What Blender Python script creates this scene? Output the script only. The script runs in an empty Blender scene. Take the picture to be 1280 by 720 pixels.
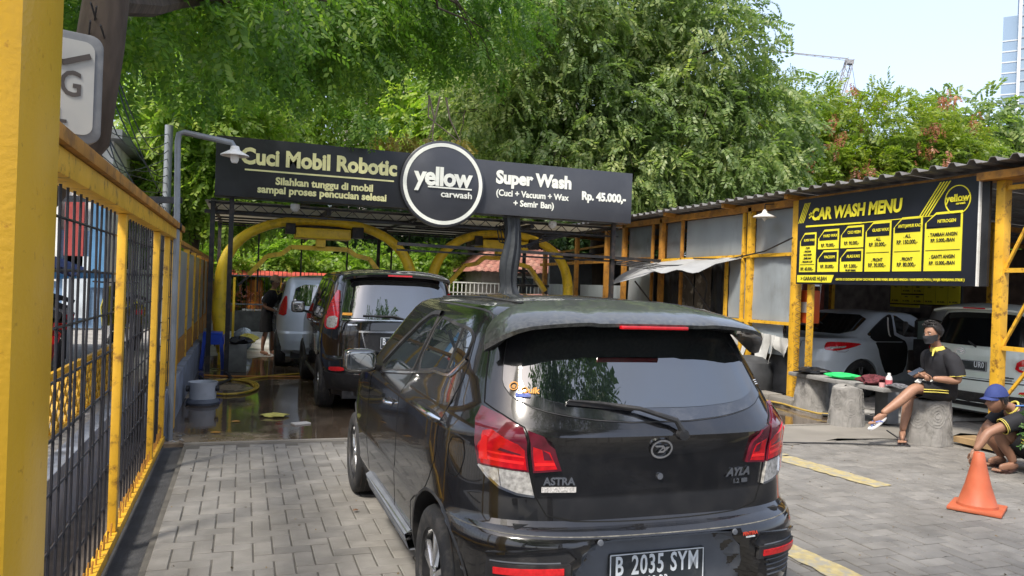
import bpy, bmesh, random
import numpy as np
from math import *
from mathutils import Vector, Matrix, geometry

# ------------------------------------------------------------ camera, sky, sun, exposure
scene = bpy.context.scene
COL = scene.collection
random.seed(7)
rng = np.random.default_rng(7)
EYE = 1.52
YAW = radians(19.3)
cam_data = bpy.data.cameras.new("camera")
cam = bpy.data.objects.new("camera", cam_data)
COL.objects.link(cam)
cam_data.sensor_width = 36
cam_data.lens = 961 / 1280 * 36
cam_data.clip_start = 0.05
cam_data.clip_end = 2000
cam.matrix_world = (Matrix.Translation((0, 0, EYE)) @ Matrix.Rotation(-YAW, 4, 'Z') @
                    Matrix.Rotation(radians(90 - 0.12), 4, 'X') @ Matrix.Rotation(radians(2.1), 4, 'Z'))
scene.camera = cam
SUN = Vector((-0.50, -0.42, 0.92)).normalized()
world = bpy.data.worlds.new("World")
scene.world = world
world.use_nodes = True
wn = world.node_tree.nodes
wl = world.node_tree.links
sky = wn.new("ShaderNodeTexSky")
sky.sky_type = 'NISHITA'
sky.sun_disc = False
sky.sun_elevation = asin(SUN.z)
sky.sun_rotation = atan2(SUN.x, SUN.y)
sky.air_density = 1.0
sky.dust_density = 3.5
sky.ozone_density = 1.0
# thin high cloud veil over the blue, everywhere the same
tc = wn.new("ShaderNodeTexCoord")
mp = wn.new("ShaderNodeMapping")
mp.inputs['Scale'].default_value = (1.0, 1.0, 3.0)
cn = wn.new("ShaderNodeTexNoise")
cn.inputs['Scale'].default_value = 2.2
cn.inputs['Detail'].default_value = 6
cr = wn.new("ShaderNodeMapRange")
cr.inputs['From Min'].default_value = 0.35
cr.inputs['From Max'].default_value = 0.75
cr.inputs['To Min'].default_value = 0.6
cr.inputs['To Max'].default_value = 0.92
mx = wn.new("ShaderNodeMix")
mx.data_type = 'RGBA'
mx.inputs[7].default_value = (1.50, 1.62, 1.95, 1)
wl.new(tc.outputs['Generated'], mp.inputs['Vector'])
wl.new(mp.outputs['Vector'], cn.inputs['Vector'])
wl.new(cn.outputs['Fac'], cr.inputs['Value'])
wl.new(cr.outputs['Result'], mx.inputs[0])
wl.new(sky.outputs['Color'], mx.inputs[6])
wl.new(mx.outputs[2], wn['Background'].inputs['Color'])
wn['Background'].inputs['Strength'].default_value = 0.15
sl = bpy.data.lights.new("sun", 'SUN')
sl.energy = 1.5
sl.angle = radians(10)
sl.color = (1.0, 0.94, 0.84)
sun = bpy.data.objects.new("sun", sl)
COL.objects.link(sun)
sun.rotation_euler = SUN.to_track_quat('Z', 'Y').to_euler()
sun.location = (0, 0, 30)
scene.view_settings.view_transform = 'Standard'
scene.view_settings.look = 'None'
scene.view_settings.exposure = 1.88
scene.view_settings.gamma = 1.0

# ------------------------------------------------------------ materials
MATS = {}


def M(name, col, rough=.6, metal=0., var=.18, scale=6., bump=.0, bscale=80., coat=0., spec=.5,
      dirt=None, damt=.5, dscale=3., dlo=.5, dhi=.62, stretch=None, drough=None, transl=0., emit=None, ior=1.45, pos=False):
    """procedural surface: base colour broken by noise, a second noise for wear, noise relief"""
    if name in MATS:
        return MATS[name]
    m = bpy.data.materials.new(name)
    MATS[name] = m
    m.use_nodes = True
    n = m.node_tree.nodes
    l = m.node_tree.links
    b = n['Principled BSDF']
    b.inputs['Roughness'].default_value = rough
    b.inputs['Metallic'].default_value = metal
    b.inputs['Specular IOR Level'].default_value = spec
    b.inputs['IOR'].default_value = ior
    b.inputs['Coat Weight'].default_value = coat
    b.inputs['Coat Roughness'].default_value = .03
    t = n.new('ShaderNodeTexCoord')
    src = t.outputs['Object']
    if pos:
        src = n.new('ShaderNodeNewGeometry').outputs['Position']
    if stretch:
        mm = n.new('ShaderNodeMapping')
        mm.inputs['Scale'].default_value = stretch
        l.new(src, mm.inputs['Vector'])
        src = mm.outputs['Vector']
    no = n.new('ShaderNodeTexNoise')
    no.inputs['Scale'].default_value = scale
    no.inputs['Detail'].default_value = 5
    l.new(src, no.inputs['Vector'])
    mr = n.new('ShaderNodeMapRange')
    mr.inputs['From Min'].default_value = .3
    mr.inputs['From Max'].default_value = .7
    mr.inputs['To Min'].default_value = 1 - var
    mr.inputs['To Max'].default_value = 1 + var
    l.new(no.outputs['Fac'], mr.inputs['Value'])
    mu = n.new('ShaderNodeVectorMath')
    mu.operation = 'SCALE'
    mu.inputs[0].default_value = col
    l.new(mr.outputs['Result'], mu.inputs['Scale'])
    out = mu.outputs[0]
    if dirt:
        dn = n.new('ShaderNodeTexNoise')
        dn.inputs['Scale'].default_value = dscale
        dn.inputs['Detail'].default_value = 8
        dn.inputs['Roughness'].default_value = .65
        l.new(src, dn.inputs['Vector'])
        dr = n.new('ShaderNodeMapRange')
        dr.inputs['From Min'].default_value = dlo
        dr.inputs['From Max'].default_value = dhi
        dr.inputs['To Max'].default_value = damt
        l.new(dn.outputs['Fac'], dr.inputs['Value'])
        mi = n.new('ShaderNodeMix')
        mi.data_type = 'RGBA'
        mi.inputs[7].default_value = (*dirt, 1)
        l.new(dr.outputs['Result'], mi.inputs[0])
        l.new(out, mi.inputs[6])
        out = mi.outputs[2]
        if drough is not None:
            rr = n.new('ShaderNodeMapRange')
            rr.inputs['From Max'].default_value = max(damt, .01)
            rr.inputs['To Min'].default_value = rough
            rr.inputs['To Max'].default_value = drough
            l.new(dr.outputs['Result'], rr.inputs['Value'])
            l.new(rr.outputs['Result'], b.inputs['Roughness'])
    l.new(out, b.inputs['Base Color'])
    if bump:
        bn = n.new('ShaderNodeTexNoise')
        bn.inputs['Scale'].default_value = bscale
        bn.inputs['Detail'].default_value = 4
        l.new(src, bn.inputs['Vector'])
        bu = n.new('ShaderNodeBump')
        bu.inputs['Strength'].default_value = bump
        bu.inputs['Distance'].default_value = .01
        l.new(bn.outputs['Fac'], bu.inputs['Height'])
        l.new(bu.outputs['Normal'], b.inputs['Normal'])
    if emit:
        b.inputs['Emission Color'].default_value = (*emit[0], 1)
        b.inputs['Emission Strength'].default_value = emit[1]
    return m


def leaf_mat(name, c1, c2, c3, tr=.45, noise=.5, tint=(1.5, 1.7, .7)):
    m = bpy.data.materials.new(name)
    m.use_nodes = True
    n = m.node_tree.nodes
    l = m.node_tree.links
    n.remove(n['Principled BSDF'])
    geo = n.new('ShaderNodeNewGeometry')
    t = n.new('ShaderNodeTexCoord')
    no = n.new('ShaderNodeTexNoise')
    no.inputs['Scale'].default_value = noise
    no.inputs['Detail'].default_value = 3
    l.new(t.outputs['Object'], no.inputs['Vector'])
    ad = n.new('ShaderNodeMath')
    ad.operation = 'MULTIPLY_ADD'
    ad.inputs[1].default_value = .55
    l.new(geo.outputs['Random Per Island'], ad.inputs[0])
    mr = n.new('ShaderNodeMapRange')
    mr.inputs['From Min'].default_value = .35
    mr.inputs['From Max'].default_value = .7
    mr.inputs['To Max'].default_value = .5
    l.new(no.outputs['Fac'], mr.inputs['Value'])
    l.new(mr.outputs['Result'], ad.inputs[2])
    ra = n.new('ShaderNodeValToRGB')
    ra.color_ramp.elements[0].color = (*c1, 1)
    ra.color_ramp.elements[1].color = (*c3, 1)
    e = ra.color_ramp.elements.new(.55)
    e.color = (*c2, 1)
    l.new(ad.outputs[0], ra.inputs['Fac'])
    p = n.new('ShaderNodeBsdfPrincipled')
    p.inputs['Roughness'].default_value = .45
    l.new(ra.outputs['Color'], p.inputs['Base Color'])
    tl = n.new('ShaderNodeBsdfTranslucent')
    br = n.new('ShaderNodeVectorMath')
    br.operation = 'MULTIPLY'
    br.inputs[1].default_value = tint
    l.new(ra.outputs['Color'], br.inputs[0])
    l.new(br.outputs[0], tl.inputs['Color'])
    ms = n.new('ShaderNodeMixShader')
    ms.inputs[0].default_value = tr
    l.new(p.outputs[0], ms.inputs[1])
    l.new(tl.outputs[0], ms.inputs[2])
    l.new(ms.outputs[0], n['Material Output'].inputs['Surface'])
    return m


YEL = M('yellow_paint', (.66, .37, .03), .42, var=.14, scale=5, bump=.15, bscale=45, dirt=(.14, .06, .022), damt=.8, dscale=13, dlo=.54, dhi=.66)
YELN = M('yellow_paint_peeling', (.74, .42, .03), .34, var=.06, scale=3, bump=.12, bscale=70, dirt=(.45, .20, .02), damt=.6, dscale=34, dlo=.62, dhi=.68)
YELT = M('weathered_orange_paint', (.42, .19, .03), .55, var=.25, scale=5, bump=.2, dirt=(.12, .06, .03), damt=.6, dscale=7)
BLKM = M('black_steel', (.018, .018, .02), .5, var=.3, bump=.1, dirt=(.09, .06, .045), damt=.5, dscale=9)
WIRE = M('black_wire', (.02, .02, .025), .45, var=.3)
GREYM = M('galvanised_grey', (.24, .26, .28), .45, metal=.3, var=.2, bump=.05, dirt=(.12, .1, .08), damt=.4)
PANEL = M('grey_sheet', (.26, .29, .31), .5, var=.12, scale=2, bump=.12, bscale=5, dirt=(.16, .16, .15), damt=.5, dscale=1.5, stretch=(1, 1, .35))
PANELD = M('dull_grey_sheet', (.15, .165, .175), .55, var=.2, scale=2, dirt=(.07, .065, .06), damt=.6, dscale=2)
RUSTY = M('mottled_rusty_sheet', (.075, .06, .045), .8, var=.5, scale=4, bump=.3, dirt=(.28, .25, .2), damt=.8, dscale=5, dlo=.53, dhi=.6)
BLACKSHEET = M('black_plastic_sheet', (.016, .017, .02), .5, var=.4, bump=.5, bscale=7)
CONC = M('wet_concrete', (.24, .185, .13), .36, var=.35, scale=2.2, bump=.06, bscale=20, dirt=(.07, .05, .035), damt=.95, dscale=.75, dlo=.38, dhi=.5, drough=.03)
CONCD = M('dry_concrete', (.22, .205, .18), .85, var=.2, scale=1.5, bump=.2, bscale=60, dirt=(.17, .155, .14), damt=.7, dscale=1.2, dlo=.45, dhi=.65)
KERB = M('painted_kerb_bluegrey', (.20, .22, .27), .7, var=.15, bump=.2, dirt=(.1, .1, .1), damt=.6, dscale=4)
SOIL = M('dirt_ground', (.12, .10, .085), .9, var=.3, bump=.4, bscale=30)
ASPH = M('asphalt', (.05, .05, .052), .85, var=.25, bump=.4, bscale=90)
GUTTER = M('gutter_muck', (.018, .017, .016), .5, var=.5, bump=.8, bscale=30)
PAVE = M('paver_grey', (.20, .19, .175), .8, var=.2, scale=5, bump=.35, bscale=120, dirt=(.10, .092, .08), damt=.6, dscale=1.6, dlo=.4, dhi=.7, pos=True)
PAVE2 = M('paver_grey_worn', (.22, .208, .19), .8, var=.2, scale=6, bump=.35, bscale=120, dirt=(.10, .092, .08), damt=.6, dscale=1.6, dlo=.4, dhi=.7, pos=True)
PAVE3 = M('paver_grey_cool', (.178, .17, .158), .8, var=.2, scale=5, bump=.35, bscale=120, dirt=(.095, .087, .075), damt=.6, dscale=1.6, dlo=.4, dhi=.7, pos=True)
JOINT = M('paver_joint_sand', (.09, .083, .072), .95, var=.3, bump=.3)
LINE = M('worn_yellow_line', (.38, .31, .15), .8, var=.2, scale=20, dirt=(.26, .25, .22), damt=.85, dscale=14, dlo=.47, dhi=.58)
STONE = M('carved_stone', (.25, .24, .225), .9, var=.22, scale=6, bump=.7, bscale=28, dirt=(.12, .115, .105), damt=.6, dscale=5)
BARK = M('bark', (.075, .055, .04), .9, var=.4, scale=8, bump=1., bscale=20, stretch=(1, 1, .25))
TWIG = M('pale_twig', (.20, .16, .12), .85, var=.3)
RUBBER = M('rubber', (.025, .025, .026), .75, var=.3, bump=.3, bscale=120, dirt=(.09, .08, .07), damt=.5, dscale=12)
ALLOY = M('alloy', (.62, .62, .63), .25, metal=.9, var=.08)
RIMBLK = M('rim_black', (.02, .02, .022), .4, metal=.2, var=.2)
CHROME = M('chrome', (.75, .76, .78), .15, metal=1., var=.05)
BPLAS = M('black_plastic', (.022, .022, .024), .5, var=.3, bump=.1, dirt=(.12, .11, .1), damt=.25, dscale=8)
PAINTB = M('black_car_paint', (.006, .006, .007), .18, var=.2, coat=1., dirt=(.10, .09, .08), damt=.12, dscale=9, dlo=.45, dhi=.8, drough=.25)
PAINTD = M('dusty_black_roof_paint', (.020, .021, .020), .3, var=.3, scale=3, coat=.9, dirt=(.17, .17, .15), damt=.55, dscale=60, dlo=.38, dhi=.75, drough=.55, bump=.05)
PAINTS = M('silver_car_paint', (.62, .69, .77), .28, metal=.1, var=.05, coat=1.)
PAINTW = M('white_car_paint', (.72, .79, .75), .3, var=.05, coat=1.)
GLASS = M('tinted_car_glass', (.006, .009, .010), .012, var=.2, spec=1., ior=1.95, dirt=(.05, .052, .05), damt=.06, dscale=30, dlo=.5, dhi=.8)
GLASSC = M('window_film_glass', (.012, .016, .018), .015, var=.2, spec=1., ior=2.3)
FRIT = M('glass_border', (.012, .013, .016), .08, var=.2, spec=.8, ior=1.8, dirt=(.10, .10, .10), damt=.25, dscale=12)
REDL = M('tail_lamp_red', (.55, .006, .012), .12, var=.25, scale=30, coat=1.)
REDD = M('tail_lamp_dark_red', (.13, .012, .025), .12, var=.3, scale=20, coat=1.)
REDB = M('tail_lamp_bright_bar', (.85, .02, .02), .2, var=.1, coat=1.)
CLEAR = M('clear_lamp_lens', (.52, .50, .47), .12, metal=.25, var=.45, scale=60, coat=1.)
REFL = M('red_reflector', (.62, .02, .025), .2, var=.2, scale=60)
SLATE = M('slate_grey_plastic', (.12, .13, .15), .6, var=.15)
PLATE = M('number_plate_dark', (.028, .034, .04), .45, var=.25, dirt=(.12, .12, .12), damt=.3, dscale=14)
PTXT = M('plate_letter_white', (.72, .76, .8), .5, var=.08)
GOLD = M('sign_letter_cream', (.78, .74, .36), .5, var=.1)
GOLDW = M('sign_letter_pale', (.78, .79, .70), .5, var=.08)
SIGNB = M('sign_board_black_shaded', (.014, .015, .017), .42, var=.25, scale=.8, dirt=(.035, .037, .04), damt=.6, dscale=.7)  # left part of the black board, its shade put into the colour
SIGNG = M('sign_board_black_sunlit', (.050, .053, .062), .38, var=.15, scale=.8, dirt=(.075, .078, .086), damt=.5, dscale=.9)  # same black board, greyed: sun wash and haze put into the colour
MENUB = M('menu_board_black', (.012, .014, .022), .35, var=.3, scale=1.)
MENUY = M('menu_yellow', (.76, .68, .04), .5, var=.12, scale=1.5)
MENUT = M('menu_text_black', (.02, .02, .02), .5)
WHITE = M('white_enamel', (.72, .71, .68), .4, var=.1, dirt=(.4, .36, .3), damt=.3, dscale=9)
SKIN = M('skin', (.31, .165, .105), .5, var=.1, scale=14, bump=.05)
SKIN2 = M('skin_tan', (.27, .14, .09), .5, var=.1, scale=14)
HAIR = M('black_hair', (.012, .010, .010), .45, var=.3, scale=60, bump=.8, bscale=90)
SHIRT = M('black_polo_cloth', (.016, .016, .020), .85, var=.25, scale=10, bump=.25, bscale=22)
SHORT = M('black_shorts_cloth', (.013, .013, .015), .9, var=.25, bump=.2, bscale=20)
COLLAR = M('yellow_trim_cloth', (.60, .50, .10), .8, var=.1)
CONE = M('faded_orange_plastic', (.46, .105, .045), .55, var=.12, scale=8, bump=.1, dirt=(.42, .14, .07), damt=.7, dscale=6, dlo=.45, dhi=.7)


# ------------------------------------------------------------ mesh building
def base_of(parent):
    """where the thing a part belongs to stands (parts are modelled in lot coordinates)"""
    if parent is None:
        return Vector((0, 0, 0))
    while parent.parent is not None:
        parent = parent.parent
    return Vector(parent.location) if abs(parent.rotation_euler.z) < 1e-9 else Vector((0, 0, 0))


def root_of(name, label, cat, loc=(0, 0, 0), rotz=0., group=None):
    o = bpy.data.objects.new(name, None)
    o.empty_display_size = .2
    COL.objects.link(o)
    o.location = loc
    o.rotation_euler = (0, 0, rotz)
    o['label'] = label
    o['category'] = cat
    if group:
        o['group'] = group
    return o


def tag(o, label, cat, group=None):
    o['label'] = label
    o['category'] = cat
    if group:
        o['group'] = group
    return o


def struct(o, kind='structure'):
    o['kind'] = kind
    return o


class MB:
    def __init__(s):
        s.v = []
        s.f = []

    def add(s, vs, fs):
        k = len(s.v)
        s.v += [tuple(v) for v in vs]
        s.f += [tuple(i + k for i in f) for f in fs]
        return s

    def box(s, x0, x1, y0, y1, z0, z1):
        return s.add([(x0, y0, z0), (x1, y0, z0), (x1, y1, z0), (x0, y1, z0), (x0, y0, z1), (x1, y0, z1), (x1, y1, z1), (x0, y1, z1)],
                     [(0, 3, 2, 1), (4, 5, 6, 7), (0, 1, 5, 4), (1, 2, 6, 5), (2, 3, 7, 6), (3, 0, 4, 7)])

    def bar(s, p, q, w, h=None, up=(0, 0, 1)):
        h = h or w
        p = Vector(p)
        q = Vector(q)
        d = (q - p).normalized()
        u = Vector(up)
        if abs(d.dot(u)) > .98:
            u = Vector((1, 0, 0))
        a = d.cross(u).normalized()
        b = a.cross(d)
        vs = []
        for c in (p, q):
            for i, j in ((-1, -1), (1, -1), (1, 1), (-1, 1)):
                vs.append(c + a * i * w / 2 + b * j * h / 2)
        return s.add(vs, [(0, 1, 2, 3), (7, 6, 5, 4), (0, 4, 5, 1), (1, 5, 6, 2), (2, 6, 7, 3), (3, 7, 4, 0)])

    def tube(s, pts, r, n=8, caps=True):
        pts = [Vector(p) for p in pts]
        rs = r if isinstance(r, (list, tuple)) else [r] * len(pts)
        k = len(s.v)
        ref = None
        for i, p in enumerate(pts):
            d = (pts[min(i + 1, len(pts) - 1)] - pts[max(i - 1, 0)])
            d = d.normalized() if d.length > 1e-9 else Vector((0, 0, 1))
            if ref is None:
                ref = Vector((0, 0, 1)) if abs(d.z) < .9 else Vector((1, 0, 0))
            a = d.cross(ref)
            a = a.normalized() if a.length > 1e-6 else Vector((1, 0, 0))
            b = a.cross(d).normalized()
            ref = b
            for j in range(n):
                t = 2 * pi * j / n
                s.v.append(tuple(p + (a * cos(t) + b * sin(t)) * rs[i]))
        m = len(pts)
        for i in range(m - 1):
            for j in range(n):
                s.f.append((k + i * n + j, k + i * n + (j + 1) % n, k + (i + 1) * n + (j + 1) % n, k + (i + 1) * n + j))
        if caps:
            s.f.append(tuple(k + j for j in range(n))[::-1])
            s.f.append(tuple(k + (m - 1) * n + j for j in range(n)))
        return s

    def lathe(s, prof, c=(0, 0, 0), n=20, axis='z', closed=False):
        k = len(s.v)
        for r, h in prof:
            for j in range(n):
                t = 2 * pi * j / n
                if axis == 'z':
                    s.v.append((c[0] + r * cos(t), c[1] + r * sin(t), c[2] + h))
                elif axis == 'x':
                    s.v.append((c[0] + h, c[1] + r * cos(t), c[2] + r * sin(t)))
                else:
                    s.v.append((c[0] + r * cos(t), c[1] + h, c[2] + r * sin(t)))
        m = len(prof)
        for i in range(m - 1 if not closed else m):
            for j in range(n):
                i2 = (i + 1) % m
                s.f.append((k + i * n + j, k + i * n + (j + 1) % n, k + i2 * n + (j + 1) % n, k + i2 * n + j))
        return s

    def grid(s, rows):
        """rows of equal length -> quad grid"""
        k = len(s.v)
        n = len(rows[0])
        for r in rows:
            s.v += [tuple(p) for p in r]
        for i in range(len(rows) - 1):
            for j in range(n - 1):
                s.f.append((k + i * n + j, k + i * n + j + 1, k + (i + 1) * n + j + 1, k + (i + 1) * n + j))
        return s

    def build(s, name, mat, parent=None, smooth=False, bevel=0., sharp=35, fix=True, world=True, solid=0.):
        me = bpy.data.meshes.new(name)
        off = Vector((0, 0, 0))
        if world:
            off = base_of(parent)
        me.from_pydata([(v[0] - off.x, v[1] - off.y, v[2] - off.z) for v in s.v], [], s.f)
        finish(me, smooth, bevel, sharp, fix, solid)
        me.materials.append(mat)
        o = bpy.data.objects.new(name, me)
        COL.objects.link(o)
        if parent is not None:
            o.parent = parent
        return o


def finish(me, smooth, bevel, sharp, fix, solid=0.):
    bm = bmesh.new()
    bm.from_mesh(me)
    if solid:
        bmesh.ops.solidify(bm, geom=bm.faces[:], thickness=solid)
    if fix:
        bmesh.ops.recalc_face_normals(bm, faces=bm.faces[:])
    if bevel:
        bmesh.ops.bevel(bm, geom=[e for e in bm.edges if len(e.link_faces) == 2 and e.calc_face_angle(0) > radians(30)],
                        offset=bevel, segments=2, affect='EDGES', profile=.6)
    if smooth or bevel:
        for f in bm.faces:
            f.smooth = True
        for e in bm.edges:
            if len(e.link_faces) == 2 and e.calc_face_angle(0) > radians(sharp):
                e.smooth = False
    bm.to_mesh(me)
    bm.free()


def text(name, body, mat, parent, M4, size, ext=.003, bold=0., sx=1., align='CENTER', shear=0., spacing=1., world=True):
    """lettering as thin real letters; M4 places the text plane (x right, y up, z towards the reader)"""
    cu = bpy.data.curves.new(name, 'FONT')
    cu.body = body
    cu.size = size
    cu.extrude = ext
    cu.offset = bold
    cu.align_x = align
    cu.align_y = 'CENTER'
    cu.shear = shear
    cu.space_character = spacing
    cu.resolution_u = 3
    t = bpy.data.objects.new(name, cu)
    COL.objects.link(t)
    bpy.context.view_layer.update()
    dg = bpy.context.evaluated_depsgraph_get()
    me = bpy.data.meshes.new_from_object(t.evaluated_get(dg))
    COL.objects.unlink(t)
    bpy.data.objects.remove(t)
    me.materials.clear()
    me.materials.append(mat)
    me.transform(M4 @ Matrix.Diagonal((sx, 1, 1, 1)))
    if world:
        me.transform(Matrix.Translation(-base_of(parent)))
    o = bpy.data.objects.new(name, me)
    COL.objects.link(o)
    o.parent = parent
    return o


def frame_m(origin, right, up):
    r = Vector(right).normalized()
    u = Vector(up).normalized()
    z = r.cross(u).normalized()
    u = z.cross(r)
    m = Matrix((r, u, z)).transposed().to_4x4()
    m.translation = Vector(origin)
    return m


def copy_tree(o, parent=None):
    c = o.copy()
    COL.objects.link(c)
    if parent is not None:
        c.parent = parent
    for ch in [x for x in COL.objects if x.parent == o]:
        copy_tree(ch, c)
    return c


def camxy(a, d):
    """point a metres to the right and d metres ahead of the camera spot, in lot coordinates"""
    return (a * cos(YAW) + d * sin(YAW), -a * sin(YAW) + d * cos(YAW))


def seen(x, y, z, pad=20):
    r = x * cos(YAW) - y * sin(YAW)
    f = x * sin(YAW) + y * cos(YAW)
    if f < .3:
        return False
    px = 640 + r / f * 961
    py = 360 - (z - EYE) / f * 961 + .0366 * (px - 640)
    return -pad < px < 1280 + pad and -pad < py < 720 + pad

# ============================================================ ground, paving, slab
g = MB().box(-250, 250, -60, 400, -.6, -.03).build('ground', ASPH)
struct(g)
pb = struct(MB().box(-.45, 12.0, -3.0, 7.42, -.02, -.007).build('paving', JOINT))
C_ = .105
GAP = .004


def paver_mesh(name, lx, ly, mat):
    x0, x1, y0, y1 = GAP, lx - GAP, GAP, ly - GAP
    b = .004
    vs = [(x0, y0, -.015), (x1, y0, -.015), (x1, y1, -.015), (x0, y1, -.015),
          (x0, y0, -b), (x1, y0, -b), (x1, y1, -b), (x0, y1, -b),
          (x0 + b, y0 + b, 0), (x1 - b, y0 + b, 0), (x1 - b, y1 - b, 0), (x0 + b, y1 - b, 0)]
    fs = [(8, 9, 10, 11)]
    for i in range(4):
        j = (i + 1) % 4
        fs.append((i, j, j + 4, i + 4))
        fs.append((i + 4, j + 4, j + 8, i + 8))
    return vs, fs


bricks = []
for a in range(-20, 120):
    for b in range(-30, 74):
        c = (a - b) % 4
        if c not in (0, 3):
            continue
        lx, ly = (2 * C_, C_) if c == 0 else (C_, 2 * C_)
        x = a * C_
        y = b * C_
        if x < -.45 or x + lx > 11.9 or y < -2.9 or y + ly > 7.40:
            continue
        if not seen(x + lx / 2, y + ly / 2, 0, 60) and hypot(x, y) > 3.4:
            continue
        bricks.append((hypot(x, y), x, y, lx, ly))
# cut bricks that finish the straight edge along the gutter and the slab
for b in range(-30, 72):
    for a in (-5, -4):
        c = (a - b) % 4
        x, y = a * C_, b * C_
        if c == 1 and a == -4:
            bricks.append((hypot(x, y), x, y, C_, C_))
        if c == 0 and a == -5:
            pass
for a in range(-4, 113):
    x, y = a * C_, 70 * C_
bricks.sort()
tone = {q: random.choice((0, 0, 1, 2)) for q in bricks}


def under_car(x, y):
    return .98 < x < 2.3 and 2.75 < y < 5.9


near = [q for q in bricks if seen(q[1] + q[3] / 2, q[2] + q[4] / 2, 0, 0) and not under_car(q[1], q[2])][:300]
nearset = set(near)
pmesh = {}
for key, (lx, ly) in (('h', (2 * C_, C_)), ('v', (C_, 2 * C_)), ('s', (C_, C_))):
    for mi_, mm in enumerate((PAVE, PAVE2, PAVE3)):
        me = bpy.data.meshes.new('paver')
        vs, fs = paver_mesh('paver', lx, ly, mm)
        me.from_pydata(vs, [], fs)
        me.materials.append(mm)
        pmesh[key, mi_] = me
for q in near:
    _, x, y, lx, ly = q
    o = bpy.data.objects.new('paver', pmesh['h' if lx > ly else ('v' if ly > lx else 's'), tone[q]])
    COL.objects.link(o)
    o.parent = pb
    o.location = (x, y, random.uniform(-.003, .001))
    o.rotation_euler = (random.uniform(-.006, .006), random.uniform(-.006, .006), 0)
for mi_, mm in enumerate((PAVE, PAVE2, PAVE3)):
    r_ = MB()
    rr = random.Random(3)
    for q in bricks:
        if tone[q] != mi_ or q in nearset:
            continue
        _, x, y, lx, ly = q
        vs, fs = paver_mesh('', lx, ly, mm)
        dz = rr.uniform(-.003, .001)
        tx = rr.uniform(-.012, .012)
        r_.add([(vx + x, vy + y, vz + dz + tx * (vx - .05)) for vx, vy, vz in vs], fs)
    o = r_.build('distant_pavers', mm, pb, fix=False)
    o['kind'] = 'stuff'

slab = struct(MB().box(-.62, 7.15, 7.47, 22.5, -.2, .004).build('wet_slab', CONC))
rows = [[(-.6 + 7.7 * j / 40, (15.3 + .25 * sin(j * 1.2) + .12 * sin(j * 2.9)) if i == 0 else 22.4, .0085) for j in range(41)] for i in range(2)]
struct(MB().grid(rows).build('sunlit_floor', M('pale_sunlit_floor', (.42, .41, .39), .7, var=.2, dirt=(.25, .2, .16), damt=.7, dscale=1.5, pos=True)))  # pale sheet over the slab, sunlight on the back floor put into its colour
struct(MB().box(-.45, 6.9, 7.425, 7.468, -.2, .012).build('slab_kerb', CONCD, bevel=.006))
# dusty screed in front of the stumps
sm = MB()
N = 30
rows = []
for i in range(N + 1):
    y = 6.55 + .84 * i / N
    lo = 2.9 + .25 * sin(i * 1.3) + .15 * sin(i * 2.9 + 1)
    rows.append([(lo + (8.2 - lo) * j / 20, y + (.1 * sin(j * 1.1) + .07 * sin(j * 2.7) if i == 0 else 0), .0055) for j in range(21)])
sm.grid(rows)
struct(sm.build('smooth_screed', CONCD, smooth=True))
struct(MB().box(7.155, 16, 7.425, 19, -.2, .03).build('shed_floor', M('shed_floor_concrete', (.36, .35, .33), .6, var=.3, dirt=(.16, .15, .14), damt=.8, dscale=2, drough=.2)))
# yellow parking lines painted over the pavers
for nm, pts in (('a', [(4.70, 6.03), (4.98, 6.0), (5.08, 4.9), (4.88, 4.87)]), ('b', [(3.05, 3.95), (3.24, 3.95), (3.30, 1.8), (3.12, 1.8)])):
    m_ = MB()
    k = 24
    rows = []
    for i in range(k + 1):
        t = i / k
        l_ = Vector(pts[0]).lerp(Vector(pts[3]), t)
        r_ = Vector(pts[1]).lerp(Vector(pts[2]), t)
        rows.append([(l_.x + random.uniform(-.012, .012), l_.y, .0055), (r_.x + random.uniform(-.012, .012), r_.y, .0055)])
    m_.grid(rows)
    struct(m_.build('parking_line', LINE))
m_ = MB().grid([[(4.35, 6.0, .0095), (4.9, 6.17, .0095)], [(4.45, 5.88, .0095), (5.0, 6.05, .0095)]])
struct(m_.build('parking_line', LINE))

# gutter
struct(MB().box(-.62, -.455, -2, 7.46, -.25, -.13).build('gutter', GUTTER))
rub = MB()
for i in range(260):
    y = random.uniform(2.5, 7.9)
    x = random.uniform(-.6, -.47)
    s_ = random.uniform(.006, .03)
    a = random.uniform(0, 3)
    z = -.125 if y < 7.45 else .0
    rub.add([(x + s_ * cos(a + k * 2.1) * random.uniform(.6, 1.2), y + s_ * sin(a + k * 2.1), z + random.uniform(0, .02)) for k in range(3)] + [(x, y, z + s_ * .7)],
            [(0, 1, 3), (1, 2, 3), (2, 0, 3), (0, 2, 1)])
rub.build('gutter_litter', M('litter_grey', (.22, .21, .19), .8, var=.5, scale=20))['kind'] = 'stuff'

# leaves and flecks on the floor
for (x, y, s_, c, nm, lb) in ((-.2, 7.93, .05, (.55, .26, .04), 'fallen_leaf', 'orange dry leaf lying nearest the slab edge on the wet floor'),
                              (-.02, 8.5, .045, (.5, .25, .06), 'fallen_leaf', 'small orange leaf on the wet floor farther from the edge'),
                              (4.55, 5.95, .035, (.3, .5, .04), 'fallen_leaf', 'small green leaf beside the upper yellow parking line'),
                              (.75, 5.1, .02, (.12, .06, .03), 'fallen_leaf', 'tiny brown leaf on the pavers left of the black hatchback')):
    mt = M('leaf_%.2f' % c[0], c, .6)
    m_ = MB().grid([[(x - s_, y, .012), (x, y + s_ * .35, .016), (x + s_ * 1.2, y, .010)], [(x - s_ * .8, y - s_ * .5, .010), (x, y - s_ * .3, .022), (x + s_, y - s_ * .45, .014)],
                    [(x - s_ * .5, y - s_ * .8, .012), (x, y - s_, .014), (x + s_ * .6, y - s_ * .8, .012)]])
    tag(m_.build(nm, mt, smooth=True), lb, 'leaf')

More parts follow.
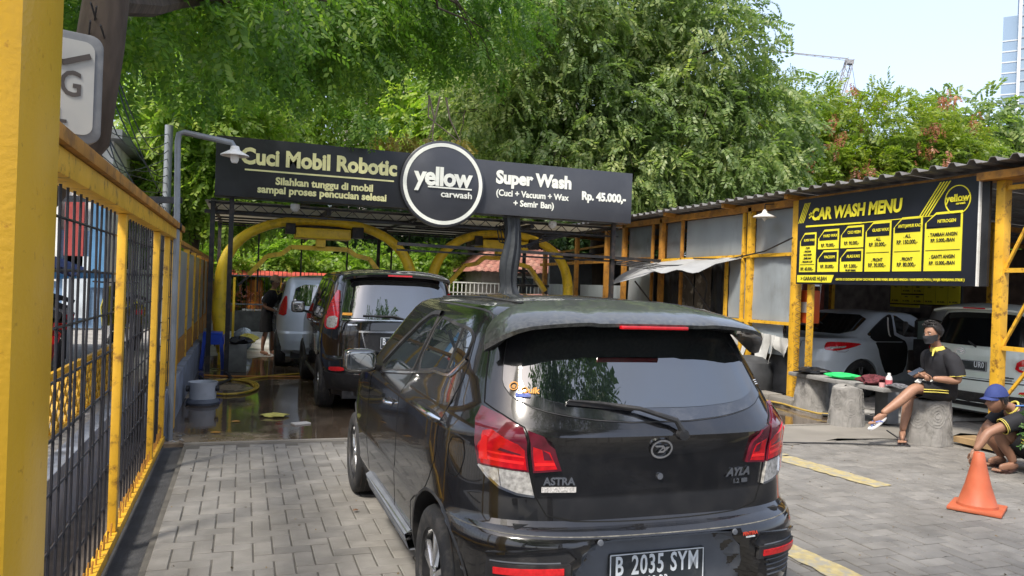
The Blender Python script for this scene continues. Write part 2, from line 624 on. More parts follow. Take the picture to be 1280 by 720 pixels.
# ============================================================ left: column, fence, low wall, street
col = MB().box(-.74, -.392, 1.66, 2.0, -.1, 4.2).build('steel_column', YELN, bevel=.07)
tag(col, 'thick peeling yellow steel column at the left edge of the lot', 'column')

fx = -.63
fen = root_of('mesh_fence', 'yellow steel frame fence with black wire mesh panels along the gutter', 'fence', (fx, 5.6, 0))
MB().box(fx - .05, fx + .05, 2.1, 8.25, 1.84, 1.93).build('top_rail', YEL, fen, bevel=.006)
MB().box(fx - .02, fx + .075, 2.1, 8.25, 1.933, 1.985).build('cap_rail', YELT, fen, bevel=.004)
MB().box(fx - .03, fx + .03, 2.1, 7.35, .045, .10).build('bottom_rail', YEL, fen, bevel=.006)
PY = [2.35, 4.68, 6.45, 7.30]
for y in PY:
    MB().box(fx - .022, fx + .022, y - .03, y + .04, .102, 1.838).build('post', YEL, fen, bevel=.006)
MB().box(fx - .045, fx + .045, 8.05, 8.2, .02, 1.838).build('post', YEL, fen, bevel=.006)
for y0, y1 in zip([2.45, 4.80, 6.57, 7.42], [4.60, 6.37, 7.22, 8.03]):
    w = MB()
    n = max(3, int((y1 - y0) / .125))
    for i in range(1, n):
        y = y0 + (y1 - y0) * i / n
        w.tube([(fx - .012, y, .11), (fx - .012 + random.uniform(-.008, .008), y + random.uniform(-.01, .01), 1.0), (fx - .012, y, 1.835)], .006, 5)
    for z in np.arange(.28, 1.8, .205):
        w.tube([(fx - .018, y0, z), (fx - .018 + random.uniform(-.01, .01), (y0 + y1) / 2, z + random.uniform(-.012, .012)), (fx - .018, y1, z)], .006, 5)
    w.build('wire_mesh', WIRE, fen)
pins = MB()
for i in range(44):
    y = 2.5 + i * .11
    pins.tube([(fx + .006, y, .10), (fx + .008, y + .01, .17 + random.uniform(-.02, .03))], .005, 5)
pins.build('weld_pins', YELT, fen)['kind'] = 'stuff'

# low wall running on behind the fence, with glazed panels between yellow posts
lw = root_of('low_wall', 'low painted grey wall with grey panels between yellow posts beside the wash lane', 'wall', (-.72, 12.8, 0))
MB().box(-.80, -.62, 7.5, 20.5, -.1, .44).build('plinth', KERB, lw, bevel=.012)
for i in range(8):
    y = 8.75 + i * 1.5
    if i == 0:
        MB().box(-.745, -.675, 8.42, 8.50, .442, 1.86).build('post', YEL, lw)
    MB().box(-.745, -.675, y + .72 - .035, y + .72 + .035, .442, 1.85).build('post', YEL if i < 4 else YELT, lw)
    y0 = 8.52 if i == 0 else y - .73
    MB().box(-.725, -.70, y0, y + .68, .75, 1.80).build('panel', M('scratched_grey_panel', (.22, .235, .245), .35, var=.2, scale=2, dirt=(.45, .46, .46), damt=.35, dscale=4, dlo=.55, dhi=.7), lw)
    MB().box(-.735, -.69, y0, y + .68, .46, .74).build('lower_panel', YELT, lw)
MB().box(-.75, -.67, 8.4, 20.4, 1.86, 1.91).build('top_rail', YELT, lw)

# lamp post
lp = root_of('lamp_post', 'grey pipe lamp post with a white enamel shade in front of the black sign', 'lamp', (-.58, 7.6, 0))
MB().tube([(-.58, 7.6, -.1), (-.58, 7.6, 1.9), (-.60, 7.6, 2.72), (-.59, 7.6, 2.79), (-.55, 7.6, 2.81), (-.25, 7.6, 2.77), (-.14, 7.6, 2.755), (-.11, 7.6, 2.70)], .027, 10).build('pipe', GREYM, lp, smooth=True)
MB().lathe([(.012, .06), (.035, .055), (.045, .02), (.125, -.025), (.128, -.035), (.115, -.032), (.04, .0), (.0, .0)], (-.11, 7.6, 2.67), 24).build('lamp_shade', WHITE, lp, smooth=True)
MB().lathe([(.0, .0), (.033, .0), (.038, -.03), (.036, -.07), (.024, -.095), (0, -.10)], (-.11, 7.6, 2.665), 16).build('bulb', M('frosted_bulb', (.7, .7, .68), .3), lp, smooth=True)
MB().tube([(-.62, 7.6, 1.95), (-.54, 7.6, 1.95)], .034, 8).build('clamp', BLKM, lp)

# street beyond the fence
struct(MB().box(-40, -1.0, -8, 60, -.3, .36).build('street_pavement', M('street_pavement_grey', (.30, .29, .28), .85, var=.25, bump=.3, dirt=(.1, .09, .08), damt=.5)))
tag(MB().box(-1.06, -.94, -2, 8.4, -.2, .40).build('kerb_wall', KERB, bevel=.01), 'low blue grey kerb wall behind the wire mesh fence', 'kerb')
struct(MB().box(-.945, -.66, -2, 7.5, -.2, .02).build('soil_strip', SOIL))


def lattice(x0, x1, y, nm_lab):
    r = root_of('lattice_barrier', nm_lab, 'barrier', ((x0[0] + x1[0]) / 2, (x0[1] + x1[1]) / 2, .36), 0, 'yellow lattice barriers by the street')
    a = Vector((x0[0], x0[1], .38))
    b = Vector((x1[0], x1[1], .38))
    f = MB()
    for z in (0, .42):
        f.bar(a + Vector((0, 0, z)), b + Vector((0, 0, z)), .03)
    for p in (a, b):
        f.bar(p, p + Vector((0, 0, .44)), .03)
    f.build('frame', YEL, r)
    m_ = MB()
    n = 12
    for i in range(n):
        p = a.lerp(b, i / n)
        q = a.lerp(b, (i + 1) / n)
        for k in range(3):
            z0 = .14 * k
            m_.bar(p + Vector((0, 0, z0)), q + Vector((0, 0, z0 + .14)), .014)
            m_.bar(q + Vector((.002, 0, z0)), p + Vector((.002, 0, z0 + .14)), .014)
    m_.build('lattice', YEL, r)


lattice((-1.25, 3.7), (-1.22, 5.2), 0, 'yellow lattice barrier nearest the thick yellow column')
lattice((-1.22, 5.35), (-1.20, 6.9), 0, 'middle yellow lattice barrier behind the second fence post')
lattice((-1.20, 7.05), (-1.18, 8.6), 0, 'farthest yellow lattice barrier behind the wire mesh')

# teal crate
TEAL = M('teal_plastic', (.02, .30, .25), .5, var=.2)
tcr = root_of('plastic_crate', 'teal plastic crate standing on the pavement behind the fence', 'crate', (-1.7, 5.9, .36))
m_ = MB()
for z in (.50, .62, .74, .86):
    m_.box(-1.95, -1.45, 5.70, 5.73, z, z + .06).box(-1.95, -1.45, 6.07, 6.10, z, z + .06).box(-1.95, -1.92, 5.73, 6.07, z, z + .06).box(-1.48, -1.45, 5.73, 6.07, z, z + .06)
for x in (-1.95, -1.75, -1.49):
    m_.box(x, x + .04, 5.695, 5.735, .36, .94).box(x, x + .04, 6.065, 6.105, .36, .94)
m_.build('slatted_wall', TEAL, tcr)
MB().box(-1.94, -1.46, 5.72, 6.08, .37, .40).build('base', TEAL, tcr)


def scooter(x, y, rz, paint, lab):
    r = root_of('parked_scooter', lab, 'scooter', (x, y, .36), rz, 'scooters parked in the street')
    P_ = M('scooter_%.2f_%.2f' % paint[:2], paint, .3, coat=.8)
    for yy in (-.62, .62):
        w = MB().lathe([(.19, -.04), (.25, -.045), (.275, -.02), (.275, .02), (.25, .045), (.19, .04)], (0, yy, .275), 20, 'x', closed=True)
        wo = w.build('wheel', RUBBER, r, smooth=True, world=False)
        MB().lathe([(0, -.02), (.19, -.03), (.19, .03), (0, .02)], (0, yy, .275), 14, 'x').build('rim', ALLOY, wo, world=False)
    MB().grid([[(-.13, -.75, .62), (-.17, -.4, .66), (-.15, 0, .58), (-.13, .1, .35)], [(0, -.85, .72), (0, -.4, .76), (0, 0, .62), (0, .15, .36)], [(.13, -.75, .62), (.17, -.4, .66), (.15, 0, .58), (.13, .1, .35)],
               [(.1, -.6, .35), (.12, -.4, .32), (.12, 0, .25), (.1, .1, .25)], [(-.1, -.6, .35), (-.12, -.4, .32), (-.12, 0, .25), (-.1, .1, .25)]]).build('body', P_, r, smooth=True, world=False, solid=.01)
    MB().grid([[(-.14, -.7, .74), (-.15, -.3, .77), (-.1, .05, .72)], [(0, -.72, .79), (0, -.3, .82), (0, .08, .74)], [(.14, -.7, .74), (.15, -.3, .77), (.1, .05, .72)]]).build('seat', BPLAS, r, smooth=True, world=False, solid=.05)
    MB().grid([[(-.17, .42, .3), (-.19, .46, .6), (-.12, .42, .92)], [(0, .5, .3), (0, .56, .6), (0, .5, .95)], [(.17, .42, .3), (.19, .46, .6), (.12, .42, .92)]]).build('front_shield', P_, r, smooth=True, world=False, solid=.02)
    MB().tube([(-.33, .36, 1.0), (-.15, .44, .99), (.15, .44, .99), (.33, .36, 1.0)], .014, 6).tube([(0, .44, .98), (0, .62, .3)], .025, 6).build('handlebar', BPLAS, r, world=False)
    for s_ in (-1, 1):
        MB().tube([(.22 * s_, .42, 1.0), (.27 * s_, .42, 1.12)], .006, 5).lathe([(0, -.01), (.05, 0), (0, .012)], (.29 * s_, .42, 1.15), 10, 'y').build('mirror', BPLAS, r, world=False)
    MB().box(-.06, .06, -.9, -.84, .55, .62).build('tail_lamp', REDL, r, world=False)


scooter(-1.9, 7.9, .5, (.45, .02, .03), 'red scooter parked nearest the yellow lattice barrier')
scooter(-2.3, 9.6, .7, (.03, .03, .035), 'black scooter parked behind the red one in the street')
scooter(-2.5, 11.4, .6, (.55, .57, .6), 'pale silver scooter farthest along the street fence')
scooter(-1.75, 13.2, .4, (.5, .42, .03), 'yellow scooter farthest up the street beyond the low wall')

# blue canopy and stall
st = root_of('street_canopy', 'navy blue cloth canopy on thin poles above the street stall', 'canopy', (-2.6, 7.6, .36))
rows = []
for i in range(9):
    t = i / 8
    rows.append([(-3.5 + 2.0 * t, 6.6 + j * .3, 2.02 - .50 * t ** 1.3 - .05 * sin(j * 1.5) - .03 * random.random()) for j in range(8)])
MB().grid(rows).build('canopy_cloth', M('navy_cloth', (.02, .035, .13), .8, var=.2), st, smooth=True, solid=.01)
for x, y in ((-3.4, 6.7), (-3.4, 8.6), (-1.6, 6.7), (-1.6, 8.6)):
    MB().tube([(x, y, .36), (x, y, 1.50 if x > -2 else 1.95)], .02, 8).build('pole', GREYM, st)
stl = root_of('street_stall', 'street stall counter with a bright blue edge and glass box', 'stall', (-2.9, 9.8, .36))
MB().box(-3.6, -2.2, 9.3, 10.3, .36, 1.1).build('cabinet', M('stall_wood', (.2, .13, .08), .7), stl)
MB().box(-3.7, -1.9, 9.2, 13.2, 1.42, 1.50).build('blue_beam', M('sky_blue_paint', (.03, .25, .55), .5), stl)
MB().box(-3.5, -2.4, 9.4, 10.2, 1.1, 1.42).build('glass_box', M('stall_glass', (.35, .42, .42), .2), stl)
for x, y in ((-3.6, 13.1), (-2.0, 13.1), (-2.0, 9.3)):
    MB().box(x, x + .06, y, y + .06, .36, 1.42).build('leg', BLKM, stl)

# buildings across the street with shutters, banners and signs
bl = root_of('shop_house', 'pale shop house beyond the street fence with red, white and blue banners', 'building', (-7, 25, .36))
BW = M('pale_wall', (.70, .69, .66), .8, var=.12, scale=1.2, dirt=(.2, .19, .17), damt=.5, dscale=1.5)
MB().box(-13, -2.5, 17, 33, .36, 4.1).build('wall', BW, bl)
MB().box(-13.2, -2.3, 16.6, 33.2, 4.1, 4.28).build('roof', PANELD, bl)
for i in range(4):
    x = -9.2 + i * 1.75
    MB().box(x, x + 1.35, 16.93, 17.0, .4, 2.3).build('shutter', M('shutter_%d' % (i % 3), ((.12, .2, .32), (.45, .45, .45), (.4, .1, .08))[i % 3], .6, stretch=(1, 1, 12)), bl)
for i in range(4):
    y = 18.2 + i * 3.4
    w_ = MB().box(-2.56, -2.47, y, y + 1.5, 1.6, 3.0).build('window', GLASSC, bl)
    MB().box(-2.47, -2.43, y - .08, y + 1.58, 1.5, 1.595).box(-2.47, -2.43, y - .08, y + 1.58, 3.005, 3.1).build('frame', WHITE, w_)
for i, (x0, x1, z0, z1, c) in enumerate(((-4.6, -4.25, .5, 3.6, (.65, .65, .62)), (-4.15, -3.85, .5, 3.7, (.03, .17, .38)), (-3.75, -3.35, 1.3, 3.3, (.70, .70, .68)), (-3.28, -2.95, 1.5, 2.9, (.32, .05, .045)), (-3.28, -2.85, .6, 1.8, (.5, .55, .6)),
                                         (-2.8, -2.55, 1.2, 3.6, (.08, .2, .36)), (-5.6, -4.7, 2.2, 3.6, (.68, .10, .06)), (-5.6, -4.7, .5, 2.1, (.25, .4, .25)))):
    MB().box(x0, x1, 16.86, 16.92, z0, z1).build('banner', M('banner_%d' % i, c, .7, var=.25, scale=3), bl)
bl2 = root_of('corner_house', 'far beige building at the end of the street behind the lamp post', 'building', (-9, 48, .36))
MB().box(-22, -5.5, 40, 46, .36, 5.5).build('wall', M('beige_wall', (.4, .35, .3), .85, var=.2, dirt=(.2, .18, .15), damt=.4), bl2)
for i in range(5):
    w_ = MB().box(-20 + i * 3, -18.6 + i * 3, 39.9, 40.02, 2.6, 3.9).build('window', GLASSC, bl2)
MB().box(-22.3, -5.2, 39.7, 46.3, 5.5, 5.75).build('roof', M('clay_roof', (.28, .11, .07), .85, var=.3), bl2)

# banner-like sign board fixed on the trunk, top left
ts = root_of('light_box_sign', 'dull white light box sign with grey frame and dark letter G by the big trunk', 'sign', (-.98, 5.0, 2.5))
M4 = frame_m((-1.03, 4.92, 2.56), (.93, .36, 0), (0.02, 0, 1)) @ Matrix.Diagonal((.78, .78, 1, 1))


def rrect(w, h, r, n=6):
    out = []
    for cx, cy, a0 in ((w / 2 - r, h / 2 - r, 0), (-w / 2 + r, h / 2 - r, 90), (-w / 2 + r, -h / 2 + r, 180), (w / 2 - r, -h / 2 + r, 270)):
        for i in range(n + 1):
            a = radians(a0 + 90 * i / n)
            out.append((cx + r * cos(a), cy + r * sin(a)))
    return out


def prism(poly, z0, z1, M4):
    n = len(poly)
    vs = [M4 @ Vector((x, y, z0)) for x, y in poly] + [M4 @ Vector((x, y, z1)) for x, y in poly]
    return MB().add(vs, [tuple(range(n))[::-1], tuple(range(n, 2 * n))] + [(i, (i + 1) % n, n + (i + 1) % n, n + i) for i in range(n)])


prism(rrect(.62, .80, .09), -.10, 0, M4).build('frame', M('sign_frame_grey', (.15, .155, .16), .5, dirt=(.3, .3, .28), damt=.3), ts, bevel=.008)
prism(rrect(.50, .68, .07), .0, .006, M4).build('face', M('sign_face_white', (.36, .36, .34), .5, var=.1, dirt=(.35, .34, .3), damt=.4), ts)
DK = M('sign_letter_brown', (.06, .05, .045), .6)
text('letters', 'G', DK, ts, M4 @ Matrix.Translation((.10, .01, .008)), .26, .002, .003, .8)
text('letters', 'N', DK, ts, M4 @ Matrix.Translation((-.06, .01, .008)), .26, .002, .003, .8)
text('letters', 'L', DK, ts, M4 @ Matrix.Translation((.04, -.22, .008)), .15, .002, .005)
m_ = MB()
for p, q in (((-.2, .30), (.04, .16)), ((.22, .24), (.04, .16))):
    m_.bar(M4 @ Vector((*p, .009)), M4 @ Vector((*q, .009)), .012, .03, up=M4.to_3x3() @ Vector((-.5, .87, 0)))
m_.build('emblem', DK, ts)

# ============================================================ wash bay sign and frame
SKYL = leaf_mat('translucent_roof_sheet', (.42, .40, .36), (.55, .53, .48), (.60, .58, .52), .55, 1., (.9, .88, .84))


def words(nm, line, mat, par, M4, size, ext, bold, sx=1.):
    """a centred line of lettering, one object per word"""
    probe = [text(nm, w, mat, None, Matrix.Identity(4), size, ext, bold, sx, align='LEFT', world=False) for w in line.split(' ')]
    wid = [max(v.co.x for v in o.data.vertices) for o in probe]
    gap = size * .30 * sx
    x = -(sum(wid) + gap * (len(wid) - 1)) / 2
    for o, w in zip(probe, wid):
        o.data.transform(Matrix.Translation(-base_of(par)) @ M4 @ Matrix.Translation((x, 0, 0)))
        o.parent = par
        x += w + gap


sg = root_of('sign_board', 'long black sign board over the wash bays with a round emblem in the middle', 'sign', (3.1, 12.5, 2.7))
SZ0, SZ1 = 2.74, 3.65
MB().box(-.45, 2.75, 12.5, 12.9, SZ0, SZ1).build('left_board', SIGNB, sg, bevel=.004)
MB().box(2.755, 6.62, 12.5, 12.9, SZ0, SZ1).build('right_board', SIGNG, sg, bevel=.004)
F_ = lambda x, z, y=12.5: frame_m((x, y - .004, z), (1, 0, 0), (0, 0, 1))
EMB = (3.08, 3.175)
d_ = MB().lathe([(0, -.06), (.70, -.06), (.715, -.05), (.715, .10), (0, .10)], (EMB[0], 12.49, EMB[1]), 64, 'y').build('emblem_disc', SIGNG, sg, smooth=True)
r_ = MB().lathe([(.615, -.066), (.675, -.066), (.675, -.055), (.615, -.055)], (EMB[0], 12.49, EMB[1]), 64, 'y', closed=True).build('emblem_ring', GOLDW, d_, smooth=False)
text('word_yellow', 'yellow', GOLDW, d_, F_(EMB[0] - .0, EMB[1] + .10, 12.42), .42, .006, .014, .93, spacing=.93)
text('word_carwash', 'carwash', GOLDW, d_, F_(EMB[0] + .23, EMB[1] - .17, 12.42), .15, .006, .003, 1.1)
MB().box(EMB[0] - .26, EMB[0] + .49, 12.412, 12.425, EMB[1] - .075, EMB[1] - .050).build('underline', GOLDW, d_, fix=True)
text('word_title', 'Cuci Mobil Robotic', GOLD, sg, F_(1.11, 3.36), .335, .004, .014, .91)
MB().box(-.03, 2.27, 12.492, 12.499, 3.150, 3.175).build('underline', GOLD, sg)
words('word_notice', 'Silahkan tunggu di mobil', GOLD, sg, F_(1.18, 3.015), .155, .003, .006, 1.0)
words('word_notice', 'sampai proses pencucian selesai', GOLD, sg, F_(1.16, 2.875), .155, .003, .006, 1.0)
text('word_super_wash', 'Super Wash', GOLDW, sg, F_(4.72, 3.37), .30, .004, .014, .94)
words('word_services', '(Cuci + Vacuum + Wax', GOLDW, sg, F_(4.70, 3.11), .150, .003, .004, .93)
words('word_services', '+ Semir Ban)', GOLDW, sg, F_(4.72, 2.95), .150, .003, .004, .95)
text('word_price', 'Rp. 45.000,-', GOLDW, sg, F_(6.06, 3.17), .20, .004, .009, .90)

fr = root_of('wash_bay_frame', 'black steel canopy frame with posts and roof beams behind the sign board', 'steel frame', (3, 15, 0))
for x, y in ((-.20, 12.72), (-.48, 12.95), (6.38, 12.72), (-.50, 17.6), (6.45, 17.6), (2.9, 17.6)):
    MB().box(x - .035, x + .035, y - .035, y + .035, 0, 2.735).build('post', BLKM, fr)
for y in (12.95, 14.5, 16.1, 17.6):
    t_ = MB().bar((-.55, y, 2.67), (6.6, y, 2.67), .035).bar((-.55, y, 2.52 if y < 13 else 2.62), (6.6, y, 2.52 if y < 13 else 2.62), .03)
    for i in range(24 if y < 13 else 0):
        x = -.5 + i * .29
        t_.bar((x, y, 2.53), (x + .15, y, 2.66), .012).bar((x + .15, y, 2.66), (x + .29, y, 2.53), .012)
    t_.build('truss', BLKM, fr)
for x in (-.48, 1.3, 2.9, 4.7, 6.45):
    MB().bar((x, 12.9, 2.66), (x, 17.7, 2.66), .05).build('roof_beam', BLKM, fr)
MB().bar((2.4, 12.68, 2.16), (7.4, 12.68, 2.10), .05).bar((2.4, 12.74, 2.06), (6.6, 12.74, 2.05), .03).build('cross_rail', BLKM, fr)
for x in (.3, 1.2, 2.2, 3.2, 3.6):
    MB().bar((x, 17.6, 1.2), (x, 17.6, 2.6), .035).build('hanger', BLKM, fr)
for i in range(6):
    m_ = MB()
    n = 24
    x0 = -.6 + i * 1.21
    rows = [[(x0 + 1.2 * j / n, y, 2.70 + .012 * sin(j * 1.57 * 2)) for j in range(n + 1)] for y in (12.9, 17.8)]
    m_.grid(rows).build('roof_sheet', SKYL, fr, solid=.004)
for x in (.75, 5.2):
    MB().lathe([(0, 0), (.07, -.01), (.075, -.08), (.04, -.13), (0, -.14)], (x, 12.78, 2.72), 14).build('spot_lamp', WHITE, fr, smooth=True)
# cable bundle hanging down the frame
m_ = MB()
for k in range(5):
    x0 = 4.2 + k * .06
    m_.tube([(x0, 12.95, 2.6), (x0 + .05, 12.9, 2.3), (x0 + .35, 12.85, 2.22), (x0 + .7, 12.9, 2.3 + .05 * k), (5.6, 12.9, 2.5)], .012, 6)
for k in range(4):
    m_.tube([(6.4, 12.8, 2.1 - .03 * k), (6.9, 11.8, 1.98 - .03 * k), (7.25, 11.2, 2.0 - .04 * k), (7.35, 11.1, 1.7), (7.35, 11.2, 1.2)], .012, 6)
tag(m_.build('cable_bundle', BPLAS), 'black cables draped across the wash bay frame towards the shed', 'cables')

# yellow robotic wash gantries
YG = M('gantry_yellow', (.84, .58, .03), .35, var=.12, scale=4, dirt=(.25, .14, .03), damt=.4, dscale=6)


def gantry(x0, x1, y, lab, left_foot=True):
    cx = (x0 + x1) / 2
    hw = (x1 - x0) / 2
    r = root_of('wash_gantry', lab, 'car wash arch', (cx, y, 0), 0, 'robotic wash arches')
    pts = []
    for i in range(25):
        a = pi * i / 24
        px = cx - hw * (abs(cos(a)) ** .85) * (1 if cos(a) > 0 else -1)
        pts.append((px, y, 1.25 + 1.30 * sin(a) ** .72 if 0 < i < 24 else 1.25))
    L = [(cx - hw + .10, y, .22), (cx - hw + .03, y, .6), (cx - hw - .02, y, 1.0)]
    Rr = [(cx + hw + .02, y, 1.0), (cx + hw - .03, y, .6), (cx + hw - .10, y, .22)]
    m_ = MB()
    P2 = L + pts + Rr
    m_.tube(P2, [.12, .12, .115] + [.108 - .03 * sin(pi * i / 24) for i in range(25)] + [.115, .12, .12], 16)
    m_.build('outer_arch', YG, r, smooth=True)
    ins = [(cx - hw + .45, 1.55), (cx - hw + .75, 1.9), (cx - hw + 1.0, 1.95), (cx - hw + 1.15, 2.08), (cx + hw - 1.15, 2.08), (cx + hw - 1.0, 1.98), (cx + hw - .75, 1.93), (cx + hw - .38, 1.45)]
    m_ = MB()
    for p, q in zip(ins, ins[1:]):
        m_.bar((p[0], y + .35, p[1]), (q[0], y + .35, q[1]), .08, .12, up=(0, 1, 0))
    m_.build('spray_arm', YG, r)
    MB().bar((cx - hw + .45, y + .35, 1.53), (cx - hw + .28, y + .35, 1.36), .04).bar((cx + hw - .38, y + .35, 1.44), (cx + hw - .22, y + .35, 1.24), .04).build('spray_nozzle', BLKM, r)
    MB().box(cx - .45, cx + .5, y - .1, y + .5, 2.24, 2.42).build('motor_housing', YG, r, bevel=.02)
    MB().box(cx - .08, cx + .08, y + .1, y + .3, 2.10, 2.24).build('motor_bracket', YG, r)
    MB().box(cx - .55, cx + .6, y + .05, y + .4, 2.43, 2.50).build('carriage', BLKM, r, bevel=.01)
    MB().bar((cx - hw - .3, y + .2, 2.62), (cx + hw + .3, y + .2, 2.62), .06).bar((cx, 12.9, 2.61), (cx, 17.5, 2.61), .07).build('rail', BLKM, r)
    MB().box(cx - hw + .2, cx - hw + .24, y + .6, y + .64, .2, 1.5).build('side_pipe', YG, r)
    MB().box(cx - .62, cx - .46, y - .12, y + .2, 2.30, 2.48).build('bracket', BLKM, r, bevel=.01)
    MB().box(cx + .52, cx + .72, y - .12, y + .25, 2.28, 2.47).build('bracket', BLKM, r, bevel=.01)
    k = MB()
    for i in range(5):
        xx = cx + .6 + .1 * i
        k.tube([(xx, y + .2, 2.42), (xx + .12, y + .25, 2.3), (xx + .25, y + .2, 2.34), (cx + hw - .5, y + .2, 2.5)], .018, 6)
    k.build('hoses', BPLAS, r)
    for s_, xx in ((1, cx - hw + .10), (-1, cx + hw - .1)):
        MB().box(xx - .1, xx + .14, y - .1, y + .1, .004, .22).build('foot', YG, r, bevel=.015)


gantry(-.36, 2.95, 14.0, 'left yellow robotic wash arch over the black people carrier')
gantry(3.42, 6.30, 14.5, 'right yellow robotic wash arch over the empty bay')
ra = root_of('roller_rack', 'small black roller rack with thin rods under the right wash arch', 'rack', (5.7, 15.4, 0))
MB().bar((5.15, 15.6, 1.86), (5.95, 15.5, 1.86), .06).bar((5.35, 15.3, 1.55), (6.15, 15.2, 1.55), .05).build('roller', BLKM, ra)
m_ = MB()
for i in range(4):
    m_.tube([(5.2 + .23 * i, 15.6, 1.84), (5.4 + .22 * i, 15.25, 1.5)], .012, 6)
m_.tube([(5.2, 15.6, 0), (5.2, 15.6, 1.86)], .02, 6).tube([(6.1, 15.2, 0), (6.1, 15.2, 1.55)], .02, 6)
m_.build('rod', BLKM, ra)

# dark plastic wrap hung round the middle pillar
rows = []
for i in range(19):
    t = i / 18
    rw = .15 - .02 * sin(t * 9) + (.10 * (t - .85) / .15 if t > .85 else 0)
    rows.append([(4.40 + .03 * sin(t * 7) + (rw + .022 * sin(5 * a + t * 6)) * cos(a), 12.70 + (rw * .7 + .02 * sin(7 * a)) * sin(a), 2.72 - 1.42 * t) for a in [2 * pi * k / 28 for k in range(29)]])
pr = root_of('wrapped_pillar', 'sagging black plastic wrapped round the post in the middle of the bays', 'pillar', (4.4, 12.7, 0))
MB().grid(rows).build('plastic_wrap', M('grey_black_plastic', (.035, .04, .045), .45, bump=.6, bscale=12), pr, smooth=True)
MB().box(4.35, 4.45, 12.65, 12.75, 0, 2.7).build('post', BLKM, pr)

# ============================================================ right shed
SX = 7.4
sh = root_of('open_shed', 'long open shed of yellow steel posts with a corrugated roof and grey sheet walls', 'shed', (10, 12, 0))


def yb(Y, x=SX, z0=0, z1=2.88, w=.09, m=YEL):
    MB().box(x - w / 2, x + w / 2, Y - w / 2, Y + w / 2, z0, z1).build('post', m, sh, bevel=.005)


yb(8.96, w=.11)
yb(10.02)
yb(10.20, w=.05)
yb(12.0, w=.05, m=YELT)
yb(12.7, w=.09, m=YELT)
yb(13.05, w=.05, m=YELT)
yb(14.2, w=.09, m=YELT)
yb(15.0, w=.1, m=YELT)
yb(16.6, w=.09, m=YELT)
yb(18.6, w=.1, m=YELT)
MB().bar((SX, 5.0, 2.86), (SX, 19.2, 2.86), .09, .10).build('eave_beam', YELT, sh)
MB().bar((SX, 8.96, 2.13), (SX, 12.9, 2.11), .05).build('rail', YEL, sh)
MB().bar((SX - .01, 8.99, 1.13), (SX - .01, 10.62, 1.12), .045).bar((SX - .01, 10.62, 1.12), (SX - .01, 10.62, 2.13), .045).build('panel_frame', YEL, sh)
MB().bar((SX + .05, 13.2, 2.15), (SX + .05, 19, 2.12), .07).bar((SX + .9, 13, 2.5), (SX + .9, 19, 2.3), .07).bar((SX + .4, 13.5, 2.6), (SX + .4, 18.8, 2.45), .05).build('rail', YELT, sh)
for y in (8.9, 10.4, 12.2, 14.2, 16.2, 18.4):
    MB().bar((7.15, y + .04, 2.93), (14.0, y + .04, 2.6), .07, .08).build('rafter', YELT, sh)
# grey sheets, upper row
ys = [8.90 + .12, 9.95, 10.28, 11.62, 12.05, 12.62, 13.1, 14.1]
for a, b in ((9.03, 9.98), (10.24, 11.95), (12.04, 12.62), (13.1, 14.12), (14.28, 14.95)):
    MB().box(SX + .06, SX + .075, a, b, 2.15, 2.80).build('upper_panel', PANELD if a > 11 else PANEL, sh, bevel=.002)
# lower big sheet with soft dents
def sheet(x, y0, y1, z0, z1, mat, nm='wall_panel', amp=.012, nx=14):
    rows = [[(x + amp * sin(i * 1.1 + j * .7) * sin(j * .9), y0 + (y1 - y0) * i / nx, z0 + (z1 - z0) * j / 10) for i in range(nx + 1)] for j in range(11)]
    return MB().grid(rows).build(nm, mat, sh, smooth=True, solid=.008)


sheet(SX + .045, 9.03, 10.60, 1.15, 2.12, PANEL)
sheet(SX + .045, 9.25, 10.70, .66, 1.10, PANEL)
sheet(SX + .10, 8.98, 10.62, .12, .92, BLACKSHEET, amp=.03)
sheet(SX + .07, 8.985, 9.2, .9, 1.6, BLACKSHEET, amp=.02)
sheet(SX + .12, 10.66, 11.2, 0, 2.1, BLACKSHEET, amp=.03)
sheet(SX + .12, 11.22, 11.72, 0, 2.1, RUSTY, 'door')
sheet(SX + .11, 11.75, 12.25, 0, 2.1, RUSTY, 'door')
sheet(SX + .12, 12.28, 12.95, 0, 2.1, BLACKSHEET, amp=.03)
for y in (11.28, 11.80):
    MB().box(SX + .03, SX + .1, y, y + .03, 1.0, 1.12).build('door_handle', GREYM, sh)
sheet(SX + .08, 13.1, 14.12, .1, 2.1, PANEL)
for a, b in ((14.3, 14.95), (15.1, 16.5), (16.7, 18.5)):
    sheet(SX + .08, a, b, .1, 1.62, PANEL)
# corrugated roof, one sheet per bay
rw = .95
for i in range(15):
    y0 = 4.9 + i * rw
    prof = []
    for k in range(4):
        b = y0 + k * rw / 4
        prof += [(b, 0), (b + .06, 0), (b + .09, .045), (b + .14, .045), (b + .17, 0)]
    prof.append((y0 + rw - .004, 0))
    zt = .005 * (i % 2)
    MB().grid([[(7.08, y, 2.955 + z + zt) for y, z in prof], [(14.4, y, 2.62 + z + zt) for y, z in prof]]).build('roof_sheet', M('corrugated_grey_roof', (.17, .165, .16), .7, var=.3, dirt=(.08, .06, .05), damt=.6, dscale=3), sh, solid=.005)
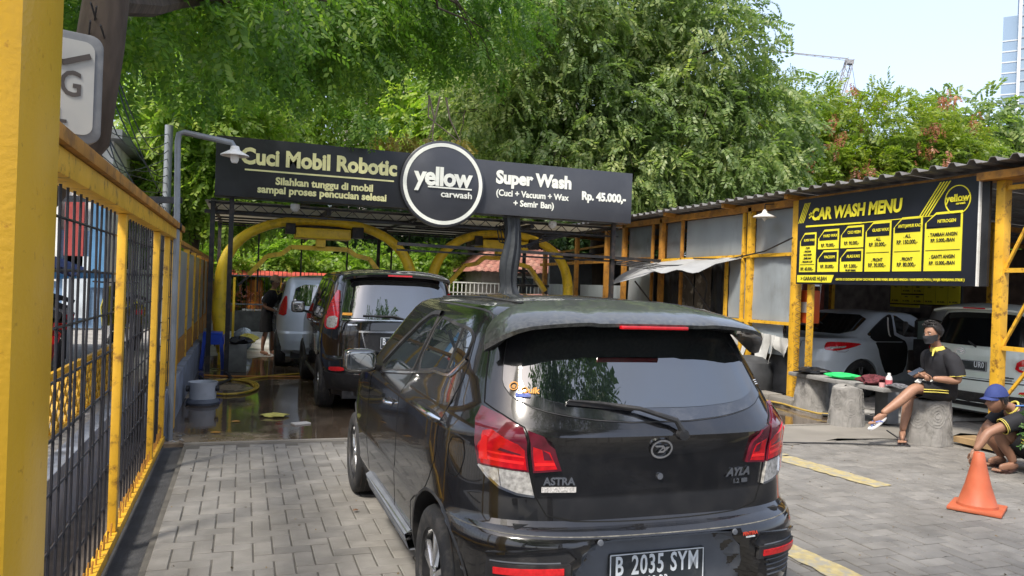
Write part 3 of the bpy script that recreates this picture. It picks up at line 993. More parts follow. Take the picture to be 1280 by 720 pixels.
# back and end walls
MB().box(14.2, 14.35, 7.6, 19.2, 0, 2.6).box(14.2, 14.35, 3.6, 7.59, 0, 1.1).build('back_wall', M('dark_brick_wall', (.22, .16, .13), .9, var=.3, bump=.5), sh)
MB().box(7.7, 14.2, 19.0, 19.1, 0, 2.5).build('end_wall', PANELD, sh)
MB().box(11.2, 14.2, 12.8, 12.9, 0, 2.6).build('partition', M('dark_partition', (.13, .11, .10), .8, var=.4), sh)
MB().box(9.2, 11.2, 12.7, 12.75, 0, 2.5).build('red_panel', M('maroon_panel', (.26, .07, .05), .7, var=.3), sh)
for x, y in ((9.6, 12.6), (11.3, 12.6), (10.7, 8.6), (13.2, 8.0)):
    MB().box(x - .04, x + .04, y - .04, y + .04, 0, 2.75).build('post', BLKM if x < 10 else YEL, sh)
# lattice frames leaning (yellow rungs)
m_ = MB()
for y in (12.68, 12.98):
    m_.bar((SX + .25, y, 2.1), (SX + .25, y, 2.8), .04)
for k in range(7):
    m_.bar((SX + .25, 12.68, 2.14 + k * .1), (SX + .25, 12.98, 2.16 + k * .1), .025)
m_.build('ladder_brace', YELT, sh)

# awning sheets
aw = root_of('tin_awning', 'two bent grey tin sheets propped out from the shed as an awning', 'awning', (7.1, 11.6, 1.9))
G_ = M('awning_grey', (.36, .37, .38), .5, var=.15, scale=3, bump=.1, bscale=8, dirt=(.2, .2, .19), damt=.4)
MB().grid([[(7.38, 12.1 - 1.9 * i / 10, 2.10 + .01 * sin(i)) for i in range(11)], [(7.0, 12.05 - 1.7 * i / 10, 1.97 + .02 * sin(i * 1.4)) for i in range(11)], [(6.72, 12.0 - 1.6 * i / 10, 1.86 + .03 * sin(i * 1.1 + 1)) for i in range(11)]]).build('sheet', G_, aw, smooth=True, solid=.006)
MB().grid([[(7.36, 13.3 - 1.35 * i / 8, 2.05 + .006 * i) for i in range(9)], [(6.95, 13.4 - 1.4 * i / 8, 1.84 + .008 * i) for i in range(9)], [(6.6, 13.3 - 1.3 * i / 8, 1.60 + .022 * i) for i in range(9)]]).build('sheet', G_, aw, smooth=True, solid=.006)
MB().tube([(6.9, 11.2, 1.92), (7.4, 11.0, 1.2)], .015, 6).tube([(6.8, 12.6, 1.7), (7.4, 12.5, 1.0)], .015, 6).build('prop', BLKM, aw)

# torn cloth and dark drum under the sheet
cl = MB()
rows = []
W_ = 48
for j in range(9):
    t = j / 8
    row = []
    for i in range(W_ + 1):
        u = i / W_
        dep = .12 + (.20, .42, .16, .58, .34, .20)[min(int(u * 6), 5)] * (1 - abs(((u * 6) % 1) * 2 - 1)) + .03 * sin(u * 40)
        row.append((SX - .03 - .045 * sin(u * 23 + t * 2) * (.4 + t) - .02 * sin(u * 61), 10.35 - 1.25 * u, 1.02 - .10 * u - dep * t + .0))
    rows.append(row)
tag(cl.grid(rows).build('torn_cloth', M('dirty_white_cloth', (.46, .46, .44), .8, var=.2, scale=5, bump=.4, bscale=14), smooth=True, solid=.004),
    'ragged pale cloth hanging in torn strips below the grey wall sheet', 'cloth')
dr = MB().lathe([(0, 0), (.30, 0), (.34, .06), (.35, .35), (.31, .52), (.2, .60), (0, .62)], (7.25, 9.75, .0), 22).build('dark_drum', M('sooty_drum', (.04, .042, .045), .6, var=.4, bump=.4, bscale=10), smooth=True)
tag(dr, 'dark domed drum standing beneath the torn cloth by the shed wall', 'drum')

# front truss column at the right edge, and slim inner post
tc_ = root_of('truss_column', 'yellow lattice truss column in front of the white car at the right edge', 'column', (7.4, 5.65, 0))
for y in (5.84, 5.34):
    MB().box(7.35, 7.45, y - .05, y + .05, .03, 2.80).build('chord', YEL, tc_, bevel=.006)
for k, (a, b) in enumerate(((.5, 1.05), (1.1, 1.85), (1.9, 2.7))):
    MB().bar((7.40, 5.84 - .05, a), (7.40, 5.34 + .05, b), .028).build('brace', YEL, tc_)
    MB().bar((7.40, 5.79, b + .02), (7.40, 5.39, b + .02), .045).build('strut', YEL, tc_)
MB().box(7.33, 7.47, 5.28, 5.40, 1.45, 1.49).box(7.33, 7.47, 5.28, 5.40, 1.70, 1.74).build('clamp', BLKM, tc_)
MB().box(7.2, 7.6, 5.2, 6.0, 2.80, 2.88).build('cap', YELT, tc_)
MB().box(7.25, 7.55, 5.5, 6.2, .03, .09).build('foot_plank', M('plank', (.3, .2, .1), .8, var=.3), tc_)
tag(MB().box(7.36, 7.42, 8.60, 8.68, .03, 1.72).build('slim_post', YEL, bevel=.004), 'slim yellow post under the left end of the menu board', 'post')
# curly air hose on the slim post
m_ = MB()
pts = []
for i in range(180):
    a = i * .55
    z = 1.55 - i * .0075
    pts.append((7.32 + .03 * cos(a), 8.80 + .035 * sin(a), z))
m_.tube(pts, .0035, 5, caps=False)
tag(m_.build('coiled_air_hose', M('hose_brown', (.12, .07, .03), .5), smooth=True), 'thin coiled brown air hose hanging by the slim yellow post', 'hose')
m_ = MB()
m_.tube([(7.30 + .03 * cos(a * .6), 8.55 + .035 * sin(a * .6), 1.45 - a * .0085) for a in range(150)], .0035, 5, caps=False)
tag(m_.build('coiled_air_hose', M('hose_yellow', (.25, .17, .06), .5), smooth=True), 'thin coiled yellowish air hose nearest the silver sedan', 'hose')
# orange fire box
ob = root_of('orange_cabinet', 'small bright orange cabinet hanging behind the tall yellow post', 'cabinet', (7.7, 9.0, 1.2))
MB().box(7.55, 7.75, 8.86, 9.06, 1.15, 1.62).build('case', M('bright_orange', (.65, .10, .02), .5, var=.12), ob, bevel=.02)
MB().box(7.54, 7.56, 8.9, 9.02, 1.3, 1.45).build('label_plate', WHITE, ob)

# shed lamp
sl_ = root_of('shed_lamp', 'white enamel lamp shade hanging under the shed eave left of the menu board', 'lamp', (7.2, 9.3, 2.7))
MB().lathe([(.015, .09), (.03, .07), (.045, .03), (.16, -.015), (.165, -.03), (.05, .0), (0, .0)], (7.2, 9.45, 2.70), 22).build('lamp_shade', WHITE, sl_, smooth=True)
MB().lathe([(0, .0), (.03, 0), (.035, -.05), (0, -.09)], (7.2, 9.45, 2.70), 12).build('bulb', WHITE, sl_, smooth=True)
MB().tube([(7.2, 9.45, 2.78), (7.2, 9.45, 2.86), (7.38, 9.45, 2.88)], .01, 6).build('bracket', BLKM, sl_)
# sagging cable
tag(MB().tube([(7.3, 8.95, 2.35), (7.33, 9.6, 2.18), (7.33, 10.5, 2.08), (7.33, 11.5, 2.12)], .012, 6).build('black_cable', BPLAS), 'black cable sagging across the grey wall sheets', 'cable')

# ------------------------------------------------------------ menu board
mb = root_of('menu_board', 'black and yellow price board hung under the shed eave', 'menu board', (7.3, 7.4, 1.7))
BX = 7.28
B0, B1 = 8.82, 6.03      # left and right ends (Y)
BZ0, BZ1 = 1.70, 2.87
MB().box(BX, BX + .03, B1, B0, BZ0, BZ1).build('board', MENUB, mb)
MB().box(BX - .006, BX + .036, B1 - .02, B1 - .001, BZ0, BZ1).build('edge_strip', WHITE, mb)
MB().box(BX + .02, BX + .05, 5.92, 6.01, BZ0, BZ1 - .02).build('dark_side', BLACKSHEET, mb)
bw, bh = B0 - B1, BZ1 - BZ0


def bp(u, v, d=.004):
    return Vector((BX - d, B0 - u * bw, BZ0 + v * bh))


def bm4(u, v, d=.008):
    return frame_m(bp(u, v, d), (0, -1, 0), (0, 0, 1))


def bpoly(nm, pts, mat, d=.006):
    k = len(pts)
    vs = [bp(u, v, d) for u, v in pts] + [bp(u, v, -.001) for u, v in pts]
    return MB().add(vs, [tuple(range(k)), tuple(range(k, 2 * k))[::-1]] + [(i, (i + 1) % k, k + (i + 1) % k, k + i) for i in range(k)]).build(nm, mat, mb)


text('title', 'CAR WASH MENU', MENUY, mb, bm4(.37, .80), .215, .002, .009, .86, shear=.12)
text('title_mark', ':>', MENUY, mb, bm4(.098, .80), .12, .002, .006)
bpoly('rule', [(.06, .665), (.42, .655), (.42, .672), (.06, .685)], MENUY)
bpoly('rule', [(.42, .658), (.84, .668), (.84, .674), (.42, .668)], MENUY)
for k in range(4):
    u = .022 + k * .011
    bpoly('stripe', [(u - .018, .72), (u - .014, .72), (u + .030, .95), (u + .026, .95)], MENUY)
    u = .76 + k * .014
    bpoly('stripe', [(u - .03, .67), (u - .024, .67), (u + .075, .985), (u + .069, .985)], MENUY)
# round emblem
c = bp(.91, .80)
MB().lathe([(.150, -.008), (.160, -.008), (.160, 0), (.150, 0)], (c.x + .004, c.y, c.z), 48, 'x', closed=True).build('emblem_ring', MENUY, mb)
text('emblem_word', 'yellow', MENUY, mb, bm4(.91, .815), .11, .002, .003)
text('emblem_word', 'carwash', MENUY, mb, bm4(.925, .765), .035, .001, .001)
bpoly('emblem_line', [(.885, .785), (.95, .785), (.95, .79), (.885, .79)], MENUY)


def card(u0, u1, v0, v1, head, lines, hv=.13):
    w = u1 - u0
    cut = w * .30
    bpoly('price_card', [(u0, v0), (u1, v0), (u1, v1), (u0 + cut, v1), (u0, v1 - .10)], MENUY, .005)
    ti = v1 - .022
    bpoly('card_header', [(u0 + .008, ti - hv), (u1 - .008, ti - hv), (u1 - .008, ti), (u0 + cut, ti), (u0 + .008, ti - .07)], MENUB, .008)
    text('header_text', head, MENUY, mb, bm4((u0 + cut * .5 + u1) / 2 + .004, ti - hv * .52, .011), .052 if w > .13 else .045, .001, .001, .78 if len(head) > 9 else .9)
    for (s_, v, sz) in lines:
        text('price_text', s_, MENUT, mb, bm4((u0 + u1) / 2, v, .009), sz, .001, .0015, .85)
    return


def rule(u0, u1, v):
    bpoly('card_rule', [(u0, v), (u1, v), (u1, v + .006), (u0, v + .006)], MENUT, .008)


card(.022, .135, .14, .60, 'SUPER WASH', [('. CUCI', .42, .035), ('. VACUUM', .38, .035), ('. WAX BODY', .34, .035), ('. SEMIR BAN', .30, .035), ('. VACUUM & LAP', .26, .032), ('RP. 45.000,-', .175, .06)])
rule(.03, .127, .225)
card(.150, .285, .40, .60 + .02, 'HARD WAX', [('RP. 70.000,-', .44, .062)], .10)
card(.150, .285, .14, .385, 'VACUUM', [('RP. 30.000,-', .20, .062)], .11)
card(.298, .435, .40, .64, 'CUCI MESIN', [('RP. 90.000,-', .45, .062)], .10)
card(.298, .435, .14, .385, 'ALAS KAKI', [('RP. 5.000,-', .20, .062), ('PER SET LEMBAR', .155, .028)], .11)
card(.448, .590, .14, .66, 'GLASS WAX', [('. ALL', .475, .055), ('RP. 50.000,-', .42, .066), ('. FRONT', .26, .055), ('RP. 30.000,-', .205, .066)])
card(.603, .750, .14, .68, 'ANTI JAMUR KACA', [('. ALL', .49, .055), ('RP. 150.000,-', .43, .066), ('. FRONT', .26, .055), ('RP. 80.000,-', .205, .066)])
card(.763, .935, .14, .70, 'NITROGEN', [('. TAMBAH ANGIN', .485, .055), ('RP. 5.000,-/BAN', .43, .055), ('. GANTI ANGIN', .275, .055), ('RP. 15.000,-/BAN', .215, .055)])
for a, b in ((.455, .583), (.61, .743), (.77, .928)):
    rule(a, b, .335)
    rule(a, b - .05, .555)
bpoly('banner', [(.01, .02), (.245, .02), (.262, .105), (.01, .105)], MENUY, .006)
text('banner_text', '> GARANSI HUJAN', MENUT, mb, bm4(.128, .062, .009), .07, .001, .002, .85, shear=.1)
text('footer_text', 'GRATIS 1X CUCI BODY SETIAP CUCI MOBIL SUPER WASH, BERLAKU HINGGA 1 HARI BERIKUTNYA ( WAJIB MEMBAWA STRUK )', MENUY, mb, bm4(.615, .055), .040, .001, .001, .83)

# small copy of the price board at the back of the shed
sm_ = root_of('small_menu_board', 'small yellow price board fixed far back inside the shed', 'menu board', (11.9, 10.9, 1.4))
qx = 11.9
MB().box(qx, qx + .03, 10.12, 11.70, 1.45, 1.84).build('board', MENUB, sm_)
MB().bar((qx + .015, 10.3, 1.84), (qx + .015, 10.3, 2.72), .02).bar((qx + .015, 11.5, 1.84), (qx + .015, 11.5, 2.72), .02).build('hanger', BPLAS, sm_)
for i in range(6):
    y1_ = 11.68 - i * .258
    for (a, b) in (((1.47, 1.635), (1.66, 1.82)) if i in (1, 2) else ((1.47, 1.82),)):
        MB().box(qx - .01, qx, y1_ - .245, y1_, a, b).build('price_card', MENUY, sm_)
        text('price_text', 'RP. %d0.000,-' % (5 + i), MENUT, sm_, frame_m((qx - .012, y1_ - .12, a + .05), (0, -1, 0), (0, 0, 1)), .042, .001, .001, .8)
        text('price_text', ('CUCI', 'WAX', 'MESIN', 'GLASS', 'KACA', 'BAN')[i], MENUT, sm_, frame_m((qx - .012, y1_ - .12, b - .035), (0, -1, 0), (0, 0, 1)), .035, .001, .001, .8)
MB().box(qx - .012, qx, 11.0, 11.68, 1.40, 1.445).build('banner', MENUY, sm_)

# aluminium ladders and wire rack inside the shed
ld = root_of('step_ladder', 'pale aluminium step ladder standing open behind the silver sedan', 'ladder', (9.4, 11.2, 0))
for s_, x0 in ((0, 9.2), (1, 9.62)):
    MB().bar((x0 - .22, 11.35, .03), (x0 - .05, 11.1, 1.95), .05, .025).build('rail', ALLOY, ld)
    MB().bar((x0 + .18, 11.35, .03), (x0 + .08, 11.1, 1.95), .05, .025).build('rail', ALLOY, ld)
    m_ = MB()
    for k in range(7):
        t = .08 + k * .135
        m_.bar((x0 - .22 + .17 * t, 11.35 - .25 * t, 1.95 * t), (x0 + .18 - .1 * t, 11.35 - .25 * t, 1.95 * t), .03, .03)
    m_.build('rung', ALLOY, ld)
rk = root_of('wire_rack', 'white wire grid rack left of the ladder inside the shed', 'rack', (8.6, 11.3, 0))
m_ = MB()
for i in range(8):
    m_.tube([(8.35 + i * .08, 11.3, .2), (8.35 + i * .08, 11.3, 2.0)], .007, 5)
for k in range(16):
    m_.tube([(8.33, 11.3, .3 + k * .11), (8.93, 11.3, .3 + k * .11)], .006, 5)
m_.build('wire_grid', WHITE, rk)
MB().box(8.33, 8.36, 11.28, 11.32, 0, 2.05).build('upright', BLKM, rk)
MB().box(8.90, 8.93, 11.28, 11.32, 0, 2.05).build('upright', BLKM, rk)
# clutter of dark boxes at the back
for i, (x, y, w, h, c, lb) in enumerate(((13.4, 10.6, .8, 1.0, (.05, .05, .055), 'dark metal cabinet against the back partition of the shed'),
                                         (12.4, 12.0, .6, 1.3, (.04, .045, .06), 'tall black machine beside the maroon panel in the shed'),
                                         (11.8, 11.6, .5, .7, (.3, .3, .3), 'grey tub on the floor at the back of the shed'))):
    r = root_of('storage_cabinet', lb, 'cabinet', (x, y, 0))
    mt = M('clutter_%d' % i, c, .6, var=.3)
    MB().box(x - w / 2, x + w / 2, y - w / 2, y + w / 2, .03, h).build('case', mt, r, bevel=.02)
    MB().box(x - w / 2 - .012, x - w / 2 - .001, y - w / 2 + .05, y + w / 2 - .05, .1, h - .08).build('door', BPLAS, r)

# ------------------------------------------------------------ stump seats, bench and what lies on it
def stump(x, y, r0, r1, h, lab, seed, grp='carved stump seats'):
    rr = random.Random(seed)
    ph = [rr.uniform(0, 6) for _ in range(6)]
    prof = []
    for j in range(13):
        t = j / 12
        prof.append((r0 + (r1 - r0) * t ** .8, h * t))
    prof += [(r1 * .93, h + .012), (r1 * .6, h + .016), (r1 * .2, h + .012)]
    rows = []
    for (r_, z) in prof:
        rows.append([(x + r_ * (1 + .045 * sin(3 * a + ph[0]) + .03 * sin(7 * a + ph[1] + z * 4) + .015 * sin(17 * a + ph[2] + z * 9)) * cos(a),
                      y + r_ * (1 + .045 * sin(3 * a + ph[0]) + .03 * sin(7 * a + ph[1] + z * 4) + .015 * sin(17 * a + ph[2] + z * 9)) * sin(a),
                      z + (.02 * sin(2 * a + ph[3]) * (z / h if h else 0)) + (.0 if z < h else 0)) for a in [2 * pi * k / 48 for k in range(49)]])
    root = root_of('stump_seat', lab, 'seat', (x, y, 0), 0, grp)
    b = MB().grid(rows).build('trunk_block', STONE, root, smooth=True)
    # raised growth rings and whorls carved in the side and the top
    m_ = MB()
    def srf(a, z, o):
        t = min(max(z / h, 0), 1)
        r_ = (r0 + (r1 - r0) * t ** .8) * (1 + .045 * sin(3 * a + ph[0]) + .03 * sin(7 * a + ph[1] + z * 4) + .015 * sin(17 * a + ph[2] + z * 9)) + o
        return (x + r_ * cos(a), y + r_ * sin(a), z + .02 * sin(2 * a + ph[3]) * t)
    rm = r0 * .5 + r1 * .5
    spots = [(radians(-110 + 360 * k / 7.0) + rr.uniform(-.1, .1), h * rr.uniform(.35, .75)) for k in range(7)]
    for (a0, z0) in spots:
        for q in range(1, 5):
            rad = q * .024 * (1 + .1 * rr.random())
            pts = []
            for k in range(19):
                t = 2 * pi * k / 18
                zz = z0 + rad * 1.25 * sin(t)
                if zz < .01 or zz > h - .02:
                    zz = min(max(zz, .01), h - .02)
                pts.append(srf(a0 + rad * cos(t) / rm, zz, .0))
            m_.tube(pts, .0045, 5, caps=False)
    for k in range(26):
        a0 = 2 * pi * k / 26 + rr.uniform(-.06, .06)
        m_.tube([srf(a0 + .05 * sin(j * .9 + k), .01 + (h - .03) * j / 9, .0) for j in range(10)], .004, 5, caps=False)
    m_.build('carved_grain', STONE, root, smooth=True)
    return root


x_, y_ = camxy(4.553, 8.33)
stump(x_, y_, .262, .225, .475, 'biggest carved stump with the seated masked man on it', 3)
x_, y_ = camxy(4.07, 9.25)
stump(x_, y_, .21, .165, .45, 'middle carved stump holding up the near end of the stone bench', 5)
x_, y_ = camxy(4.08, 10.33)
stump(x_, y_, .24, .19, .46, 'farthest carved stump under the crumpled black plastic bag', 8)
bx = root_of('stone_bench', 'grey slab bench top resting across two stumps', 'bench', (7.2, 7.8, 0))
p0 = Vector((*camxy(4.0, 10.55), .475))
p1 = Vector((*camxy(4.52, 8.95), .475))
MB().bar(p0, p1, .40, .05).build('slab', M('bench_slab', (.24, .235, .225), .85, var=.3, bump=.5, bscale=20, dirt=(.1, .1, .1), damt=.6), bx, bevel=.008)
for t in (.20, .86):
    c_ = p0.lerp(p1, t)
    dv = (p1 - p0).normalized()
    nv = Vector((dv.y, -dv.x, 0)) * -.0
    q = c_ + Vector((.22, .12, 0))
    MB().box(q.x - .09, q.x + .09, q.y - .1, q.y + .1, .03, .44).build('leg_block', M('block_dark', (.14, .145, .15), .85, var=.2), bx, bevel=.01)


def crumple(x, y, z, sx, sy, sz, seed, amp=.35, nu=18, nv=10, rot=0):
    rr = random.Random(seed)
    ph = [rr.uniform(0, 6.3) for _ in range(8)]
    rows = []
    for j in range(nv + 1):
        b = pi * j / nv
        row = []
        for i in range(nu + 1):
            a = 2 * pi * (i % nu) / nu
            k = 1 + amp * (.4 * sin(3 * a + ph[0] + 2 * b) + .3 * sin(5 * a + ph[1] - 3 * b) + .3 * sin(8 * a + ph[2]) * sin(3 * b))
            px = sx * sin(b) * cos(a) * k
            py = sy * sin(b) * sin(a) * k
            pz = sz * (cos(b) * .5 + .5) * (1 + amp * .5 * sin(4 * a + ph[3]))
            row.append((x + px * cos(rot) - py * sin(rot), y + px * sin(rot) + py * cos(rot), z + pz))
        rows.append(row)
    return MB().grid(rows)


def on_bench(a, d):
    return camxy(a, d)


x_, y_ = camxy(4.06, 10.3)
tag(crumple(x_, y_, .503, .24, .17, .07, 4, .5, 26, 10, .2).build('black_bag', BLACKSHEET, smooth=True, sharp=25), 'crumpled black plastic bag draped on the farthest stump', 'bag')
x_, y_ = camxy(4.22, 9.72)
tag(crumple(x_, y_, .503, .23, .09, .075, 9, .25, 26, 10, -1.1).build('green_cloth', M('bright_green_cloth', (.02, .50, .12), .7, var=.15), smooth=True), 'bright green folded cloth lying on the bench', 'cloth')
x_, y_ = camxy(4.37, 9.2)
tag(crumple(x_, y_, .503, .18, .11, .10, 12, .5, 30, 12, -.5).build('maroon_cloth', M('maroon_patterned_cloth', (.10, .022, .028), .85, var=.6, scale=30), smooth=True), 'crumpled maroon cloth on the bench right of the green one', 'cloth')
bt_x, bt_y = camxy(4.46, 9.02)
bt = root_of('spray_bottle', 'small white and pink bottle standing on the bench near the seated man', 'bottle', (bt_x, bt_y, .5))
MB().lathe([(0, 0), (.036, 0), (.038, .01), (.038, .10), (.03, .125), (.016, .135), (0, .135)], (bt_x, bt_y, .501), 16).build('bottle_body', M('bottle_white', (.68, .62, .62), .4), bt, smooth=True)
MB().lathe([(.0385, .03), (.0395, .031), (.0395, .085), (.0385, .086)], (bt_x, bt_y, .501), 16).build('bottle_label', M('bottle_pink', (.5, .12, .14), .5, var=.3, scale=60), bt)
MB().lathe([(.018, .13), (.018, .165), (0, .167)], (bt_x, bt_y, .501), 12).build('cap', WHITE, bt, smooth=True)
x_, y_ = camxy(4.37, 9.0)
tag(MB().lathe([(0, 0), (.03, 0), (.034, .05), (.031, .05), (.027, .004), (0, .004)], (x_, y_, .501), 14).build('small_cup', M('pink_cup', (.6, .3, .3), .5), smooth=True), 'little pinkish cup beside the white bottle on the bench', 'cup')
x_, y_ = camxy(4.53, 8.9)
tag(crumple(x_, y_, .50, .10, .14, .05, 19, .5, 22, 8, .3).build('newspaper_heap', M('dark_paper', (.10, .10, .11), .8, var=.7, scale=30), smooth=True), 'dark crumpled paper on the near end of the bench', 'paper')
# yellow hose on the ground by the stumps
pts = [camxy(3.6, 10.9), camxy(3.78, 10.55), camxy(3.85, 10.1), camxy(3.95, 9.8), camxy(4.15, 9.75), camxy(4.3, 9.95)]
tag(MB().tube([(p[0], p[1], .045) for p in pts], .013, 8).build('ground_hose', M('dull_yellow_hose', (.38, .26, .06), .5), smooth=True), 'dull yellow hose on the ground in front of the stumps', 'hose')
pts = [camxy(2.6, 7.9), camxy(3.4, 8.0), camxy(4.2, 8.0), camxy(4.4, 8.9)]
tag(MB().tube([(p[0], p[1], .012) for p in pts], .008, 6).build('black_ground_cable', BPLAS), 'thin black cable lying straight across the ground before the seated man', 'cable')
for i in range(3):
    x_, y_ = camxy(4.2 + .3 * i + random.uniform(-.1, .1), 10.1 + random.uniform(-.6, .6))
    o = MB().box(-.14, .14, -.07, .07, 0, random.uniform(.01, .03)).build('scrap_board', M('scrap_%d' % (i % 2), ((.07, .07, .07), (.14, .12, .10))[i % 2], .8), bevel=.003)
    o.location = (x_, y_, .031)
    o.rotation_euler = (0, 0, random.uniform(0, 3))
    tag(o, ('dark scrap board on the shed floor behind the farthest stump', 'brownish scrap board on the shed floor behind the middle stump', 'dark scrap board on the shed floor nearest the seated man')[i], 'scrap')

# kerb stones at the foot of the tall post
ks = MB()
for i in range(4):
    ks.box(7.05, 7.32, 8.55 + i * .5, 9.02 + i * .5, .0, .12 + .01 * (i % 2))
tag(ks.build('broken_kerb', CONCD, bevel=.02), 'broken grey kerb stones at the foot of the tall yellow shed post', 'kerb')

# ------------------------------------------------------------ traffic cone
cxx, cyy = camxy(3.965, 6.5 - .72)
cxx, cyy = 5.17, 4.20
cn_ = root_of('traffic_cone', 'faded orange traffic cone standing alone on the pavers', 'traffic cone', (cxx, cyy, 0), radians(32))
H_ = .45
MB().lathe([(.145, .03), (.142, .05), (.136, .055), (.092, .19), (.052, .36), (.038, .435), (.034, .44), (.028, .435), (.045, .36), (.085, .19), (.12, .04)], (0, 0, 0), 28).build('cone_body', CONE, cn_, smooth=True, world=False)
o = MB().box(-.185, .185, -.185, .185, .004, .030).build('base_plate', CONE, cn_, bevel=.010, world=False)

cn_.scale = (.94, .94, .96)
# ------------------------------------------------------------ things in the wash lane
PT = M('white_tub', (.50, .52, .55), .5, var=.1, dirt=(.25, .25, .25), damt=.4)
tb = root_of('washing_tub', 'round white tub with dark side handles standing by the low grey wall', 'tub', (-.40, 9.75, 0))
MB().lathe([(0, .05), (.145, .05), (.158, .25), (.164, .265), (.155, .265), (.14, .07), (0, .07)], (-.40, 9.75, 0), 30).build('tub_body', PT, tb, smooth=True)
MB().lathe([(0, .0), (.18, .0), (.19, .025), (.172, .055), (.15, .065), (0, .065)], (-.40, 9.75, .004), 30).build('base_ring', M('dark_base', (.09, .10, .12), .6), tb, smooth=True)
for s_ in (-.165, .16):
    MB().lathe([(0, -.025), (.035, -.018), (.035, .018), (0, .025)], (-.40 + s_, 9.70, .19), 14, 'x').build('handle', BPLAS, tb, smooth=True)
pdl = root_of('stone_planter', 'square grey concrete planter holding rags beside the blue stool', 'planter', (-.08, 13.0, 0))
MB().box(-.24, .10, 12.85, 13.19, .004, .45).build('block', M('planter_conc', (.17, .17, .15), .8, var=.3, bump=.4, dirt=(.07, .07, .06), damt=.6), pdl, bevel=.015)
tag(crumple(-.02, 12.95, .45, .17, .14, .10, 5, .5).build('black_rag', BLACKSHEET, smooth=True), 'black rag lying on top of the concrete planter', 'cloth')
tag(crumple(.10, 13.1, .44, .14, .10, .14, 15, .5).build('yellow_rag', COLLAR, smooth=True), 'bright yellow cloth hanging on the concrete planter', 'cloth')
tag(crumple(.38, 8.75, .005, .14, .09, .035, 25, .5).build('yellow_floor_cloth', M('pale_yellow_cloth', (.5, .45, .12), .8), smooth=True), 'pale yellow cloth dropped on the wet floor', 'cloth')
o = tag(MB().box(-.09, .09, -.05, .05, 0, .012).build('paper_scrap', M('paper_white', (.55, .52, .48), .8)), 'flat whitish scrap of paper on the wet floor near the black people carrier', 'paper')
x_, y_ = 1.1, 8.05
o.location = (.62, 8.28, .006)
o.rotation_euler = (0, 0, .4)
bs = root_of('blue_stool', 'bright blue plastic stool between the low wall and the planter', 'stool', (-.42, 13.5, 0))
BLU = M('blue_plastic', (.015, .07, .50), .35, var=.1)
MB().box(-.58, -.28, 13.35, 13.65, .56, .60).build('seat', BLU, bs, bevel=.015)
for sx_ in (-1, 1):
    for sy_ in (-1, 1):
        MB().bar((-.43 + .12 * sx_, 13.5 + .12 * sy_, .58), (-.43 + .165 * sx_, 13.5 + .165 * sy_, .004), .07, .05).build('leg', BLU, bs)
MB().box(-.58, -.28, 13.34, 13.36, .40, .56).box(-.27, -.255, 13.36, 13.64, .40, .56).build('skirt', BLU, bs)
# hoses on the wet floor
HO = M('yellow_hose', (.50, .33, .04), .4)
pts = []
for i in range(70):
    a = i * .20
    pts.append((-.14 + (.33 + .01 * i / 10) * cos(a), 11.1 + (.75) * sin(a) * (1 if i % 2 else .97), .018 + .00015 * i))
pts += [(.6, 12.4, .02), (1.0, 12.6, .02), (1.6, 12.7, .02)]
tag(MB().tube(pts, .014, 6).build('coiled_floor_hose', HO, smooth=True), 'yellow hose coiled on the wet floor of the wash lane', 'hose')
tag(MB().tube([(-.5, 12.4, .02), (-.2, 12.25, .02), (.5, 12.2, .02), (.9, 12.15, .02), (1.6, 12.3, .02)], .013, 6).build('straight_floor_hose', M('orange_hose', (.5, .2, .04), .4), smooth=True), 'orange hose lying straight across the wet floor', 'hose')
tag(MB().tube([(-.55, 12.2, .03), (-.45, 11.6, .03), (-.3, 11.2, .03), (-.1, 11.9, .03), (-.2, 12.6, .03)], .02, 6).build('black_floor_hose', BPLAS, smooth=True), 'black hose looped beside the low wall on the wet floor', 'hose')
# blue grey cloth bundle by the arch foot
tag(crumple(.05, 16.9, .0, .2, .2, .42, 45, .25).build('blue_grey_sack', M('blue_grey_cloth', (.25, .32, .42), .8), smooth=True), 'round blue grey sack at the foot of the yellow arch', 'sack')

# ============================================================ cars
def tab(t, z):
    if z <= t[0][0]:
        return t[0][1]
    for (a, b), (c, d) in zip(t, t[1:]):
        if z <= c:
            return b + (d - b) * (z - a) / (c - a) if c > a else d
    return t[-1][1]


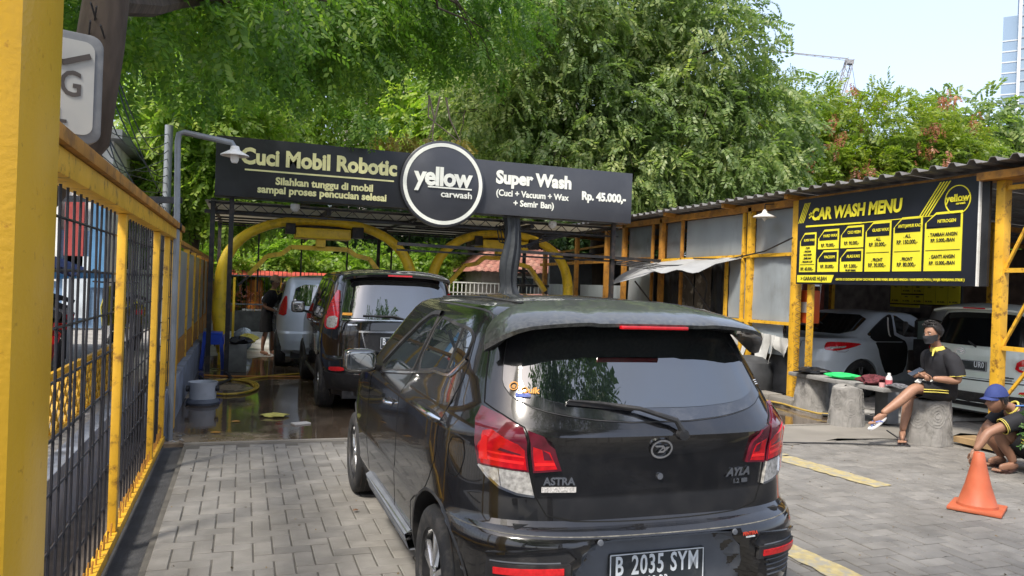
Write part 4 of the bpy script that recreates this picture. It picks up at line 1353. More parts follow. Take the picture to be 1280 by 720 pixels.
class Shell:
    """smooth car body surface. s: degrees round the tail corner (0..90), then centimetres along the side, then round the nose; z: height"""

    def __init__(c, W, R, F, p, q, yc, yf, pf=2.6, qf=3., dent=None, rise=None):
        c.W, c.R, c.F, c.p, c.q, c.yc, c.yf, c.pf, c.qf, c.dent = W, R, F, p, q, yc, yf, pf, qf, dent
        c.zr = W[-1][0]
        c.L = (yf - yc) * 100

    def pt(c, s, z):
        sg = 1 if s >= 0 else -1
        s = abs(s)
        W = tab(c.W, z)
        R = tab(c.R, z)
        F = tab(c.F, z)
        yf = min(c.yf, F - .25)
        yc = max(c.yc, R + .25)
        if s <= 90:
            t = radians(s)
            x = W * sin(t) ** (2 / c.p)
            y = yc - (yc - R) * max(cos(t), 0) ** (2 / c.q)
        elif s < 90 + c.L:
            x = W
            y = yc + (yf - yc) * (s - 90) / c.L
        else:
            t = radians(max(min(s - 90 - c.L, 90), 0))
            x = W * max(cos(t), 0) ** (2 / c.pf)
            y = yf + (F - yf) * sin(t) ** (2 / c.qf)
        if c.dent:
            y += c.dent(s, z)
        return Vector((sg * x, y, z))

    def nrm(c, s, z):
        a = c.pt(s + .4, z) - c.pt(s - .4, z)
        b = c.pt(s, z + .006) - c.pt(s, z - .006)
        n = a.cross(b)
        if n.length < 1e-9:
            return Vector((0, -1, 0))
        n.normalize()
        p = c.pt(s, z)
        if n.dot(Vector((p.x, p.y - 1.0, 0))) < 0:
            n = -n
        return n

    def D(c, s, z, off=0.):
        return c.pt(s, z) + c.nrm(s, z) * off

    def s_at_y(c, y, z):
        lo, hi = 0., 180 + c.L
        for _ in range(30):
            m = (lo + hi) / 2
            if c.pt(m, z).y < y:
                lo = m
            else:
                hi = m
        return lo


def resample(pts, step, closed=False):
    out = []
    n = len(pts)
    for i in range(n if closed else n - 1):
        a, b = pts[i], pts[(i + 1) % n]
        d = hypot((b[0] - a[0]) * .011, b[1] - a[1])
        k = max(1, int(d / step))
        for j in range(k):
            out.append((a[0] + (b[0] - a[0]) * j / k, a[1] + (b[1] - a[1]) * j / k))
    if not closed:
        out.append(pts[-1])
    return out


def chaikin(pts, n=2, closed=True):
    for _ in range(n):
        o = []
        m = len(pts)
        for i in range(m if closed else m - 1):
            a, b = pts[i], pts[(i + 1) % m]
            o += [(a[0] * .8 + b[0] * .2, a[1] * .8 + b[1] * .2), (a[0] * .2 + b[0] * .8, a[1] * .2 + b[1] * .8)]
        if not closed:
            o = [pts[0]] + o + [pts[-1]]
        pts = o
    return pts


def patch(car, name, poly, mat, parent, off=.004, depth=.012, res=.05, rnd=0, mirror=False):
    if rnd:
        poly = chaikin(poly, rnd)
    poly = resample(poly, res, True)
    P2 = [Vector((a * .011, b)) for a, b in poly]
    xs = [p.x for p in P2]
    zs = [p.y for p in P2]
    n = len(P2)
    inner = []
    i0 = int(min(xs) / res)
    while i0 * res < max(xs):
        j0 = int(min(zs) / res)
        while j0 * res < max(zs):
            q = Vector((i0 * res, j0 * res))
            if min((q - p).length for p in P2) > res * .5 and inside(q, P2):
                inner.append(q)
            j0 += 1
        i0 += 1
    r = geometry.delaunay_2d_cdt(P2 + inner, [(i, (i + 1) % n) for i in range(n)], [], 1, 1e-6)
    v2, _, f2 = r[0], r[1], r[2]
    sg = -1 if mirror else 1
    vs = [car.D(sg * v.x / .011, v.y, off) for v in v2]
    fs = [tuple(f) for f in f2]
    if fs:
        f = fs[0]
        nn = (vs[f[1]] - vs[f[0]]).cross(vs[f[2]] - vs[f[0]])
        v = v2[f[0]]
        if nn.dot(car.nrm(sg * v.x / .011, v.y)) < 0:
            fs = [f[::-1] for f in fs]
    k = len(vs)
    cnt = {}
    for f in fs:
        for i in range(len(f)):
            a, b = f[i], f[(i + 1) % len(f)]
            cnt[(a, b)] = 1
    low = {}
    for (a, b) in list(cnt):
        if (b, a) not in cnt:
            for q in (a, b):
                if q not in low:
                    low[q] = len(vs)
                    vs.append(car.D(sg * v2[q].x / .011, v2[q].y, off - depth))
            fs.append((b, a, low[a], low[b]))
    m = MB()
    m.v = [tuple(v) for v in vs]
    m.f = fs
    return m.build(name, mat, parent, smooth=True, sharp=40, fix=False, world=False)


def inside(q, P):
    c = False
    n = len(P)
    for i in range(n):
        a, b = P[i], P[(i + 1) % n]
        if (a.y > q.y) != (b.y > q.y) and q.x < (b.x - a.x) * (q.y - a.y) / (b.y - a.y) + a.x:
            c = not c
    return c


def ribbon(car, name, pts, w, mat, parent, off=.0015, rnd=0, closed=False, mirror=False, step=.03):
    if rnd:
        pts = chaikin(pts, rnd, closed)
    pts = resample(pts, step, closed)
    if closed:
        pts = pts + [pts[0]]
    sg = -1 if mirror else 1
    rows = []
    P3 = [car.D(sg * a, b, 0) for a, b in pts]
    for i, (a, b) in enumerate(pts):
        nn = car.nrm(sg * a, b)
        t = P3[min(i + 1, len(P3) - 1)] - P3[max(i - 1, 0)]
        t = t.normalized() if t.length > 1e-9 else Vector((0, 0, 1))
        sd = nn.cross(t).normalized()
        p = P3[i]
        rows.append([p - sd * w / 2 - nn * .004, p - sd * w / 2 * .8 + nn * off, p + sd * w / 2 * .8 + nn * off, p + sd * w / 2 - nn * .004])
    return MB().grid(rows).build(name, mat, parent, smooth=True, world=False, sharp=50)


def spread(vals, step):
    out = []
    for a, b in zip(vals, vals[1:]):
        k = max(1, int(round((b - a) / step)))
        out += [a + (b - a) * i / k for i in range(k)]
    return out + [vals[-1]]


def car_shell(root, car, paint, roofpaint, arches, ar, crown=.055, low=.62, bump_mat=None, gate_s=32):
    """body, tailgate, bumper and roof cut from one surface; arches are (y) centres of round openings of radius ar"""
    S = spread([0, 12, 24, 45, 72, 90], 2.2) + spread([90 + 3, 90 + car.L], 3.2) + spread([90 + car.L + 3, 180 + car.L], 6)
    Z = sorted(set([round(z, 4) for z in spread([t[0] for t in car.R], .03)] + [round(z, 4) for z in spread([t[0] for t in car.W], .03)]))
    Z = [z for i, z in enumerate(Z) if i == 0 or z - Z[i - 1] > .004]
    full = [-s for s in S[::-1]][:-1] + S
    nz = len(Z)
    P = [[car.pt(s, z) for s in full] for z in Z]
    flag = [[False] * len(full) for _ in Z]
    for j, z in enumerate(Z):
        for i, s in enumerate(full):
            p = P[j][i]
            if abs(p.x) < .45:
                continue
            for yc in arches:
                d = hypot(p.y - yc, p.z - .30)
                if d < ar:
                    flag[j][i] = True
    kinds = {'body': MB(), 'rear_bumper': MB(), 'tailgate': MB()}
    sets = {'body': [], 'rear_bumper': [], 'tailgate': []}
    for j in range(nz - 1):
        for i in range(len(full) - 1):
            c = [(j, i), (j, i + 1), (j + 1, i + 1), (j + 1, i)]
            if all(flag[a][b] for a, b in c):
                continue
            s = abs(full[i] + full[i + 1]) / 2
            z = (Z[j] + Z[j + 1]) / 2
            k = 'body'
            if z < low and s < 74:
                k = 'rear_bumper'
            elif s < gate_s + (22 if z > .97 * (car.zr - .5) + .03 else 0) and z > low:
                k = 'tailgate'
            sets[k].append(c)
    for j in range(nz):
        for i in range(len(full)):
            if flag[j][i]:
                p = P[j][i]
                for yc in arches:
                    d = hypot(p.y - yc, p.z - .30)
                    if d < ar:
                        k = ar / max(d, .01)
                        ny, nz_ = yc + (p.y - yc) * k, .30 + (p.z - .30) * k
                        P[j][i] = Vector((p.x, ny, max(nz_, Z[0])))
    for k, cells in sets.items():
        idx = {}
        vs = []
        fs = []
        for c in cells:
            f = []
            for q in c:
                if q not in idx:
                    idx[q] = len(vs)
                    vs.append(P[q[0]][q[1]])
                f.append(idx[q])
            fs.append(tuple(f))
        m = MB()
        m.v = [tuple(v) for v in vs]
        m.f = fs
        m.build(k, paint, root, smooth=True, sharp=32, fix=False, world=False)
    # roof cap
    ring = [car.pt(s, car.zr) for s in full] 
    ys = [p.y for p in ring]
    ymid = (min(ys) + max(ys)) / 2
    rows = []
    for k in [1, .985, .96, .9, .8, .65, .45, .2, 0.0]:
        rows.append([(p.x * k, ymid + (p.y - ymid) * (k if k > .0 else 0) , car.zr + crown * (1 - k ** 2.4)) for p in ring + [ring[0]]])
    MB().grid(rows).build('roof', roofpaint, root, smooth=True, world=False)
    # dark underbody and wheel wells
    r0, r1 = tab(car.R, .3), tab(car.F, .3)
    w = tab(car.W, .3)
    MB().box(-w + .20, w - .20, r0 + .12, r1 - .15, .17, .62).box(-w + .06, w - .06, arches[0] + ar + .02, arches[1] - ar - .02, .17, .6).build('underbody', BPLAS, root, world=False)
    MB().box(-w + .12, w - .12, r0 + .30, r1 - .5, .60, .66).build('floor_pan', BPLAS, root, world=False)


def arch_lip(root, car, yc, ar, mat=None, w=.022):
    for sg in (-1, 1):
        m = MB()
        rows = []
        for k in range(29):
            a = radians(-20 + 220 * k / 28)
            y = yc + ar * cos(a)
            z = max(.30 + ar * sin(a), .2)
            s = car.s_at_y(y, z)
            p = car.pt(s, z)
            x = abs(p.x)
            rows.append([(sg * (x - .10), y, z), (sg * (x + .001), y, z), (sg * (x + .004), yc + (ar + w * .5) * cos(a), .30 + (ar + w * .5) * sin(a)), (sg * (x - .004), yc + (ar + w) * cos(a), .30 + (ar + w) * sin(a))])
        m.grid(rows).build('arch_lip', mat or BPLAS, root, smooth=True, world=False)


def wheel(root, x, y, R=.29, rr=.195, w=.17, spokes=5, split=True, side=-1, hub=CHROME):
    m = MB().lathe([(rr - .008, -w * .40), (rr, -w * .47), (rr + .018, -w * .50), (R * .86, -w * .53), (R * .955, -w * .47), (R * .985, -w * .40), (R, -w * .30), (R, w * .30), (R * .97, w * .45), (R * .86, w * .53), (rr, w * .47), (rr - .008, w * .4)], (x, y, R), 40, 'x')
    t = m.build('wheel', RUBBER, root, smooth=True, world=False)
    m = MB()
    for gx in (-.3, -.1, .1, .3):
        m.lathe([(R + .0006, gx * w - .004), (R + .0012, gx * w), (R + .0006, gx * w + .004)], (x, y, R), 40, 'x')
    m.build('tread_groove', BLKM, t, world=False)
    MB().lathe([(rr, -w * .44), (rr - .012, -w * .40), (rr - .02, -w * .1), (rr - .03, w * .3), (.05, w * .32), (0, w * .32)] if side < 0 else [(rr, w * .44), (rr - .012, w * .40), (rr - .02, w * .1), (rr - .03, -w * .3), (.05, -w * .32), (0, -w * .32)], (x, y, R), 32, 'x').build('rim_barrel', RIMBLK, t, smooth=True, world=False)
    MB().lathe([(rr - .006, side * w * .41), (rr + .002, side * w * .475), (rr + .006, side * w * .46), (rr - .002, side * w * .38)], (x, y, R), 40, 'x', closed=True).build('rim_lip', ALLOY, t, smooth=True, world=False)
    sp = MB()
    xo = x + side * w * .40
    for k in range(spokes):
        a = 2 * pi * k / spokes + .35
        for da in ((-.17, .17) if split else (0,)):
            p0 = (xo + side * .002, y + .035 * cos(a), R + .035 * sin(a))
            p1 = (xo - side * .004, y + (rr - .004) * cos(a + da), R + (rr - .004) * sin(a + da))
            q = MB()
            d = Vector(p1) - Vector(p0)
            n_ = Vector((side, 0, 0))
            sd = d.cross(n_).normalized()
            w0, w1 = .013, .017
            vs = []
            for (pp, ww) in ((Vector(p0), w0), (Vector(p1), w1)):
                for i, jx in ((-1, -.018), (-.7, .0), (.7, .0), (1, -.018)):
                    vs.append(pp + sd * ww * i + n_ * jx)
            q.add(vs, [(0, 1, 5, 4), (1, 2, 6, 5), (2, 3, 7, 6), (0, 3, 2, 1), (4, 5, 6, 7)])
            sp.add(q.v, q.f)
    sp.build('rim_spokes', ALLOY, t, world=False)
    MB().lathe([(.036, side * w * .36), (.034, side * w * .43), (.02, side * w * .45), (0, side * w * .45)], (x, y, R), 20, 'x').build('hub_cap', hub, t, smooth=True, world=False)
    return t


def round_emblem(root, M4, r=.042, mat=CHROME):
    """oval chrome badge with a slanted arrow of two blades"""
    n = 36
    m = MB()
    for k in range(n):
        a, b = 2 * pi * k / n, 2 * pi * (k + 1) / n
        m.bar(M4 @ Vector((r * 1.25 * cos(a), r * sin(a), .004)), M4 @ Vector((r * 1.25 * cos(b), r * sin(b), .004)), .008, .008, up=M4.to_3x3() @ Vector((0, 0, 1)))
    o = m.build('badge', mat, root, world=False)
    m = MB()
    for poly in ([(-.95, .42), (.15, .42), (.62, .02), (.40, -.10), (-.10, .22), (-.70, .22)], [(-.45, -.45), (.30, -.45), (1.02, .25), (.60, .25), (.16, -.22), (-.12, -.22), (.25, .12), (.0, .12)]):
        P = prism([(x * r, y * r) for x, y in poly], .0, .007, M4)
        m.add(P.v, P.f)
    m.build('badge_mark', mat, o, world=False)


def local_frame(car, s, z, off=.004):
    p = car.D(s, z, off)
    n = car.nrm(s, z)
    r = Vector((0, 0, 1)).cross(n)
    if r.length < 1e-6:
        r = Vector((1, 0, 0))
    r.normalize()
    u = n.cross(r)
    # text x axis must point right for someone looking at the surface from outside
    return frame_m(p, r, u)


def plate(root, M4, big, small, w=.43, h=.135):
    o = prism(rrect(w, h, .01), -.006, .004, M4).build('number_plate', PLATE, root, world=False)
    m = MB()
    for (x0, x1, y0, y1) in ((-w / 2 + .004, w / 2 - .004, h / 2 - .008, h / 2 - .004), (-w / 2 + .004, w / 2 - .004, -h / 2 + .004, -h / 2 + .008), (-w / 2 + .004, -w / 2 + .008, -h / 2 + .008, h / 2 - .008), (w / 2 - .008, w / 2 - .004, -h / 2 + .008, h / 2 - .008)):
        P = prism([(x0, y0), (x1, y0), (x1, y1), (x0, y1)], .004, .0055, M4)
        m.add(P.v, P.f)
    m.build('plate_border', PTXT, o, world=False)
    for s_, x in zip(big.split('  '), (-.172, -.045, .122)):
        if s_ == '_':
            continue
        text('plate_text', s_, PTXT, o, M4 @ Matrix.Translation((x, .014, .006)), .105, .0012, .0018, .64, spacing=1.12, world=False)
    if small:
        text('plate_text', small, PTXT, o, M4 @ Matrix.Translation((0, -.047, .006)), .042, .0012, .0008, .9, spacing=1.1, world=False)
    return o


def mirror_box(root, side, x, y, z, paint, w=.20, h=.14):
    def sup(c, a, b, d, e=4.5, n=14, mcut=None):
        rows = []
        for j in range(n + 1):
            t = pi * j / n
            row = []
            for i in range(2 * n + 1):
                f = 2 * pi * i / (2 * n)
                sx = sin(t) * cos(f)
                sy = cos(t)
                sz = sin(t) * sin(f)
                g_ = lambda v: (1 if v > 0 else -1) * abs(v) ** (2 / e)
                row.append((c[0] + a * g_(sx), c[1] + b * g_(sy) * (1 if sy > 0 else .45), c[2] + d * g_(sz)))
            rows.append(row)
        return MB().grid(rows)
    r = sup((x, y, z), w / 2, .10, h / 2).build('door_mirror', paint, root, smooth=True, world=False)
    sup((x, y - .036, z), w / 2 * .90, .02, h / 2 * .86, 5).build('mirror_glass', GLASSC, r, smooth=True, world=False)
    MB().bar((x - side * (w / 2 - .02), y + .02, z - h / 2 + .03), (x - side * (w / 2 + .09), y + .05, z - h / 2 + .0), .05, .035).build('mirror_stalk', BPLAS, r, bevel=.008, world=False)


def handle(root, car, s, z, mat, side=-1, ln=.17):
    """pull handle: a recessed dark cup with a bar across"""
    patch(car, 'handle_cup', [(s - 7.5, z - .02), (s + 7.5, z - .02), (s + 7.5, z + .022), (s - 7.5, z + .022)], BPLAS, root, .001, .004, rnd=2, mirror=side < 0)
    sg = side
    pts = [car.D(sg * (s + k), z + .004, o) for k, o in ((-9, .004), (-7, .022), (-3, .032), (3, .032), (7, .022), (9, .004))]
    MB().tube(pts, [.005, .008, .010, .010, .008, .005], 8).build('door_handle', mat, root, smooth=True, world=False)


# ------------------------------------------------------------ the black hatchback in front
def dent_a(s, z):
    if z > .572 or z < .20:
        return 0.
    hw = 10.5 + (.572 - z) / .115 * 4.5
    t = min(max((hw + 1.5 - s) / 5.0, 0), 1)
    u = min(max((.572 - z) / .02, 0), 1)
    return .105 * t * t * (3 - 2 * t) * u


HA = Shell(W=[(.18, .73), (.26, .785), (.34, .81), (.55, .825), (.58, .822), (.74, .818), (.86, .812), (.93, .808), (.98, .785), (1.02, .76), (1.15, .715), (1.3, .655), (1.38, .615), (1.41, .59), (1.43, .56)],
           R=[(.18, -.45), (.24, -.53), (.30, -.57), (.50, -.585), (.565, -.58), (.585, -.565), (.615, -.505), (.63, -.49), (.72, -.478), (.88, -.475), (.925, -.485), (.95, -.50), (.965, -.495), (1.02, -.455), (1.38, -.215), (1.41, -.18), (1.43, -.13)],
           F=[(.18, 2.85), (.3, 3.0), (.6, 3.02), (.75, 2.98), (.86, 2.85), (.90, 2.6), (.93, 2.3), (.97, 2.15), (1.38, 1.55), (1.41, 1.5), (1.43, 1.42)], p=3.5, q=4.2, yc=.35, yf=2.0, dent=dent_a)
ha = root_of('black_hatchback', 'dusty black hatchback in the foreground seen from behind with roof spoiler and alloy wheels', 'car', (1.595, 3.17, 0))
car_shell(ha, HA, PAINTB, PAINTD, (0., 2.42), .335, .055)
for y in (0., 2.42):
    arch_lip(ha, HA, y, .335, BPLAS, .018)
    for sx_ in (-1, 1):
        wheel(ha, sx_ * .725, y, side=sx_, R=.288)
gl = [(0, .998), (-12, 1.015), (-28, 1.045), (-40, 1.085), (-45.5, 1.13), (-46.5, 1.20), (-47, 1.375), (0, 1.378), (47, 1.375), (46.5, 1.20), (45.5, 1.13), (40, 1.085), (28, 1.045), (12, 1.015)]
gl = [(s * 1.02, z) for s, z in gl]
patch(HA, 'rear_window_border', gl, FRIT, ha, .005, .012, .05, 1)
gi = [(0, 1.045), (-20, 1.065), (-33, 1.10), (-37.5, 1.15), (-37, 1.24), (-33, 1.345), (0, 1.355), (33, 1.345), (37, 1.24), (37.5, 1.15), (33, 1.10), (20, 1.065)]
patch(HA, 'rear_window', gi, GLASS, ha, .0075, .006, .05, 2)
ribbon(HA, 'window_seal', gl, .010, BPLAS, ha, .003, 1, True)
SEAM = M('panel_gap', (.003, .003, .003), .9)
gate = [(62, 1.365), (58, 1.20), (55.5, 1.055), (44, 1.018), (33.6, .982), (30, .935), (28.1, .81), (26, .717), (22.4, .65), (13.7, .628), (0, .619)]
for mir in (False, True):
    ribbon(HA, 'tailgate_gap', gate, .007, SEAM, ha, .0012, 0, mirror=mir, step=.02)
    # outer lamp
    lo = [(55.5, 1.040), (44.2, 1.012), (33.8, .974), (31.0, .935), (29.0, .815), (50.5, .830), (53.5, .92), (57, .99)]
    L = patch(HA, 'tail_lamp', lo, REDD, ha, .016, .03, .03, 0, mir)
    patch(HA, 'lamp_red_band', [(51, .955), (47, .962), (34, .925), (31.2, .90), (29.8, .822), (49.0, .835), (51.5, .90)], REDL, L, .0175, .01, .03, 0, mir)
    for zz in (.842, .868):
        patch(HA, 'lamp_bar', [(48, zz + .012), (31, zz), (31, zz + .011), (46, zz + .021)], REDB, L, .0185, .002, .04, 0, mir)
    patch(HA, 'lamp_bar', [(50.0, .85), (46.0, .85), (47.5, .94), (50.5, .945)], REDB, L, .0187, .002, .03, 0, mir)
    patch(HA, 'lamp_dark_insert', [(42, .895), (32.5, .878), (32.5, .886), (41, .905)], REDD, L, .0187, .002, .03, 0, mir)
    patch(HA, 'clear_lens', [(50.3, .828), (29.0, .813), (26.6, .722), (33, .730), (40.2, .752), (46, .79)], CLEAR, L, .015, .03, .03, 0, mir)
    ribbon(HA, 'lamp_divider', [(41, .822), (39.5, .758)], .006, CHROME, L, .019, mirror=mir)
    ribbon(HA, 'lamp_rim', [(50.3, .828), (46, .79), (40.2, .752), (33, .730), (26.6, .722)], .012, CHROME, L, .0155, mirror=mir)
    # inner lamp on the gate
    li = [(32.0, .968), (25.7, .953), (20.8, .908), (18.2, .821), (27.4, .812), (29.4, .93)]
    L2 = patch(HA, 'tail_lamp_inner', li, REDD, ha, .014, .028, .03, 0, mir)
    patch(HA, 'lamp_red_band', [(28.3, .915), (22.3, .895), (19.6, .828), (27.0, .82)], REDL, L2, .0155, .01, .03, 0, mir)
    patch(HA, 'lamp_bar', [(27.0, .838), (20.2, .842), (20.6, .852), (27.2, .85)], REDB, L2, .0165, .002, .03, 0, mir)
    patch(HA, 'lamp_dark_insert', [(25.0, .905), (22.5, .89), (21.3, .862), (24, .862)], REDD, L2, .0165, .002, .03, 0, mir)
    # honeycomb side vent with reflector
    V = patch(HA, 'bumper_vent', [(48, .515), (30, .537), (18, .552), (15.5, .52), (20, .47), (27, .40), (40, .34), (50, .34)], BPLAS, ha, .003, .006, .04, 0, mir)
    ribbon(HA, 'vent_edge', [(48, .517), (30, .539), (18, .553), (15.5, .52), (20, .47)], .012, PAINTB, V, .012, mirror=mir)
    for i in range(9):
        for j in range(5):
            s0 = 22.5 + i * 2.9 + (j % 2) * 1.45
            z0 = .405 + j * .026
            if z0 > .475 or z0 < .38 or s0 > 46:
                continue
    for j in range(7):
        z0 = .37 + j * .022
        ribbon(HA, 'vent_rib', [(46.5, z0 - .01), (24 - j * .6, z0)], .005, SLATE, V, .006, mirror=mir, step=.05)
    patch(HA, 'reflector_frame', [(46.5, .486), (17.5, .500), (17.5, .452), (46.5, .436)], BPLAS, V, .014, .02, .04, 0, mir)
    patch(HA, 'reflector', [(44.5, .474), (19.5, .487), (19.5, .463), (44.5, .449)], REFL, V, .018, .008, .04, 0, mir)
    # side windows
    fw = [(212, .985), (222, 1.04), (208, 1.18), (190, 1.30), (172, 1.352), (147, 1.358), (139, 1.09), (140, 1.062), (180, 1.02)]
    rwn = [(139, 1.352), (112, 1.345), (88, 1.332), (79, 1.32), (74.5, 1.295), (76.2, 1.204), (84.9, 1.131), (100, 1.105), (130, 1.075)]
    win = patch(HA, 'side_window_front', fw, GLASSC, ha, .002, .006, .06, 1, mir)
    win2 = patch(HA, 'side_window_rear', rwn, GLASSC, ha, .002, .006, .06, 1, mir)
    ribbon(HA, 'quarter_bar', [(86.5, 1.325), (86.5, 1.130)], .016, BPLAS, win2, .006, mirror=mir)
    ribbon(HA, 'window_trim', fw, .018, BPLAS, win, .0045, 1, True, mir)
    ribbon(HA, 'window_trim', rwn, .018, BPLAS, win2, .0045, 1, True, mir)
    ribbon(HA, 'belt_moulding', [(212, .975), (180, 1.008), (140, 1.050), (130, 1.063), (100, 1.093), (84.0, 1.118), (74.8, 1.20)], .014, CHROME, ha, .010, 0, mirror=mir)
    ribbon(HA, 'rain_visor', [(224, 1.03), (222, 1.06), (208, 1.195), (190, 1.31), (172, 1.362), (146, 1.368)], .030, BPLAS, ha, .012, 1, mirror=mir)
    # door gaps
    ribbon(HA, 'door_gap', [(142, 1.36), (136, 1.05), (134, .80), (133, .60), (133, .40), (136, .33)], .007, SEAM, ha, .0012, mirror=mir)
    ribbon(HA, 'door_gap', [(73, 1.30), (72, 1.15), (78, 1.03), (79.5, .90), (79, .80), (84, .66), (89, .57), (93, .44), (93, .34), (130, .31), (215, .30)], .007, SEAM, ha, .0012, 1, mirror=mir)
    ribbon(HA, 'door_gap', [(223, 1.0), (228, .8), (226, .5), (218, .32)], .007, SEAM, ha, .0012, 1, mirror=mir)
    ribbon(HA, 'roof_gutter', [(62, 1.365), (66, 1.40), (80, 1.415), (140, 1.42), (200, 1.42)], .012, BPLAS, ha, .003, 1, mirror=mir)
    handle(ha, HA, 157, .865, CHROME, -1 if mir else 1)
    handle(ha, HA, 88, .945, CHROME, -1 if mir else 1)
    ribbon(HA, 'side_skirt', [(92, .315), (215, .30)], .10, SLATE, ha, .030, mirror=mir)
    ribbon(HA, 'skirt_line', [(91, .352), (216, .335)], .010, ALLOY, ha, .024, mirror=mir)
    ribbon(HA, 'skirt_line', [(92, .325), (214, .31)], .006, ALLOY, ha, .0335, mirror=mir)
    mirror_box(ha, -1 if mir else 1, (-1 if mir else 1) * .905, 1.56, 1.035, PAINTB, .20, .14)
ribbon(HA, 'fuel_door_gap', [(70, .90), (61.5, .915), (58.8, .85), (62, .755), (70, .76)], .005, SEAM, ha, .0012, 1, True, True, step=.015)
# roof spoiler
rows = []
XN = 28
for i in range(XN + 1):
    x = -.665 + 1.33 * i / XN
    u = abs(x) / .665
    e = max(0, (u - .80) / .20)
    cut = .012 if abs(x) < .27 else 0
    yl = -.405 + .085 * u ** 2.4 + .12 * e ** 2 + cut
    zl = 1.388 - .055 * u ** 3 - .055 * e ** 2 - (0.006 if abs(x) < .27 else 0)
    y0 = -.02 - .06 * u ** 4
    z0 = 1.474 - .055 * u ** 2.4 - .045 * e ** 1.5
    x0 = x * .90
    xl = x
    rows.append([(x0, y0, z0), (x0 * .4 + xl * .6, y0 * .55 + yl * .45, z0 * .5 + zl * .5 + .012 + .004 * (1 - e)), (xl, yl * .93 + y0 * .07, zl + .018 * (1 - e) + .002), (xl, yl, zl + .004),
                 (xl, yl + .004, zl - .010 - .012 * e), (xl * .98, yl * .75 - .03, zl - .016 - .012 * e), (x * .93, -.22 + .03 * e, zl - .02), (x0, y0, z0 - .045)])
MB().grid(rows).build('roof_spoiler', PAINTD, ha, smooth=True, world=False, sharp=50)
rows = [[(x, y, 1.386 + dz + .0015) for x in (-.26, -.1, .1, .26)] for y, dz in ((-.392, .0), (-.30, .036), (-.16, .0655))]
MB().box(-.155, .155, -.4065, -.385, 1.364, 1.378).build('brake_light', REDL, ha, world=False, bevel=.003)
# roof ribs
for x in (-.47, .47):
    MB().tube([(x * .92, .0, 1.449), (x, .4, 1.462), (x, .9, 1.458), (x * .98, 1.3, 1.445)], .006, 6).build('roof_rail_trim', BPLAS, ha, world=False)
# wiper
w_ = MB().tube([HA.D(1.0, .958, .02), HA.D(.5, .99, .035), HA.D(-1.5, 1.035, .035)], [.014, .012, .009], 8)
w_.tube([HA.D(-1.5, 1.035, .035), HA.D(-3.6, 1.045, .030), HA.D(-9, 1.062, .024), HA.D(-18, 1.072, .02)], [.009, .009, .007, .005], 8)
wo = w_.build('wiper_arm', BPLAS, ha, smooth=True, world=False)
MB().bar(HA.D(-2.2, 1.040, .016), HA.D(-18.5, 1.066, .012), .014, .012).build('wiper_blade', BLKM, wo, world=False)
MB().lathe([(0, -.03), (.022, -.028), (.024, 0), (0, 0)], tuple(HA.D(1.0, .955, .0)), 14, 'y').build('wiper_pivot', BPLAS, wo, smooth=True, world=False)
# badges and writing
round_emblem(ha, local_frame(HA, 0, .897, .003), .036)
MB().lathe([(0, -.008), (.013, -.008), (.014, 0), (0, 0)], tuple(HA.D(0, .785)), 16, 'y').build('key_lock', CHROME, ha, world=False)
tx = local_frame(HA, -18.6, .778, .003)
text('badge_text', 'ASTRA', CHROME, ha, tx, .040, .002, .0014, 1.02, world=False)
prism([(-.068, -.013), (.068, -.013), (.068, .008), (-.068, .008)], 0, .003, local_frame(HA, -18.6, .750, .002)).build('badge_bar', M('badge_grey', (.5, .48, .46), .4, var=.5, scale=150), ha, world=False)
text('badge_text', 'AYLA', CHROME, ha, local_frame(HA, 15.0, .782, .003), .044, .002, .0022, 1.15, shear=.35, world=False)
text('badge_text', '1.2', CHROME, ha, local_frame(HA, 14.3, .745, .003), .026, .002, .001, 1.1, world=False)
prism(rrect(.034, .018, .004), 0, .002, local_frame(HA, 17.6, .746, .003)).build('badge_box', CHROME, ha, world=False)
OR_ = M('sticker_orange', (.75, .32, .03), .5)
text('sticker_text', '-Quik', OR_, ha, local_frame(HA, -33.2, 1.108, .010), .036, .0006, .0010, 1.0, world=False)
Mq = local_frame(HA, -40.2, 1.122, .010)
MB().add([Mq @ Vector((r_ * cos(a), r_ * sin(a), 0)) for r_ in (.014, .019) for a in [2 * pi * k / 20 for k in range(20)]], [(k, (k + 1) % 20, 20 + (k + 1) % 20, 20 + k) for k in range(20)]).build('sticker_ring', OR_, ha, fix=False, world=False)
text('sticker_text', 'e', OR_, ha, Mq, .030, .0006, .001, world=False)
prism(rrect(.06, .016, .004), 0, .001, local_frame(HA, -35.5, 1.090, .010)).build('small_sticker', M('sticker_blue', (.05, .1, .4), .5, var=.8, scale=90), ha, world=False)
for k in range(3):
    prism(rrect(.034 - .006 * (k % 2), .0035, .001), 0, .001, local_frame(HA, 42.5, 1.137 - .008 * k, .009)).build('window_etching', PTXT, ha, world=False)
# bumper: grey recess, plate, sensors, sticker, lower strip
patch(HA, 'bumper_recess', [(-9.5, .566), (9.5, .566), (12.8, .50), (15, .43), (18, .30), (-18, .30), (-15, .43), (-12.8, .50)], SLATE, ha, .0025, .004, .03)
rec_y = -.485
plate(ha, frame_m((-.0, -.486, .425), (1, 0, 0), (0, .02, 1)), 'B  2035  SYM', '10·23')
for s in (-9.7, 9.7, -30, 30):
    if abs(s) < 20:
        q = HA.D(s, .583, .0)
        MB().lathe([(0, -.006), (.011, -.005), (.0125, 0), (0, 0)], (q.x, q.y - .012, .571), 16, 'y').build('parking_sensor', SLATE, ha, smooth=True, world=False)
text('sticker_text', 'PENTERA', M('sticker_red', (.6, .06, .03), .5), ha, local_frame(HA, 14.6, .558, .003), .019, .0005, .0006, world=False)
text('sticker_text', 'ACCESSORIES', PTXT, ha, local_frame(HA, 14.6, .545, .003), .008, .0005, .0002, world=False)
